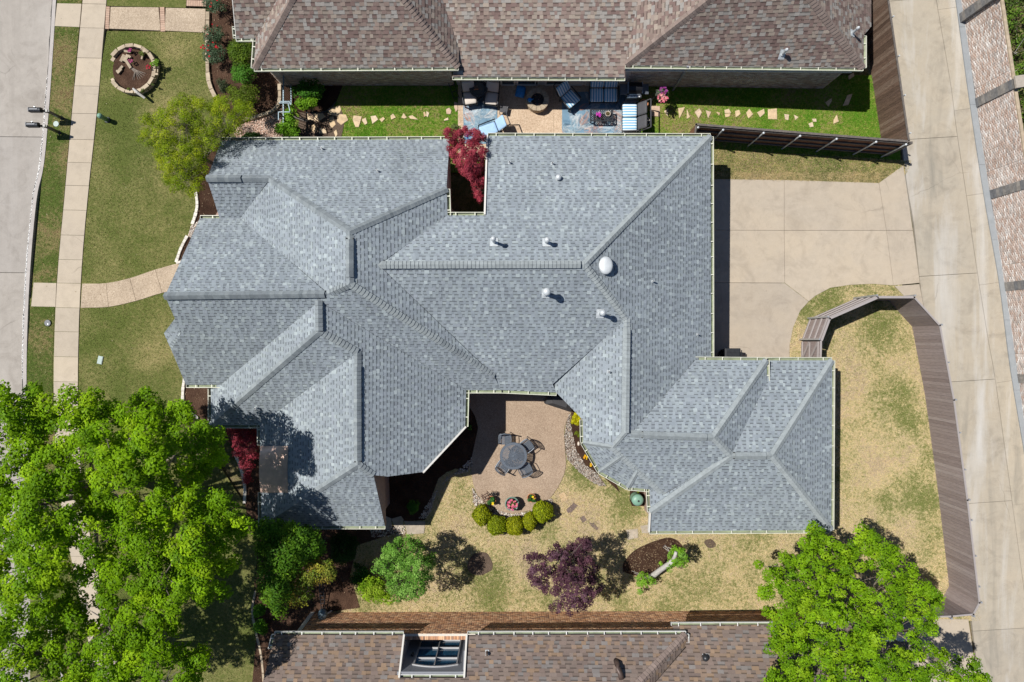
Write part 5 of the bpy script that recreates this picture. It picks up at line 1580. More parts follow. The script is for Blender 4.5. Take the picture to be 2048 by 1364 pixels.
def cast_chair(px, py, face, label):
    """cast metal dining chair; local -y is the front"""
    t = thing('patio_chair', P(px, py, .44) * 1.0, label, 'chair', 'cast metal chairs round the patio table')
    q = P(px, py, .44); t.location = (q.x, q.y, 0); t.rotation_euler = (0, 0, R(face))
    s = MB(); lattice(s, .46, .44, .44, 8, 8, .030, .016); s.beam((-.23, -.22, .44), (.23, -.22, .44), .05, .03); s.beam((-.23, .22, .44), (.23, .22, .44), .04, .03)
    for x in (-.23, .23): s.beam((x, -.22, .4405), (x, .22, .4405), .04, .03)
    s.build('seat', M['slate_metal'], t, True)
    arc = [(math.sin(a) * .27, .22 + .08 * math.cos(a) - .02, .88 + .05 * math.cos(a)) for a in [R(v) for v in range(-75, 76, 15)]]
    b = MB(); b.tube(arc, .020, 8)
    for x, y, z in arc[1:-1]: b.beam((x * .82, .22, .45), (x, y, z), .014, .014)
    for i in range(3):
        zz = .56 + i * .10; b.tube([(-.2 - .02 * i, .235, zz), (0, .275 + .01 * i, zz + .03), (.2 + .02 * i, .235, zz)], .010, 6)
    b.beam((-.24, .20, .44), arc[0], .03); b.beam((.24, .20, .44), arc[-1], .03)
    b.build('backrest', M['slate_metal'], t, True)
    for sx in (-1, 1):
        a = MB(); a.tube([(sx * .26, .22, .68), (sx * .285, .05, .665), (sx * .28, -.16, .655), (sx * .25, -.2, .60), (sx * .235, -.19, .45)], .018, 8); a.build('armrest', M['slate_metal'], t, True)
        for sy in (-1, 1):
            l = MB(); l.tube([(sx * .22, sy * .20, .44), (sx * .235, sy * .23, .2), (sx * .25, sy * .26, 0)], [.018, .016, .02], 8); l.build('leg', M['slate_metal'], t, True)
    return t
cast_chair(1010, 878, 0, 'cast metal chair at the top left of the round table, half in house shadow')
cast_chair(1053, 891, -52, 'cast metal chair at the upper right side of the round patio table')
cast_chair(1006, 932, 145, 'cast metal chair at the lower left side of the round patio table')
cast_chair(1050, 937, -152, 'cast metal chair at the lower right side of the round patio table')
tb = thing('patio_table', P(1027, 912), 'round slate-grey cast metal table with pierced top on the aggregate patio', 'table')
q = P(1027, 912, .73); tb.location = (q.x, q.y, 0)
tp_ = MB(); tp_.lathe((0, 0, .715), [(.50, 0), (.60, 0), (.61, .015), (.60, .03), (.50, .03), (.50, 0)], 48, False, False)
for r_ in [.045 * k for k in range(1, 12)]:
    n = 40
    for i in range(n): 
        a0, a1 = 2 * math.pi * i / n, 2 * math.pi * (i + 1) / n
        tp_.add([(math.cos(a) * (r_ + s) , math.sin(a) * (r_ + s), .738) for a, s in ((a0, -.013), (a0, .013), (a1, .013), (a1, -.013))], [(0, 1, 2, 3)])
for i in range(40):
    a = 2 * math.pi * i / 40; r0 = .05 if i % 4 == 0 else (.18 if i % 2 == 0 else .30)
    tp_.beam((math.cos(a) * r0, math.sin(a) * r0, .733), (math.cos(a) * .51, math.sin(a) * .51, .733), .022, .012)
tp_.lathe((0, 0, .728), [(.055, 0), (.05, .016), (.012, .018)], 16)
tp_.build('tabletop', M['slate_metal'], tb, True)
MB().lathe((0, 0, 0), [(.06, .1), (.045, .4), (.07, .66), (.2, .715)], 16).build('pedestal', M['slate_metal'], tb, True)
for i in range(4):
    a = R(45 + 90 * i); l = MB(); l.tube([(math.cos(a) * .04, math.sin(a) * .04, .3), (math.cos(a) * .25, math.sin(a) * .25, .14), (math.cos(a) * .40, math.sin(a) * .40, .02)], .022, 8); l.build('leg', M['slate_metal'], tb, True)

def pot(px, py, r_, h, mat, label, name='flower_pot', z=0.04, rim=True, soil=True, cat='pot', sq=1.0, group=None):
    p = P(px, py, h + z)
    t = thing(name, (p.x, p.y, z), label, cat, group)
    k = MB(); k.smooth = True
    k.lathe((0, 0, 0), [(r_ * .66, 0), (r_ * .86, h * .5), (r_ * .98, h * .9), (r_ * 1.06, h * .92), (r_ * 1.06, h), (r_ * .92, h), (r_ * .88, h * .86), (r_ * .3, h * .85)], 24)
    k.build('pot', M[mat], t, True)
    if soil: MB().lathe((0, 0, h * .85), [(r_ * .87, 0), (r_ * .5, .02), (.01, .03)], 16).build('soil', M['mulch'], t, True)
    return t

P_GREEN = pot(1024, 1008, .30, .46, 'glazed', 'large green glazed planter of pink flowers at the foot of the patio')
P_TERR = pot(1063, 996, .19, .36, 'terracotta', 'terracotta pot of yellow flowers at the right of the green planter')
P_LEFT = pot(983, 1001, .19, .34, 'terracotta', 'small pot of yellow flowers and dark leaves left of the green planter')
st = thing('folding_stand', P(972, 991), 'small brown metal folding stand behind the left flower pot', 'plant stand', rz=R(30))
for x in (-.14, .14):
    f = MB(); f.beam((x, -.18, .02), (x, .18, .42), .02); f.beam((x, .18, .02), (x, -.18, .42), .02); f.build('side_frame', M['rust'], st, True)
for j in range(4):
    MB().beam((-.15, -.16 + .1 * j, .43), (.15, -.16 + .1 * j, .43), .045, .014).build('slat', M['rust'], st, True)
ln_ = thing('plant_lantern', P(988, 985), 'small black metal lantern frame beside the left flower pot', 'lantern')
k = MB()
for x in (-.08, .08):
    for y in (-.08, .08): k.beam((x, y, 0), (x, y, .34), .015)
for z in (.02, .34):
    for s in (-1, 1): k.beam((-.08, s * .08, z), (.08, s * .08, z), .015); k.beam((s * .08, -.08, z), (s * .08, .08, z), .015)
k.build('frame', M['iron'], ln_, True); MB().lathe((0, 0, .34), [(.10, 0), (.02, .08)], 4).build('roof', M['iron'], ln_, True)

cg = thing('covered_grill', P(1118, 800), 'grill under a black fitted cover below the eave at the patio corner', 'grill')
k = MB(); w, d, h = .62, .32, 1.0
k.add([(-w, -d, 0), (w, -d, 0), (w, d, 0), (-w, d, 0), (-w * .95, -d * .95, .8), (w * .95, -d * .95, .8), (w * .95, d * .95, .8), (-w * .95, d * .95, .8), (-w * .5, -d * .5, h), (w * .5, -d * .5, h), (w * .5, d * .6, h + .06), (-w * .5, d * .6, h + .06)],
      [(0, 1, 5, 4), (1, 2, 6, 5), (2, 3, 7, 6), (3, 0, 4, 7), (4, 5, 9, 8), (5, 6, 10, 9), (6, 7, 11, 10), (7, 4, 8, 11), (8, 9, 10, 11)])
k.build('cover', M['cover_cloth'], cg, True); cg.rotation_euler = (0, 0, R(-18))
MB().box((0, 0, .02), (1.0, .5, .04)).build('base', M['iron'], cg, True)

bl = thing('rain_barrel', P(1276, 1002), 'round green drum with a domed lid beside the wall in a mulch corner', 'barrel')
q = P(1276, 1001, .8); bl.location = (q.x, q.y, 0)
k = MB(); k.smooth = True; k.lathe((0, 0, 0), [(.20, 0), (.245, .2), (.26, .42), (.25, .66), (.255, .67), (.255, .70)], 28); k.build('drum', M['green_plastic'], bl, True)
k = MB(); k.smooth = True; k.lathe((0, 0, .70), [(.262, -.01), (.262, .02), (.23, .07), (.15, .115), (.06, .13), (.01, .132)], 28); k.build('lid', M['green_plastic'], bl, True)
MB().lathe((.02, -.02, .825), [(.045, 0), (.045, .02), (.03, .03)], 12).build('vent_cap', M['black_plastic'], bl, True)
MB().beam((.24, 0, .5), (.34, .0, .5), .04).build('tap', M['iron'], bl, True)

bn = thing('trash_bin', P(1468, 711), 'black wheeled trash bin against the garage wing beside the driveway', 'bin')
q = P(1465, 711, 1.0); bn.location = (q.x, q.y, .03)
k = MB(); k.add([(-.26, -.24, .05), (.26, -.24, .05), (.26, .24, .05), (-.26, .24, .05), (-.33, -.3, .95), (.33, -.3, .95), (.33, .3, .95), (-.33, .3, .95)], [(3, 2, 1, 0), (0, 1, 5, 4), (1, 2, 6, 5), (2, 3, 7, 6), (3, 0, 4, 7), (4, 5, 6, 7)])
k.build('bin_body', M['black_plastic'], bn, True)
k = MB(); k.cushion((0, 0, .99), (.70, .64, .06), .03); ld = k.build('lid', M['black_plastic'], bn, True)
for y in (-.15, 0, .15): MB().beam((-.28, y, 1.035), (.28, y, 1.035), .03, .02).build('lid_rib', M['black_plastic'], ld, True)
MB().beam((.40, -.24, .96), (.40, .24, .96), .035).build('handle', M['black_plastic'], bn, True)
for y in (-.22, .22):
    k = MB(); k.tube([(.3, y - .03, .12), (.3, y + .03, .12)], .12, 14); k.build('wheel', M['iron'], bn, True)
hz = thing('hose_pot', P(1443, 708), 'round dark pot in shade beside the black trash bin', 'pot')
k = MB(); k.lathe((0, 0, .03), [(.17, 0), (.22, .3), (.2, .3), (.17, .24)], 18); k.build('pot', M['black_plastic'], hz, True)
MB().lathe((0, 0, .2), [(.18, 0), (.02, .02)], 14).build('soil', M['mulch'], hz, True)

# weathered ornament by the southern brick wall
orn = thing('garden_ornament', P(654, 1216), 'blue-grey rounded garden ornament standing on two pale posts beside the brick wall', 'garden ornament')
k = MB(); k.smooth = True; k.lathe((0, 0, .55), [(.02, 0), (.14, .05), (.2, .16), (.17, .28), (.08, .34), (.01, .35)], 20, sx=1.1, sy=1.3); k.build('urn', M['iron_blue'], orn, True)
for x in (-.26, .22):
    k = MB(); k.tube([(x, -.12, 0), (x * .6, -.02, .75)], [.035, .025], 8); k.build('post', M['white_paint'], orn, True)
k = MB(); k.beam((-.2, -.02, .6), (.2, -.02, .6), .04); k.build('crossbar', M['white_paint'], orn, True)
tl = thing('wooden_trellis', P(648, 1185), 'dark ladder trellis lying between shrubs beside the brick wall', 'trellis')
for x in (-.09, .09): MB().beam((x, -.7, .12), (x, .6, .5), .03).build('stile', M['iron'], tl, True)
for i in range(7): MB().beam((-.09, -.6 + .19 * i, .15 + .055 * i), (.09, -.6 + .19 * i, .15 + .055 * i), .02).build('rung', M['iron'], tl, True)

# ------------------------------------------------------------------ the neighbours' patio
def rug(pts, label, seed, nfr):
    w = [P2(*q) for q in pts]
    c = np.mean(w, 0)
    t = thing('area_rug', (c[0], c[1], .04), label, 'rug', 'palm leaf rugs on the tan patio')
    MB().prism(w, .042, .052).build('rug_base', plain('rug_blue_grey' + str(seed), (.14, .235, .32), .95, 0, .15, 2.0), t)
    A = np.array(w); lo, hi = A.min(0), A.max(0)
    r_ = random.Random(seed); mb = MB()
    cols = [(.55, .58, .60), (.50, .22, .15), (.09, .17, .25), (.42, .48, .52), (.50, .28, .21), (.62, .64, .65), (.34, .47, .55), (.13, .23, .32)]
    for i in range(nfr * 2):
        x, y = r_.uniform(lo[0], hi[0]), r_.uniform(lo[1], hi[1]); a = r_.uniform(0, 6.28); L = r_.uniform(.5, .9); col = cols[r_.randrange(len(cols))]
        z = .0535 + .0004 * i
        bend = r_.uniform(-.5, .5)
        k = 13
        for j in range(k):
            s = j / k; aa = a + bend * s
            px, py = x + math.cos(a + bend * s / 2) * L * s, y + math.sin(a + bend * s / 2) * L * s
            ll = L * .34 * math.sin(math.pi * min(1, s * .85 + .15)) + .02
            for sg in (-1, 1):
                b_ = aa + sg * R(48)
                dx, dy = math.cos(b_), math.sin(b_); nx_, ny_ = -dy, dx; wd = .0095
                q = [(px, py), (px + dx * ll * .5 + nx_ * wd, py + dy * ll * .5 + ny_ * wd), (px + dx * ll, py + dy * ll), (px + dx * ll * .5 - nx_ * wd, py + dy * ll * .5 - ny_ * wd)]
                if all(inside(A, np.array([u[0]]), np.array([u[1]]))[0] for u in q):
                    mb.add([(u[0], u[1], z) for u in q], [(0, 1, 2, 3)], col)
    mb.build('leaf_print', M['rug_print'], t, kind='stuff')
M['rug_print'] = vcol_mat('rug_print', .95, .1, 30, .1, 0)
rug([(926, 186), (995, 186), (994, 288), (928, 288)], 'blue-grey palm leaf rug under the round black table', 3, 26)
rug([(1124, 186), (1268, 180), (1264, 290), (1124, 290)], 'large palm leaf rug under the coffee table and loveseats', 5, 60)

def armchair(px, py, face, label, cloth, frame, w=.62, group=None, seat_h=.42, back_deg=18, seats=1, cname='lounge_chair', cat='chair', arms=True, back_h=.52, d=.60, back_cloth=None):
    q = P(px, py, .45)
    t = thing(cname, (q.x, q.y, .045), label, cat, group, R(face))
    W = w * seats
    f = MB(); f.box((0, 0, seat_h - .06), (W, d, .04)); f.beam((-W / 2, -d / 2, seat_h - .08), (W / 2, -d / 2, seat_h - .08), .05)
    f.build('frame', M[frame], t, True)
    for sx in (-1, 1):
        for sy in (-1, 1):
            MB().beam((sx * (W / 2 - .02), sy * (d / 2 - .03), 0), (sx * (W / 2 - .02), sy * (d / 2 - .03), seat_h), .045).build('leg', M[frame], t, True)
        if arms:
            a = MB(); a.tube([(sx * (W / 2 + .02), d / 2 + .02, .62), (sx * (W / 2 + .03), 0, .60), (sx * (W / 2 + .03), -d / 2 + .02, .58), (sx * (W / 2 + .02), -d / 2, .4)], .026, 8); a.build('armrest', M[frame], t, True)
    mb_ = Matrix.Rotation(R(90 - back_deg), 3, 'X')
    for i in range(seats):
        x = (i - (seats - 1) / 2) * w
        cushion_obj('seat_cushion', (x, -.02, seat_h + .03), (w - .03, d - .02, .11), M[cloth], t)
        cushion_obj('back_cushion', (x, d / 2 - .0 + math.sin(R(back_deg)) * back_h * .5, seat_h + .1 + math.cos(R(back_deg)) * back_h * .5), (w - .03, back_h, .11), M[back_cloth or cloth], t, mb_)
    bf = MB(); y1 = d / 2 + .08
    bf.beam((-W / 2, y1, seat_h), (-W / 2, y1 + math.sin(R(back_deg)) * (back_h + .1), seat_h + back_h + .08), .04); bf.beam((W / 2, y1, seat_h), (W / 2, y1 + math.sin(R(back_deg)) * (back_h + .1), seat_h + back_h + .08), .04)
    bf.beam((-W / 2, y1 + math.sin(R(back_deg)) * (back_h + .1), seat_h + back_h + .08), (W / 2, y1 + math.sin(R(back_deg)) * (back_h + .1), seat_h + back_h + .08), .04)
    bf.build('back_frame', M[frame], t, True)
    return t
armchair(940, 196, 8, 'beige-cushioned chair on the left of the round black table', 'beige_cloth', 'iron', .58, 'beige chairs at the black table', back_deg=30, d=.56)
armchair(983, 197, -8, 'beige-cushioned chair on the right of the round black table', 'beige_cloth', 'iron', .58, 'beige chairs at the black table', back_deg=30, d=.56)
bt = thing('round_black_table', P(957, 178), 'round black table with patterned rim between two beige chairs', 'table')
q = P(957, 177, .74); bt.location = (q.x, q.y, .045)
k = MB(); k.lathe((0, 0, .70), [(.30, 0), (.40, 0), (.41, .02), (.40, .035), (.30, .036)], 36, True, False); bo = k.build('tabletop', M['iron'], bt, True)
k = MB()
for i in range(30): a = 2 * math.pi * i / 30; k.box((math.cos(a) * .35, math.sin(a) * .35, .739), (.05, .035, .006), rz=a)
k.build('rim_pattern', M['slate_metal'], bo, True, kind='stuff')
MB().lathe((0, 0, .737), [(.28, 0), (.27, .008)], 30).build('glass_insert', M['glass'], bt, True)
MB().lathe((0, 0, 0), [(.24, 0), (.06, .04), (.05, .66), (.2, .70)], 16).build('pedestal', M['iron'], bt, True)
tr_ = thing('wooden_tray', (q.x - .1, q.y + .02, .79), 'small reddish wooden item lying on the round black table', 'tray')
MB().box((0, 0, .012), (.16, .14, .02), rz=.3).build('tray_base', M['brown_metal'], tr_, True); MB().beam((-.1, -.1, .03), (.1, -.08, .03), .03).build('tray_handle', M['terracotta'], tr_, True)
bc = thing('blue_cushion', P(1041, 185), 'bright blue folded mat lying on the tan patio beside the fire pit', 'mat', rz=R(-12))
bc.location.z = .045
cushion_obj('mat_pad', (0, 0, .06), (.42, .52, .10), M['blue_vinyl'], bc)
cushion_obj('mat_fold', (.02, -.02, .13), (.36, .44, .05), M['blue_vinyl'], bc)
fpit = thing('stone_fire_pit', P(1074, 203), 'round stone fire pit with black lava rock in the middle of the tan patio', 'fire pit')
q = P(1075, 199, .42); fpit.location = (q.x, q.y, .04)
for row in range(3):
    n = 13
    for i in range(n):
        a = 2 * math.pi * (i + .5 * (row % 2)) / n; r0, r1 = .30, .49 + .02 * (row == 2)
        L = 2 * math.pi / n * .47
        qd = [(math.cos(a + s * L) * rr_, math.sin(a + s * L) * rr_) for s, rr_ in ((-1, r0), (-1, r1), (0, r1 * 1.02), (1, r1), (1, r0))]
        k = MB(); k.prism(qd, .14 * row, .14 * row + .132); k.build('stone', M['lime'], fpit, True)
MB().lathe((0, 0, .25), [(.30, 0), (.30, .08), (.02, .12)], 20).build('fire_bowl', M['black_plastic'], fpit, True)
k = MB()
for i in range(70):
    a = rnd.uniform(0, 6.28); r_ = .27 * math.sqrt(rnd.random())
    k.lathe((math.cos(a) * r_, math.sin(a) * r_, .34), [(.022, 0), (.026, .02), (.012, .04)], 5, col=(.03, .03, .035) if rnd.random() < .85 else (.35, .16, .12))
k.build('lava_rocks', M['pebble'], fpit, True, kind='stuff')
wc = thing('watering_can', (q.x - .35, q.y - .06, .46), 'small blue watering can on the rim of the stone fire pit', 'watering can')
MB().lathe((0, 0, 0), [(.08, 0), (.085, .13), (.07, .14), (.06, .1)], 14).build('can_body', M['blue_vinyl'], wc, True)
k = MB(); k.tube([(.06, 0, .06), (.16, .02, .16)], [.02, .014], 8); k.build('spout', M['blue_vinyl'], wc, True)
k = MB(); k.tube([(-.07, 0, .12), (-.13, 0, .1), (-.08, 0, .02)], .012, 6); k.build('handle', M['blue_vinyl'], wc, True)
armchair(1140, 198, 41, 'striped armchair turned toward the coffee table, half in the shade', 'stripe', 'iron', .66, None, back_deg=38, d=.66)
armchair(1207, 190, 0, 'blue-striped two-seat loveseat in the house shade facing down', 'stripe', 'iron', .62, None, seats=2, cname='loveseat', cat='loveseat', back_deg=40, d=.62)
armchair(1260, 235, -90, 'sunlit white-striped loveseat with dark wicker back at the right end', 'stripe', 'wicker', .62, None, seats=2, cname='loveseat', cat='loveseat', back_deg=40, d=.66, back_cloth='wicker')
armchair(978, 260, -69, 'pale blue cushioned lounge chair beside the red maple', 'blue_cloth', 'iron', .56, None, back_deg=42, d=.78, back_h=.56)
ct = thing('coffee_table', P(1203, 231), 'rectangular black lattice coffee table holding two small pots', 'table')
q = P(1203, 231, .44); ct.location = (q.x, q.y, .052)
k = MB(); W, D = 1.0, .50
k.beam((-W / 2, -D / 2, .42), (W / 2, -D / 2, .42), .05, .03); k.beam((-W / 2, D / 2, .42), (W / 2, D / 2, .42), .05, .03); k.beam((-W / 2, -D / 2, .421), (-W / 2, D / 2, .421), .05, .03); k.beam((W / 2, -D / 2, .421), (W / 2, D / 2, .421), .05, .03)
for i in range(-5, 16):
    for sg in (-1, 1):
        x0 = -W / 2 + i * .1; a = (x0, -D / 2 * sg, .42); b_ = (x0 + D, D / 2 * sg, .42)
        t0 = max(0, (-W / 2 - a[0]) / D); t1 = min(1, (W / 2 - a[0]) / D)
        if t1 > t0: k.beam(Vector(a).lerp(Vector(b_), t0), Vector(a).lerp(Vector(b_), t1), .028, .012 + .002 * sg)
k.build('tabletop', M['iron'], ct, True)
for sx in (-1, 1):
    for sy in (-1, 1): MB().beam((sx * .46, sy * .21, 0), (sx * .46, sy * .21, .42), .04).build('leg', M['iron'], ct, True)
P_PURP = pot(1197, 230, .10, .15, 'black_plastic', 'black pot of purple flowers on the left of the coffee table', z=.475)
P_BEIG = pot(1216, 227, .11, .13, 'white_ceramic', 'pale round pot on the right of the coffee table', z=.475)
gr = thing('gas_grill', P(1268, 180), 'stainless gas grill with open black lid and side shelves by the brick wall', 'grill')
q = P(1269, 178, .95); gr.location = (q.x, q.y, .04)
k = MB(); k.box((0, 0, .5), (.62, .5, .7)); k.build('cabinet', M['steel'], gr, True)
k = MB(); k.box((0, .02, .9), (.62, .5, .1)); k.build('firebox', M['grill_lid'], gr, True)
k = MB(); k.tube([(-.30, .0, .97), (.30, .0, .97)], .26, 20); lid_ = k.build('lid', M['grill_lid'], gr, True)
for s in (-1, 1): MB().beam((s * .31, -.22, 1.0), (s * .31, .24, 1.08), .03, .16).build('lid_trim', M['steel'], lid_, True)
k = MB(); k.tube([(-.24, -.29, 1.05), (.24, -.29, 1.05)], .018, 8); k.build('lid_handle', M['steel'], lid_, True)
k = MB(); k.box((0, -.31, .85), (.6, .09, .14)); pn = k.build('control_panel', M['steel'], gr, True)
for i in range(4): MB().lathe((-.21 + .14 * i, -.34, .92), [(.03, 0), (.028, .025)], 10).build('knob', M['white_paint'], pn, True)
for s in (-1, 1): MB().box((s * .47, .0, .88), (.30, .44, .04)).build('side_shelf', M['slate_metal'], gr, True)
for x in (-.26, .26):
    for y in (-.2, .2):
        MB().lathe((x, y, 0), [(.04, 0), (.04, .14)], 10).build('caster', M['iron'], gr, True)
P_TC = pot(1288, 207, .19, .34, 'terracotta', 'terracotta pot with a leaning pole beside the gas grill')
P_BK = pot(1290, 243, .21, .36, 'black_plastic', 'empty black pot with pale rim behind the striped loveseat', soil=False)
k = MB(); k.lathe((0, 0, .34), [(.20, 0), (.225, .01), (.225, .03), (.2, .03), (.2, 0)], 24, False, False); k.build('rim', M['white_ceramic'], P_BK, True)
pot(1119, 272, .12, .2, 'brown_metal', 'brown pot half hidden under the gutter of the grey roof')
hk = thing('hanging_basket', P(1318, 200), 'hanging basket of pink and purple flowers on a hook in the side yard', 'flower basket')
q = P(1325, 190, 1.2); hk.location = (q.x, q.y, 0)
k = MB(); k.tube([(-.5, -.2, 0), (-.42, -.16, 1.2), (-.3, -.1, 1.62), (-.1, 0, 1.66), (0, 0, 1.5)], .014, 8); k.build('hook_pole', M['iron'], hk, True)
k = MB(); k.smooth = True; k.lathe((0, 0, .95), [(.05, 0), (.16, .08), (.2, .2), (.17, .2)], 16); k.build('basket', M['brown_metal'], hk, True)
for i in range(3):
    a = R(120 * i); MB().beam((math.cos(a) * .19, math.sin(a) * .19, 1.15), (0, 0, 1.5), .008).build('chain', M['iron'], hk, True)
ft = thing('folding_cart', P(909, 186), 'dark folded metal stand in shade at the left end of the tan patio', 'stand', rz=R(20))
for s in (-.12, .12): MB().beam((s, -.3, .02), (s, .3, .55), .03).build('frame_bar', M['iron'], ft, True)
for y in (-.25, 0, .25): MB().beam((-.14, y, .06 + .42 * (y + .3)), (.14, y, .06 + .42 * (y + .3)), .025).build('crossbar', M['iron'], ft, True)
fs_ = thing('metal_footstool', P(1008, 222), 'small dark metal frame standing at the shade edge on the patio', 'footstool', rz=R(-12))
for s in (-.16, .16):
    k = MB(); k.tube([(s, -.2, 0), (s, -.18, .25), (s, .14, .3), (s, .2, 0)], .016, 8); k.build('side_frame', M['iron'], fs_, True)
MB().box((0, -.02, .29), (.34, .3, .02)).build('top', M['wicker'], fs_, True)
pb = thing('blue_basin', P(941, 274), 'bright blue basin glimpsed under the red maple branches', 'basin')
MB().lathe((0, 0, .04), [(.14, 0), (.2, .16), (.18, .16), (.13, .02)], 20, False).build('bowl', M['blue_vinyl'], pb, True)
# ------------------------------------------------------------------ vegetation
def leaf_arrays(cl, n_per, size, cols, seed=0, up=.42, shell=.55, flat=.75, jit=.25, asp=.62):
    """leaf quads filling clumps cl = [(x, y, z, r)]; returns verts, faces, colours"""
    g_ = np.random.default_rng(seed)
    cl = np.asarray(cl, float)
    per = np.maximum(6, (n_per * (cl[:, 3] / cl[:, 3].mean()) ** 2).astype(int))
    idx = np.repeat(np.arange(len(cl)), per); n = len(idx)
    d = g_.normal(size=(n, 3)); d /= np.linalg.norm(d, axis=1)[:, None]
    d[:, 2] = np.where(d[:, 2] < -.35, -d[:, 2], d[:, 2])
    r = cl[idx, 3] * (shell + (1 - shell) * g_.random(n)) * g_.uniform(.8, 1.15, n)
    pos = cl[idx, :3] + d * r[:, None] * np.array([1, 1, flat])
    nr = d * .95 + np.array([0, 0, up]) + g_.normal(size=(n, 3)) * .34
    nr /= np.linalg.norm(nr, axis=1)[:, None]
    a = g_.normal(size=(n, 3)); t = np.cross(nr, a); t /= np.linalg.norm(t, axis=1)[:, None]; b = np.cross(nr, t)
    L = size * g_.uniform(.65, 1.3, n)[:, None]; W = L * asp
    V = np.zeros((n, 4, 3))
    V[:, 0] = pos - t * L * .5; V[:, 1] = pos + b * W * .5 - nr * L * .06; V[:, 2] = pos + t * L * .5 - nr * L * .12; V[:, 3] = pos - b * W * .5 - nr * L * .06
    cols = np.asarray(cols, float)
    cb = cols[g_.integers(0, len(cols), len(cl))] * g_.uniform(.85, 1.15, (len(cl), 1))
    c = cb[idx] * (1 - jit) + cols[g_.integers(0, len(cols), n)] * jit
    c *= g_.uniform(.78, 1.25, (n, 1))
    F = np.arange(n * 4).reshape(-1, 4)
    return V.reshape(-1, 3), F, np.repeat(c, 4, 0)

def leaf_obj(name, cl, n_per, size, cols, parent, mat='leaf', **kw):
    V, F, c = leaf_arrays(cl, n_per, size, cols, **kw)
    mi = np.array(world_of(parent).inverted())
    V = V @ mi[:3, :3].T + mi[:3, 3]
    return link(np_mesh(name, V, F, c), name, M[mat], parent)

def crown_clumps(outline, spacing, ztop, zedge, r, seed=0, gaps=(), under=.5, zn=.5, dome=None, thin=0.0, bough=None):
    """clump centres for a crown whose outline shows as a polygon of picture points"""
    g_ = np.random.default_rng(seed)
    A = np.array(outline, float); lo, hi = A.min(0), A.max(0)
    pts = []
    y = lo[1]
    while y < hi[1]:
        x = lo[0] + g_.uniform(0, spacing)
        while x < hi[0]:
            pts.append((x + g_.uniform(-.42, .42) * spacing, y + g_.uniform(-.42, .42) * spacing)); x += spacing
        y += spacing * .87
    pts = np.array(pts)
    k = inside(A, pts[:, 0], pts[:, 1])
    e = edge_dist(A, pts[:, 0], pts[:, 1])
    k &= (e > spacing * .3)
    for gx, gy, gr in gaps: k &= np.hypot(pts[:, 0] - gx, pts[:, 1] - gy) > gr * (1 + .25 * np.sin(np.arctan2(pts[:, 1] - gy, pts[:, 0] - gx) * 3 + gx))
    if thin: k &= (.55 * vnoise(pts[:, 0] + 900, pts[:, 1] + 900, spacing * 1.5, seed + 5) + .45 * vnoise(pts[:, 0] + 900, pts[:, 1] + 900, spacing * 4, seed + 6)) > thin
    pts = pts[k]; e = e[k]
    D = dome or max(e.max(), 1)
    s = np.clip(e / D, 0, 1)
    z = zedge + (ztop - zedge) * np.sqrt(1 - (1 - s) ** 2)
    z = z + zn * (vnoise(pts[:, 0], pts[:, 1], spacing * 3.2, seed) - .5) * 2 + g_.uniform(-.5, .5, len(z)) * zn * .6
    keep = np.ones(len(pts), bool)
    if bough:       # boughs: each a small dome of foliage with a deep gap to the next
        bs, depth = bough
        nbx = g_.uniform(lo, hi, (int((hi - lo).prod() / (bs * bs) * 1.15) + 3, 2)); hb = g_.uniform(-.5, .5, len(nbx)) * depth
        sc = g_.uniform(.75, 1.3, len(nbx))
        dd = np.hypot(pts[:, None, 0] - nbx[None, :, 0], pts[:, None, 1] - nbx[None, :, 1]) / sc[None]
        o2 = np.argsort(dd, 1)[:, :2]; i1 = o2[:, 0]; ar = np.arange(len(pts))
        d1 = dd[ar, i1]; d2 = dd[ar, o2[:, 1]]
        gapf = np.clip((d2 - d1) / (bs * .45), 0, 1)
        z = z + hb[i1] - depth * (1 - gapf) ** 2 * .9
        keep = (gapf > .10) | (g_.random(len(pts)) < .5)
    out = []
    for (x, y), zz in zip(pts[keep], z[keep]):
        q = P(x, y, zz); out.append((q.x, q.y, zz, r * g_.uniform(.75, 1.25)))
        if g_.random() < under:
            zl = zz - r * g_.uniform(1.5, 3.2)
            q2 = P(x + g_.uniform(-.4, .4) * spacing, y + g_.uniform(-.4, .4) * spacing, zl)
            out.append((q2.x, q2.y, zl, r * g_.uniform(.7, 1.1)))
    return out

def limb(mb, a, b, r0, r1, seed, sag=.3, n=6):
    g_ = random.Random(seed)
    a, b = Vector(a), Vector(b); mid = a.lerp(b, .45) + Vector((g_.uniform(-.25, .25), g_.uniform(-.25, .25), (b - a).length * sag * .4))
    pts = [(a * (1 - t) ** 2 + mid * 2 * t * (1 - t) + b * t * t) for t in [i / n for i in range(n + 1)]]
    mb.tube(pts, [r0 + (r1 - r0) * (i / n) ** .8 for i in range(n + 1)], 7)
    return pts

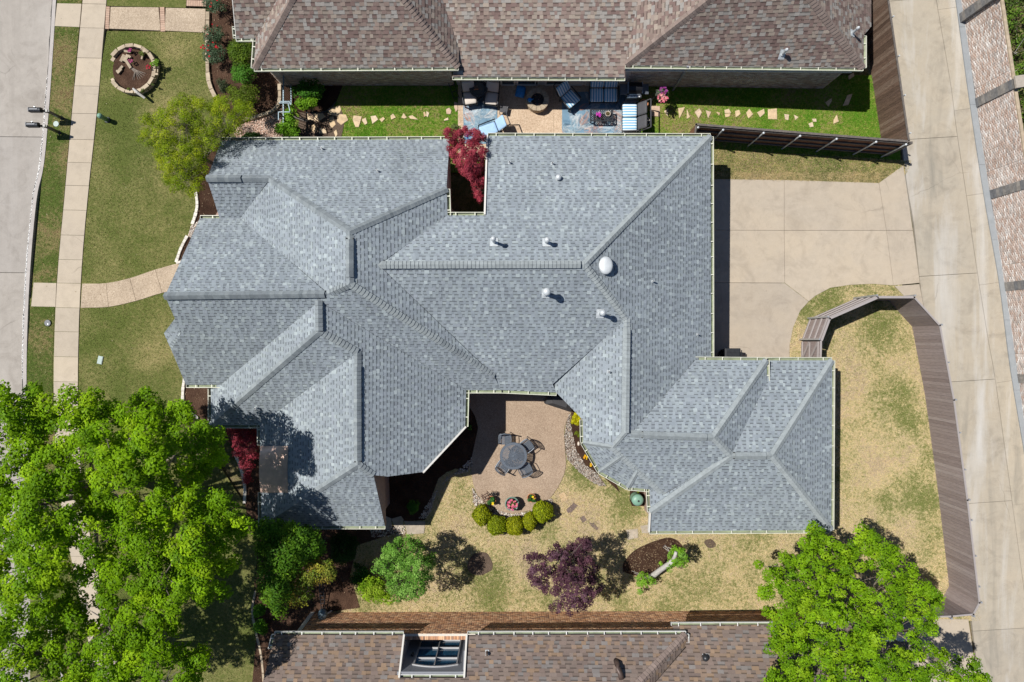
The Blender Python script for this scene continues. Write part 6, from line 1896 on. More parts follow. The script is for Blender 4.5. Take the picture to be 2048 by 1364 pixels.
def tree(name, base, label, cat, clumps, n_per, leaf, cols, trunk_h, trunk_r, limbs=9, mat='leaf', bark='bark', group=None, seed=0, twigs=True, fork=None, **kw):
    t = thing(name, base, label, cat, group)
    base = Vector(base); g_ = random.Random(seed)
    cl = np.array(clumps)
    top = Vector(fork) if fork is not None else base + Vector((g_.uniform(-.15, .15), g_.uniform(-.15, .15), trunk_h))
    tk = MB(); tk.smooth = True
    m_ = base.lerp(top, .5) + Vector((g_.uniform(-.08, .08), g_.uniform(-.08, .08), 0))
    tk.tube([base - Vector((0, 0, .1)), base + Vector((0, 0, .12)), m_, top, top + Vector((0, 0, .15))], [trunk_r * 1.6, trunk_r * 1.15, trunk_r * .95, trunk_r * .85, trunk_r * .4], 12)
    tk.build('trunk', M[bark], t)
    # limbs go to well spread clumps
    ends = [g_.randrange(len(cl))]
    for _ in range(limbs - 1):
        dmin = np.min([np.linalg.norm(cl[:, :3] - cl[e, :3], axis=1) for e in ends], axis=0)
        ends.append(int(np.argmax(dmin * np.random.default_rng(seed + _).uniform(.7, 1, len(cl)))))
    paths = []
    for i, e in enumerate(ends):
        lb = MB(); lb.smooth = True
        e3 = Vector(cl[e, :3]); e3 = top.lerp(e3, .85)
        paths.append(limb(lb, top - Vector((0, 0, g_.uniform(0, trunk_h * .12))), e3, trunk_r * g_.uniform(.42, .6), trunk_r * .10, seed * 31 + i, .25))
        lb.build('branch', M[bark], t)
    if twigs:
        tw = MB()
        pp = [p for path in paths for p in path[2:]]
        pa = np.array([tuple(p) for p in pp])
        for c in cl:
            d = np.linalg.norm(pa - c[:3], axis=1) + np.maximum(0, pa[:, 2] - c[2] + .2) * 2
            p = pp[int(np.argmin(d))]
            q = Vector(c[:3]) + Vector((g_.uniform(-.1, .1), g_.uniform(-.1, .1), 0))
            mid = p.lerp(q, .5) + Vector((g_.uniform(-.1, .1), g_.uniform(-.1, .1), g_.uniform(0, .15)))
            if (q - p).length < 1.25: tw.tube([p, mid, q], [max(.006, trunk_r * .07), trunk_r * .05, trunk_r * .025], 4, False)
        tw.build('twigs', M[bark], t, kind='stuff')
    leaf_obj('crown', cl, n_per, leaf, cols, t, mat, seed=seed, **kw)
    return t

LIME = ((.135, .265, .004), (.185, .335, .006), (.09, .195, .004), (.26, .41, .010), (.155, .295, .005), (.11, .225, .006))
# big front-yard tree: its crown reaches over pavement and street
big = [(-60, 765), (20, 768), (40, 752), (62, 772), (95, 765), (112, 752), (150, 770), (170, 778), (195, 772), (215, 795), (240, 775), (258, 752), (275, 772), (300, 762), (325, 785), (350, 800), (378, 812), (398, 840), (430, 842), (440, 862), (462, 885), (448, 925), (425, 945), (408, 960),
       (440, 980), (475, 988), (510, 1022), (500, 1050), (492, 1085), (478, 1110), (476, 1145), (448, 1190), (440, 1222), (405, 1215), (378, 1200), (345, 1245), (300, 1240), (250, 1225), (200, 1190), (150, 1210), (90, 1200), (30, 1230), (-60, 1230)]
gp = [(155, 1020, 17), (152, 1124, 18), (178, 1164, 17), (27, 1132, 17), (58, 1092, 15), (126, 909, 9), (256, 1188, 14), (343, 1014, 12), (420, 950, 14), (378, 1212, 18), (300, 905, 10), (188, 985, 12), (235, 1105, 10), (330, 925, 12), (95, 1055, 11), (335, 1080, 10), (60, 905, 9), (345, 880, 8), (75, 1010, 9)]
cl = crown_clumps(big, 25, 8.8, 5.9, .34, 1, gp, under=.75, zn=1.1, dome=170, thin=.14, bough=(62, 1.5))
b0 = P(266, 952); 
tree('shade_tree', (b0.x, b0.y, 0), 'biggest lime-green shade tree covering the lower left of the photo', 'tree', cl, 150, .108, LIME, 2.9, .27, 15, up=.6, shell=.68, seed=4, fork=P(186, 986, 3.4))
low = [(-60, 1205), (40, 1215), (100, 1190), (160, 1205), (215, 1180), (260, 1215), (310, 1225), (350, 1228), (365, 1262), (350, 1285), (385, 1290), (410, 1285), (425, 1320), (412, 1350), (395, 1400), (-60, 1420)]
gp2 = [(69, 1344, 14), (41, 1258, 12), (255, 1240, 12), (330, 1275, 13), (310, 1320, 12), (195, 1290, 9), (350, 1340, 10)]
cl = crown_clumps(low, 25, 7.6, 5.4, .34, 2, gp2, under=.75, zn=1.0, dome=120, thin=.16, bough=(60, 1.4))
b0 = P(236, 1225)
tree('shade_tree', (b0.x, b0.y, 0), 'lime-green tree at the bottom left corner in front of the biggest tree', 'tree', cl, 150, .108, LIME, 2.7, .2, 10, up=.6, shell=.68, seed=9, fork=P(160, 1320, 3.0))
# tree at the lower right corner
GRN2 = ((.125, .25, .006), (.17, .31, .008), (.085, .19, .006), (.24, .38, .014), (.145, .275, .007))
rt_ = [(1505, 1118), (1530, 1122), (1556, 1128), (1552, 1092), (1570, 1098), (1590, 1085), (1568, 1055), (1590, 1060), (1612, 1064), (1612, 1035), (1642, 1032), (1648, 1062), (1672, 1072), (1700, 1072), (1715, 1058), (1745, 1055), (1765, 1062), (1790, 1080), (1820, 1090), (1812, 1112), (1842, 1118), (1835, 1145), (1852, 1165), (1885, 1178), (1888, 1205), (1905, 1238), (1868, 1240), (1880, 1262), (1862, 1275), (1885, 1300), (1905, 1298), (1925, 1318), (1985, 1332), (1990, 1362), (1960, 1390), (1860, 1420), (1530, 1420), (1520, 1355), (1545, 1330), (1520, 1310), (1545, 1265), (1520, 1240), (1515, 1200), (1500, 1180), (1530, 1160)]
cl = crown_clumps(rt_, 19.5, 6.9, 4.2, .265, 5, [(1690, 1190, 8), (1760, 1185, 8), (1700, 1255, 8), (1600, 1240, 9), (1735, 1320, 9), (1660, 1130, 7), (1790, 1262, 8), (1640, 1330, 8), (1560, 1200, 8), (1850, 1310, 12)], under=.7, zn=.8, dome=120, thin=.12, bough=(44, 1.1))
b0 = P(1600, 1128)
tree('shade_tree', (b0.x, b0.y, 0), 'lime-green tree in the lower right corner beside the curving fence', 'tree', cl, 110, .09, GRN2, 2.4, .19, 13, seed=13, up=.6, shell=.68)
# yellow-green tree at the corner of the grey roof
yg = [(345, 200), (362, 178), (380, 195), (400, 185), (412, 200), (440, 190), (470, 196), (505, 208), (512, 235), (490, 250), (478, 275), (462, 268), (450, 285), (436, 300), (420, 330), (412, 360), (398, 390), (380, 388), (355, 392), (330, 372), (322, 345), (305, 315), (300, 290), (276, 286), (280, 265), (302, 258), (276, 238), (300, 225), (322, 212)]
YG = ((.17, .25, .007), (.225, .305, .009), (.13, .20, .006), (.30, .35, .016), (.095, .155, .006))
cl = crown_clumps(yg, 12, 4.6, 3.0, .235, 6, [(415, 235, 6), (355, 255, 5), (405, 300, 8), (428, 315, 9), (345, 300, 6)], under=1.0, zn=.5, dome=60, thin=.06, bough=(30, .8))
b0 = P(438, 335)
tree('ornamental_tree', (b0.x, b0.y, 0), 'yellow-green multi-branched tree at the upper left corner of the grey roof', 'tree', cl, 100, .055, YG, 1.4, .085, 9, seed=21, asp=.5)
# red maples
RED = ((.22, .022, .042), (.32, .038, .062), (.17, .016, .030), (.44, .075, .105), (.26, .026, .046))
rm = [(905, 238), (914, 252), (910, 262), (930, 252), (950, 262), (962, 255), (972, 268), (966, 285), (975, 300), (974, 330), (970, 362), (966, 375), (958, 380), (966, 400), (958, 408), (945, 395), (948, 375), (935, 358), (925, 350), (912, 340), (902, 320), (895, 300), (898, 282), (888, 272), (886, 260), (900, 252)]
cl = crown_clumps(rm, 7.5, 3.9, 2.9, .165, 8, [(941, 274, 8), (931, 292, 5), (920, 305, 5)], under=.45, zn=.5, dome=30, thin=.1, bough=(17, .5))
b0 = P(945, 352)
tree('red_maple', (b0.x, b0.y, 0), 'red Japanese maple growing in the courtyard notch of the grey roof', 'tree', cl, 85, .07, RED, 1.3, .06, 7, mat='leaf_dull', seed=23, asp=.45)
rm2 = [(455, 852), (490, 853), (516, 856), (517, 905), (505, 935), (500, 968), (488, 965), (480, 930), (468, 905), (460, 880)]
cl = crown_clumps(rm2, 9, 2.1, 1.5, .2, 9, (), under=.4, zn=.3)
tree('red_maple', tuple(P(500, 905)), 'small dark red maple in the front bed beside the big tree', 'tree', cl, 85, .07, RED, .8, .045, 6, mat='leaf_dull', seed=25, asp=.45)
# plum tree
PL_C = ((.08, .032, .048), (.12, .052, .074), (.058, .023, .036), (.155, .082, .112), (.095, .042, .06))
pl = [(1048, 1112), (1070, 1098), (1085, 1108), (1100, 1100), (1110, 1082), (1125, 1090), (1140, 1082), (1152, 1088), (1160, 1072), (1180, 1078), (1186, 1095), (1178, 1112), (1195, 1125), (1198, 1150), (1206, 1172), (1200, 1195), (1188, 1200), (1196, 1220), (1180, 1228), (1165, 1228), (1150, 1218), (1140, 1232), (1125, 1222), (1110, 1228), (1096, 1215), (1108, 1202), (1085, 1195), (1082, 1180), (1060, 1165), (1048, 1150), (1058, 1130)]
cl = crown_clumps(pl, 10.5, 4.3, 2.7, .185, 10, [(1108, 1170, 5), (1120, 1207, 5), (1138, 1128, 4), (1155, 1165, 4)], under=.5, zn=.55, dome=55, thin=.25, bough=(28, .7))
tree('plum_tree', tuple(P(1116, 1102)), 'dark purple-leaved plum tree in the lower lawn', 'tree', cl, 62, .075, PL_C, 1.1, .08, 9, mat='leaf', seed=27)
# bushy green tree of the back lawn and its yellow-green neighbour
BG = ((.11, .25, .03), (.155, .32, .05), (.08, .20, .022), (.22, .39, .08), (.13, .28, .038))
bg_ = [(770, 1080), (795, 1075), (820, 1072), (845, 1082), (850, 1100), (868, 1112), (872, 1140), (866, 1165), (852, 1185), (845, 1200), (820, 1198), (795, 1202), (780, 1190), (772, 1165), (760, 1150), (738, 1145), (745, 1120), (765, 1108)]
cl = crown_clumps(bg_, 10, 3.7, 2.1, .20, 11, [(800, 1138, 4), (815, 1160, 4)], under=.4, zn=.45, dome=48, thin=.15, bough=(24, .5))
tree('bushy_tree', tuple(P(838, 1090)), 'rounded mid-green bushy tree right of the brown trellis bed', 'tree', cl, 65, .075, BG, .9, .09, 8, seed=29)
yb = [(715, 1170), (735, 1152), (760, 1158), (775, 1180), (790, 1200), (775, 1205), (750, 1202), (725, 1195)]
def bush(name, outline, ztop, zedge, r, spacing, cols, label, cat='shrub', n=80, leaf=.08, group=None, seed=1, mat='leaf', base=None, stem=True, **kw):
    c = np.mean(np.array(outline), 0)
    cl = crown_clumps(outline, spacing, ztop, zedge, r, seed, (), under=.7, zn=r * .8)
    q = np.mean(np.array(cl)[:, :2], 0)
    t = thing(name, (q[0], q[1], 0), label, cat, group)
    if stem:
        k = MB(); g_ = random.Random(seed)
        for i in range(min(7, len(cl))):
            c3 = cl[g_.randrange(len(cl))]
            k.tube([(q[0] + g_.uniform(-.06, .06), q[1] + g_.uniform(-.06, .06), -.02), ((q[0] + c3[0]) / 2, (q[1] + c3[1]) / 2, c3[2] * .6), c3[:3]], [.025, .016, .006], 5, False)
        k.build('stems', M['bark'], t)
    leaf_obj('foliage', cl, n, leaf, cols, t, mat, seed=seed, **kw)
    return t
def ring(cx, cy, rx, ry=None, n=12, seed=0, wob=.12):
    g_ = random.Random(seed); ry = ry or rx
    return [(cx + rx * (1 + g_.uniform(-wob, wob)) * math.cos(2 * math.pi * i / n), cy + ry * (1 + g_.uniform(-wob, wob)) * math.sin(2 * math.pi * i / n)) for i in range(n)]
YLW = ((.17, .30, .012), (.22, .35, .016), (.13, .25, .010), (.26, .36, .03))
bush('yellow_green_shrub', yb, 1.7, 1.0, .24, 10, YLW, 'yellow-green shrub at the foot of the rounded bushy tree', seed=31)
# dark tree and shrubs at the lower left of the grey house
DK = ((.06, .15, .010), (.085, .19, .012), (.045, .115, .010), (.13, .24, .014), (.065, .155, .022))
dk = [(510, 1045), (540, 1030), (565, 1050), (590, 1050), (610, 1058), (640, 1065), (645, 1095), (640, 1120), (620, 1130), (600, 1130), (585, 1160), (575, 1200), (565, 1235), (545, 1230), (530, 1200), (515, 1180), (520, 1130), (508, 1090)]
cl = crown_clumps(dk, 13, 5.2, 3.4, .32, 12, [(560, 1100, 6), (540, 1150, 6)], under=.6, zn=.5, dome=50)
tree('shadow_tree', tuple(P(590, 1080)), 'dark green tree at the lower left corner of the grey house', 'tree', cl, 90, .10, DK, 1.8, .11, 8, seed=33)
yk = [(585, 1140), (605, 1125), (640, 1115), (662, 1125), (672, 1150), (660, 1165), (635, 1165), (628, 1185), (625, 1205), (605, 1210), (590, 1215), (572, 1200), (578, 1170)]
YK = ((.16, .24, .03), (.22, .26, .04), (.30, .29, .035), (.10, .17, .02), (.24, .17, .03))
cl = crown_clumps(yk, 11.5, 4.4, 3.2, .25, 14, [(625, 1180, 7)], under=.4, zn=.35, dome=40)
tree('yellowing_tree', tuple(P(632, 1135)), 'slender tree with yellowing leaves above the trellis bed', 'tree', cl, 62, .085, YK, 1.5, .06, 7, bark='pale_bark', seed=35)
bush('round_dark_shrub', ring(690, 1098, 30, 32, seed=2), 1.5, .7, .26, 11, ((.018, .055, .010), (.026, .075, .013), (.014, .045, .009)), 'large dark rounded shrub between the shadow tree and bushy tree', seed=37, n=95)
bush('dark_shrub', ring(722, 1150, 26, 24, seed=3), 1.1, .5, .24, 11, ((.03, .085, .012), (.02, .06, .010), (.04, .11, .015)), 'low dark shrub left of the yellow-green shrub', seed=38)
bush('small_round_bush', ring(521, 1222, 13, 15, seed=4), .7, .35, .16, 7, ((.07, .19, .012), (.10, .24, .016), (.05, .14, .010)), 'upper of two small bright bushes by the lawn edge near the brick wall', group='two small bushes by the lawn edge', seed=39, n=70)
bush('small_round_bush', ring(522, 1254, 14, 13, seed=5), .7, .35, .16, 7, ((.07, .19, .012), (.10, .24, .016), (.05, .14, .010)), 'lower of two small bright bushes by the lawn edge near the brick wall', group='two small bushes by the lawn edge', seed=40, n=70)
bush('dark_shrub', ring(548, 1330, 9, 26, seed=6), .8, .4, .18, 8, ((.03, .10, .012), (.045, .13, .014)), 'low green shrub along the left edge of the tan roof', seed=41)
bush('low_shrub', ring(826, 1013, 13, 15, seed=7), .5, .25, .15, 7, ((.05, .16, .018), (.075, .21, .026), (.04, .12, .014)), 'small bright shrub alone in the dark mulch by the patio', seed=42, n=60, leaf=.07)
bush('low_shrub', ring(938, 856, 6, 8, seed=8), .45, .25, .10, 6, ((.05, .15, .018), (.08, .19, .02)), 'tiny shrub at the house corner left of the patio', seed=43, n=40, leaf=.06)
# clipped balls by the patio
TOP = ((.22, .265, .003), (.27, .315, .004), (.17, .215, .003), (.32, .35, .006))
def ball(px, py, rx, ry, label, seed):
    z = .52; q = P(px, py, z); k = (CAM_H - z) / FPX
    t = thing('clipped_shrub', (q.x, q.y, 0), label, 'shrub', 'clipped round shrubs below the patio')
    a, b_ = rx * k, ry * k
    core = MB(); core.smooth = True; core.lathe((0, 0, .08), [(a * .4, 0), (a * .78, .18), (a * .86, .42), (a * .7, .66), (a * .4, .80), (.02, .84)], 16, sy=b_ / a)
    core.build('branches', M['ball_core'], t, True)
    MB().lathe((0, 0, -.03), [(.05, 0), (.04, .2)], 8).build('stem', M['bark'], t, True)
    g_ = np.random.default_rng(seed); n = 5200
    d = g_.normal(size=(n, 3)); d /= np.linalg.norm(d, axis=1)[:, None]; d = d[d[:, 2] > -.75]; n = len(d)
    wob = 1 + .06 * np.sin(d[:, 0] * 5 + seed * 1.7) + .05 * np.sin(d[:, 1] * 7 + seed * 2) + .03 * np.sin(d[:, 0] * 13 + d[:, 1] * 11 + seed)
    pos = d * np.array([a, b_, .47]) * (wob * g_.uniform(.92, 1.06, n) * np.where(g_.random(n) < .02, 1.12, 1))[:, None] + np.array([0, 0, .53])
    nr = d + g_.normal(size=(n, 3)) * .55; nr /= np.linalg.norm(nr, axis=1)[:, None]
    tt = np.cross(nr, g_.normal(size=(n, 3))); tt /= np.linalg.norm(tt, axis=1)[:, None]; bb = np.cross(nr, tt)
    L = g_.uniform(.035, .075, n)[:, None]
    V = np.stack((pos - tt * L * .5, pos + bb * L * .35, pos + tt * L * .5, pos - bb * L * .35), 1)
    c = np.array(TOP)[g_.integers(0, 4, n)] * g_.uniform(.75, 1.25, (n, 1)) * np.array(((1, 1, 1), (.86, .93, 1.1), (1.06, 1.0, .9), (.94, .9, 1), (1, 1.04, 1.2))[seed - 1])
    link(np_mesh('foliage', V.reshape(-1, 3), np.arange(4 * n).reshape(-1, 4), np.repeat(c, 4, 0)), 'foliage', M['leaf_dull'], t)
M['ball_core'] = plain('shrub_inside', (.03, .045, .008), .95)
ball(964, 1030, 18.5, 18.5, 'clipped round shrub at the left end of the row of five', 1)
ball(993, 1050, 19, 19.5, 'clipped round shrub second from the left in the row of five', 2)
ball(1030, 1051, 17, 18.5, 'clipped egg-shaped shrub in the middle of the row of five', 3)
ball(1060, 1042, 14.5, 16.5, 'smallest clipped shrub, second from the right in the row', 4)
ball(1085, 1023, 20.5, 20.5, 'largest clipped round shrub at the right end of the row', 5)
# potted flowers
def flowers(t, cx, cy, z, r_, n, cols, size, name='flowers', seed=0):
    g_ = random.Random(seed); mb = MB()
    for i in range(n):
        a = g_.uniform(0, 6.28); rr_ = r_ * math.sqrt(g_.random()); c = Vector((cx + math.cos(a) * rr_, cy + math.sin(a) * rr_, z + g_.uniform(-.03, .06)))
        col = cols[g_.randrange(len(cols))]; s = size * g_.uniform(.7, 1.3)
        for k in range(5):
            b_ = a + 2 * math.pi * k / 5; w = .62
            mb.add([c, c + Vector((math.cos(b_ - w) * s * .75, math.sin(b_ - w) * s * .75, .012)), c + Vector((math.cos(b_) * s, math.sin(b_) * s, .004)), c + Vector((math.cos(b_ + w) * s * .75, math.sin(b_ + w) * s * .75, .012))], [(0, 1, 2, 3)], col)
    return mb.build(name, M['leaf_dull'], t, True, kind='stuff')
def potplant(t, r_, z, cols, n=70, seed=0, leaf=.07, h=.10, stems=None):
    g_ = random.Random(seed); w = t.location
    cl = [(w.x + g_.uniform(-.6, .6) * r_, w.y + g_.uniform(-.6, .6) * r_, w.z + z + g_.uniform(0, h), r_ * .45) for _ in range(7)]
    leaf_obj('foliage', cl, n, leaf, cols, t, 'leaf', seed=seed)
DGR = ((.03, .10, .022), (.045, .14, .03), (.022, .075, .016), (.07, .18, .05))
potplant(P_GREEN, .26, .44, ((.10, .19, .04), (.15, .22, .06), (.07, .14, .03)), 26, 51)
flowers(P_GREEN, .0, .0, .60, .24, 26, ((.62, .13, .20), (.70, .22, .28), (.55, .10, .22)), .05, seed=1)
potplant(P_TERR, .19, .36, DGR, 60, 52); flowers(P_TERR, .0, .0, .50, .12, 2, ((.80, .60, .02),), .055, seed=2)
potplant(P_LEFT, .21, .34, DGR, 70, 53); flowers(P_LEFT, .06, -.12, .48, .05, 2, ((.82, .62, .02),), .055, seed=3)
flowers(P_PURP, 0, 0, .24, .11, 26, ((.50, .05, .42), (.42, .04, .38), (.60, .12, .50)), .04, seed=4)
potplant(P_BEIG, .08, .12, ((.10, .13, .04), (.2, .15, .08)), 10, 55, .05, .03)
w = hk.location
leaf_obj('foliage', [(w.x + rnd.uniform(-.2, .2), w.y + rnd.uniform(-.2, .2), 1.18 + rnd.uniform(-.08, .1), .14) for _ in range(9)], 40, .06, ((.05, .13, .04), (.09, .18, .06), (.15, .15, .14)), hk, 'leaf', seed=61)
flowers(hk, -.02, -.16, 1.28, .22, 40, ((.70, .22, .26), (.62, .14, .22), (.75, .40, .38)), .045, 'pink_flowers', 5)
flowers(hk, .02, .16, 1.30, .17, 36, ((.24, .03, .20), (.30, .05, .27)), .045, 'purple_flowers', 6)
# yellow plants of the curved corner bed
YEL = ((.42, .40, .008), (.52, .48, .012), (.34, .34, .008))
bush('yellow_shrub', ring(1153, 837, 11.5, 13, seed=9), .45, .25, .14, 6.5, YEL, 'bright yellow shrub in the curved bed beside the patio', seed=63, n=90, leaf=.06)
bush('low_shrub', ring(1158, 868, 7, 8, seed=10), .4, .2, .11, 6, ((.16, .21, .012), (.20, .26, .02), (.12, .16, .012)), 'olive-green tuft just below the bright yellow shrub', seed=64, n=55, leaf=.06)
bush('low_shrub', ring(1276, 980, 9, 4.5, seed=11), .4, .2, .10, 5, ((.24, .33, .015), (.30, .38, .02)), 'yellow-green tuft under the eave beside the green drum', seed=65, n=55, leaf=.06)
for i, (px, py, lb) in enumerate(((1171, 913, 'upper yellow flower clump in the curved mulch bed'), (1182, 928, 'lower yellow and orange flower clump in the curved mulch bed'))):
    t = thing('flower_clump', P(px, py), lb, 'flowers', 'yellow flower clumps in the curved bed')
    leaf_obj('leaves', [(t.location.x, t.location.y, .08, .08)], 30, .05, DGR, t, 'leaf', seed=70 + i); flowers(t, 0, 0, .16, .09, 9, ((.75, .50, .01), (.70, .34, .01)), .045, seed=71 + i)
gs = thing('garden_stone', P(1157, 887), 'small pale oval stone ornament in the curved mulch bed', 'stone')
k = MB(); k.smooth = True; k.lathe((0, 0, 0), [(.06, 0), (.09, .06), (.06, .12), (.01, .14)], 14, sx=.7, sy=1.2); k.build('stone_body', M['white_ceramic'], gs, True)

# pruned leaning trunk over the oval bed
pt_ = thing('pruned_tree', P(1300, 1154), 'pale bare leaning trunk with bright new shoots over the oval mulch bed', 'tree')
k = MB(); k.smooth = True
pts = [P(1296, 1158, 0), P(1304, 1153, .45), P(1322, 1139, 1.0), P(1338, 1128, 1.5), P(1346, 1121, 1.8)]
k.tube([Vector(p) for p in pts], [.15, .13, .115, .11, .09], 12)
k.build('trunk', M['pale_bark'], pt_)
k = MB(); k.smooth = True; k.tube([P(1344, 1123, 1.72), P(1350, 1112, 1.95), P(1352, 1104, 2.1)], [.085, .075, .065], 10); k.build('branch', M['pale_bark'], pt_)
k = MB(); k.smooth = True; k.tube([P(1342, 1124, 1.66), P(1352, 1121, 1.85), P(1357, 1121, 1.9)], [.08, .06, .05], 10); k.build('branch', M['pale_bark'], pt_)
cl = crown_clumps([(1338, 1098), (1352, 1092), (1368, 1096), (1378, 1115), (1380, 1132), (1362, 1135), (1350, 1130), (1345, 1142), (1340, 1150), (1334, 1146)], 8, 1.9, 1.2, .15, 15, [(1346, 1115, 6)], under=.4, zn=.3)
cl += crown_clumps([(1318, 1120), (1328, 1122), (1326, 1130), (1317, 1130)], 6, 1.2, .9, .11, 16)
cl += crown_clumps([(1262, 1152), (1278, 1143), (1292, 1145), (1310, 1155), (1316, 1168), (1300, 1170), (1290, 1188), (1280, 1185), (1272, 1168)], 8.5, .9, .4, .15, 17, (), under=.4, zn=.25)
NEW = ((.17, .36, .02), (.22, .42, .035), (.13, .28, .016), (.16, .30, .05))
leaf_obj('new_shoots', cl, 48, .07, NEW, pt_, 'leaf', seed=81)
k = MB()
for (a, b_) in (((1330, 1090, 1.1), (1340, 1104, 1.4)), ((1326, 1094, 1.0), (1340, 1104, 1.4)), ((1328, 1092, 1.0), (1345, 1098, 1.3)), ((1264, 1142, .6), (1300, 1155, .4)), ((1268, 1146, .7), (1298, 1157, .4))):
    k.tube([P(*a), P(*b_)], [.008, .014], 5, False)
k.build('dead_twigs', M['pale_bark'], pt_)

# shrubs around the northern house's front
ROSE = ((.045, .085, .04), (.065, .11, .052), (.035, .065, .03), (.09, .13, .075))
for i, (o, lb) in enumerate(((ring(430, 8, 24, 18, seed=21), 'rose bush with red blooms at the top edge of the photo'), (ring(428, 68, 22, 24, seed=22), 'rose bush with red blooms at the end of the tan walk'), (ring(424, 108, 25, 25, seed=23), 'lower rose bush with red blooms leaning over the stone edging'))):
    t = bush('rose_bush', o, 1.0, .5, .2, 9, ROSE, lb, 'rose bush', 60, .06, 'rose bushes along the front bed', 90 + i, 'leaf_dull')
    flowers(t, 0, 0, .98, .42, 13, ((.45, .012, .02), (.38, .01, .018)), .05, 'roses', 95 + i)
HG = ((.075, .135, .012), (.10, .17, .015), (.055, .10, .010), (.13, .20, .02))
bush('hedge_shrub', ring(482, 105, 26, 32, seed=24), 1.5, .8, .26, 10.5, HG, 'upper large green shrub against the brown roof corner', seed=101, n=95, leaf=.07, group='green shrubs by the brown roof corner')
bush('hedge_shrub', ring(487, 146, 22, 22, seed=25), 1.4, .8, .24, 10, ((.07, .19, .02), (.10, .24, .03), (.055, .15, .015)), 'brightest middle shrub in the row by the brown roof corner', seed=102, n=95, leaf=.075, group='green shrubs by the brown roof corner')
bush('hedge_shrub', ring(486, 195, 27, 30, seed=26), 1.5, .8, .26, 10.5, ((.10, .15, .014), (.13, .185, .018), (.07, .11, .012)), 'lower large olive-green shrub above the pink gravel', seed=103, n=95, leaf=.07, group='green shrubs by the brown roof corner')
bush('low_shrub', ring(444, 172, 13, 14, seed=27), .6, .3, .15, 7, ((.05, .07, .035), (.035, .055, .025), (.10, .07, .045)), 'sparse brownish shrub inside the stone edging of the rose bed', seed=104, n=45, leaf=.06)
bush('low_shrub', ring(502, 272, 22, 8, seed=28), .6, .3, .14, 7, ((.03, .08, .012), (.045, .11, .016)), 'low dark shrub on pink gravel along the grey roof edge', seed=105, n=60, leaf=.07)
bush('fern_shrub', ring(618, 180, 32, 20, seed=29), 1.0, .4, .24, 10, ((.035, .12, .012), (.055, .16, .016), (.03, .09, .010)), 'dark green shrub in house shade against the brick wall', seed=106, n=70, leaf=.09)
bush('fern_shrub', ring(611, 206, 26, 11, seed=30), 1.15, .8, .17, 8, ((.14, .29, .016), (.19, .35, .022), (.10, .22, .012)), 'sunlit lime-green shrub at the edge of the house shade', seed=107, n=75, leaf=.09)
bush('vine_shrub', [(572, 212), (582, 210), (588, 225), (585, 250), (597, 262), (594, 275), (575, 270), (556, 262), (553, 248), (568, 240)], 1.7, 1.1, .2, 8, ((.13, .29, .016), (.18, .35, .022), (.09, .21, .012)), 'lime-green climbing vine on the iron gate beside the gravel', seed=108, n=75, leaf=.09)
bush('low_shrub', ring(912, 255, 12, 7, seed=31), .5, .3, .13, 6, ((.12, .16, .05), (.17, .2, .07), (.07, .11, .03)), 'pale green shrub behind the top of the red maple', seed=109, n=45, leaf=.07)
bush('low_shrub', ring(1285, 222, 5, 18, seed=32), .4, .2, .10, 6, ((.06, .08, .03), (.09, .11, .05), (.04, .05, .025)), 'sparse plants between the loveseat back and the black pot', seed=110, n=30, leaf=.05)
for i, (px, py, c, lb) in enumerate(((262, 102, ((.42, .07, .22), (.34, .05, .18)), 'magenta flowering plant at the top of the round bed'), (265, 124, ((.42, .09, .20), (.35, .06, .2)), 'pink flowering plant in the middle of the round bed'), (300, 137, ((.38, .02, .04), (.42, .04, .06)), 'red flowering plant at the right of the round bed'))):
    t = thing('bed_flower', P(px, py, .3), lb, 'flowers', 'flowering plants in the round bed'); t.location.z = .22
    leaf_obj('leaves', [(t.location.x, t.location.y, .30, .10)], 26, .06, ((.06, .10, .03), (.10, .13, .05)), t, 'leaf', seed=120 + i); flowers(t, 0, 0, .2, .10, 14, c, .035, seed=121 + i)
bush('bed_plant', ring(310, 125, 8, 8, seed=33), .55, .4, .11, 5, ((.16, .30, .03), (.2, .36, .04), (.1, .2, .02)), 'bright green leafy plant at the right side of the round bed', cat='plant', seed=125, n=45, leaf=.06)
for i, (px, py, r_, lb) in enumerate(((255, 180, 4, 'small yellow-green weed at the lower left of the round bed'), (285, 180, 4, 'small weed at the bottom of the round bed beside the log'), (305, 168, 4, 'small weed at the lower right of the round bed'), (283, 108, 6, 'dull grey-green plant at the top right of the round bed'))):
    bush('bed_plant', ring(px, py, r_, r_, n=7, seed=34 + i), .38, .3, .07, 3.5, ((.11, .16, .03), (.16, .2, .05), (.07, .10, .03)), lb, cat='plant', seed=130 + i, n=28, leaf=.05, stem=False)
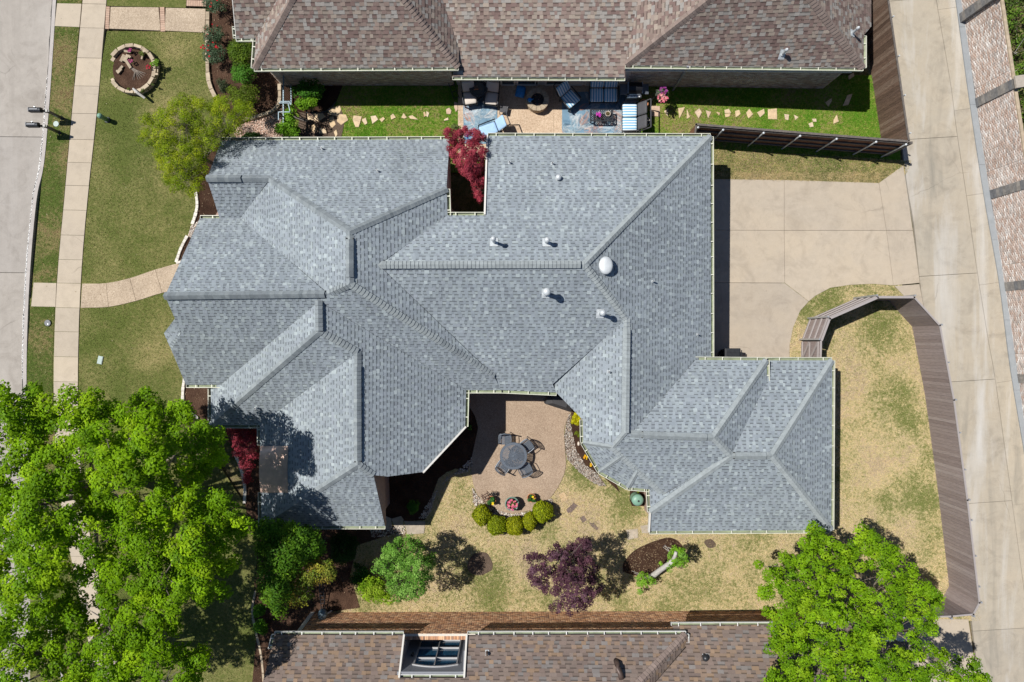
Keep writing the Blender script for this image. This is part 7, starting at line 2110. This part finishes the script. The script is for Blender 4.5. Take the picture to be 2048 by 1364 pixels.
# rambling green beyond the alley wall
gc = []
g_ = np.random.default_rng(5)
for i in range(900):
    py = g_.uniform(-60, 560); px = np.interp(py, [0, 318, 520], [2000, 2048, 2079]) + g_.uniform(2, 120)
    z = g_.uniform(.1, 1.3); q = P(px, py, z)
    if q.x > np.interp(-q.y, [-(P(0, -60, HW).y), -(P(0, 318, HW).y), -(P(0, 560, HW).y)], [P(1990, 0, HW).x, P(2048, 0, HW).x, P(2086, 0, HW).x]) + .25: gc.append((q.x, q.y, z, g_.uniform(.18, .34)))
V_, F_, c_ = leaf_arrays(gc, 42, .10, ((.10, .19, .02), (.14, .25, .03), (.06, .11, .02), (.20, .17, .08), (.13, .10, .06)), seed=140)
tag(link(np_mesh('roadside_thicket', V_, F_, c_), 'roadside_thicket', M['leaf']), kind='stuff')
k = MB()
for i in range(260):
    c = gc[g_.integers(len(gc))]; a = g_.uniform(0, 6.28); L = g_.uniform(.3, .9)
    k.tube([(c[0], c[1], c[2] * .7), (c[0] + math.cos(a) * L, c[1] + math.sin(a) * L, c[2] + g_.uniform(-.2, .4))], [.012, .006], 4, False)
k.build('dry_twigs', M['pale_bark'], None, kind='stuff')
# fallen leaves and litter
def litter(name, polys, n, cols, size, z, seed):
    g_ = np.random.default_rng(seed); out = []; cc = []
    for poly in polys:
        A = np.array([P2(*q) for q in poly]); lo, hi = A.min(0), A.max(0)
        x = g_.uniform(lo[0], hi[0], n); y = g_.uniform(lo[1], hi[1], n); kk = inside(A, x, y); x = x[kk]; y = y[kk]; m_ = len(x)
        th = g_.uniform(0, 6.28, m_); s = size * g_.uniform(.5, 1.3, m_)
        q = np.zeros((m_, 4, 3))
        for j, (a, w_) in enumerate(((0, 1), (1.57, .5), (3.14, 1), (4.71, .5))):
            q[:, j, 0] = x + np.cos(th + a) * s * w_; q[:, j, 1] = y + np.sin(th + a) * s * w_; q[:, j, 2] = z + g_.uniform(0, .02, m_)
        out.append(q); c = np.array(cols)[g_.integers(0, len(cols), m_)]; cc.append(np.repeat(c, 4, 0))
    V = np.concatenate(out).reshape(-1, 3)
    tag(link(np_mesh(name, V, np.arange(len(V)).reshape(-1, 4), np.concatenate(cc)), name, M['leaf_dull']), kind='stuff')
litter('fallen_leaves', [BEDS['corner_bed'][0], BEDS['rose_bed'][0], BEDS['side_bed'][0], BEDS['front_bed'][0], BEDS['oval_bed'][0]], 700, ((.22, .15, .09), (.15, .09, .05), (.30, .22, .14)), .03, .04, 7)
litter('lawn_litter', [LAWN['front_lawn'][0], LAWN['back_lawn'][0], LAWN['parkway_lawn'][0]], 260, ((.50, .44, .33), (.32, .22, .12)), .022, .05, 8)
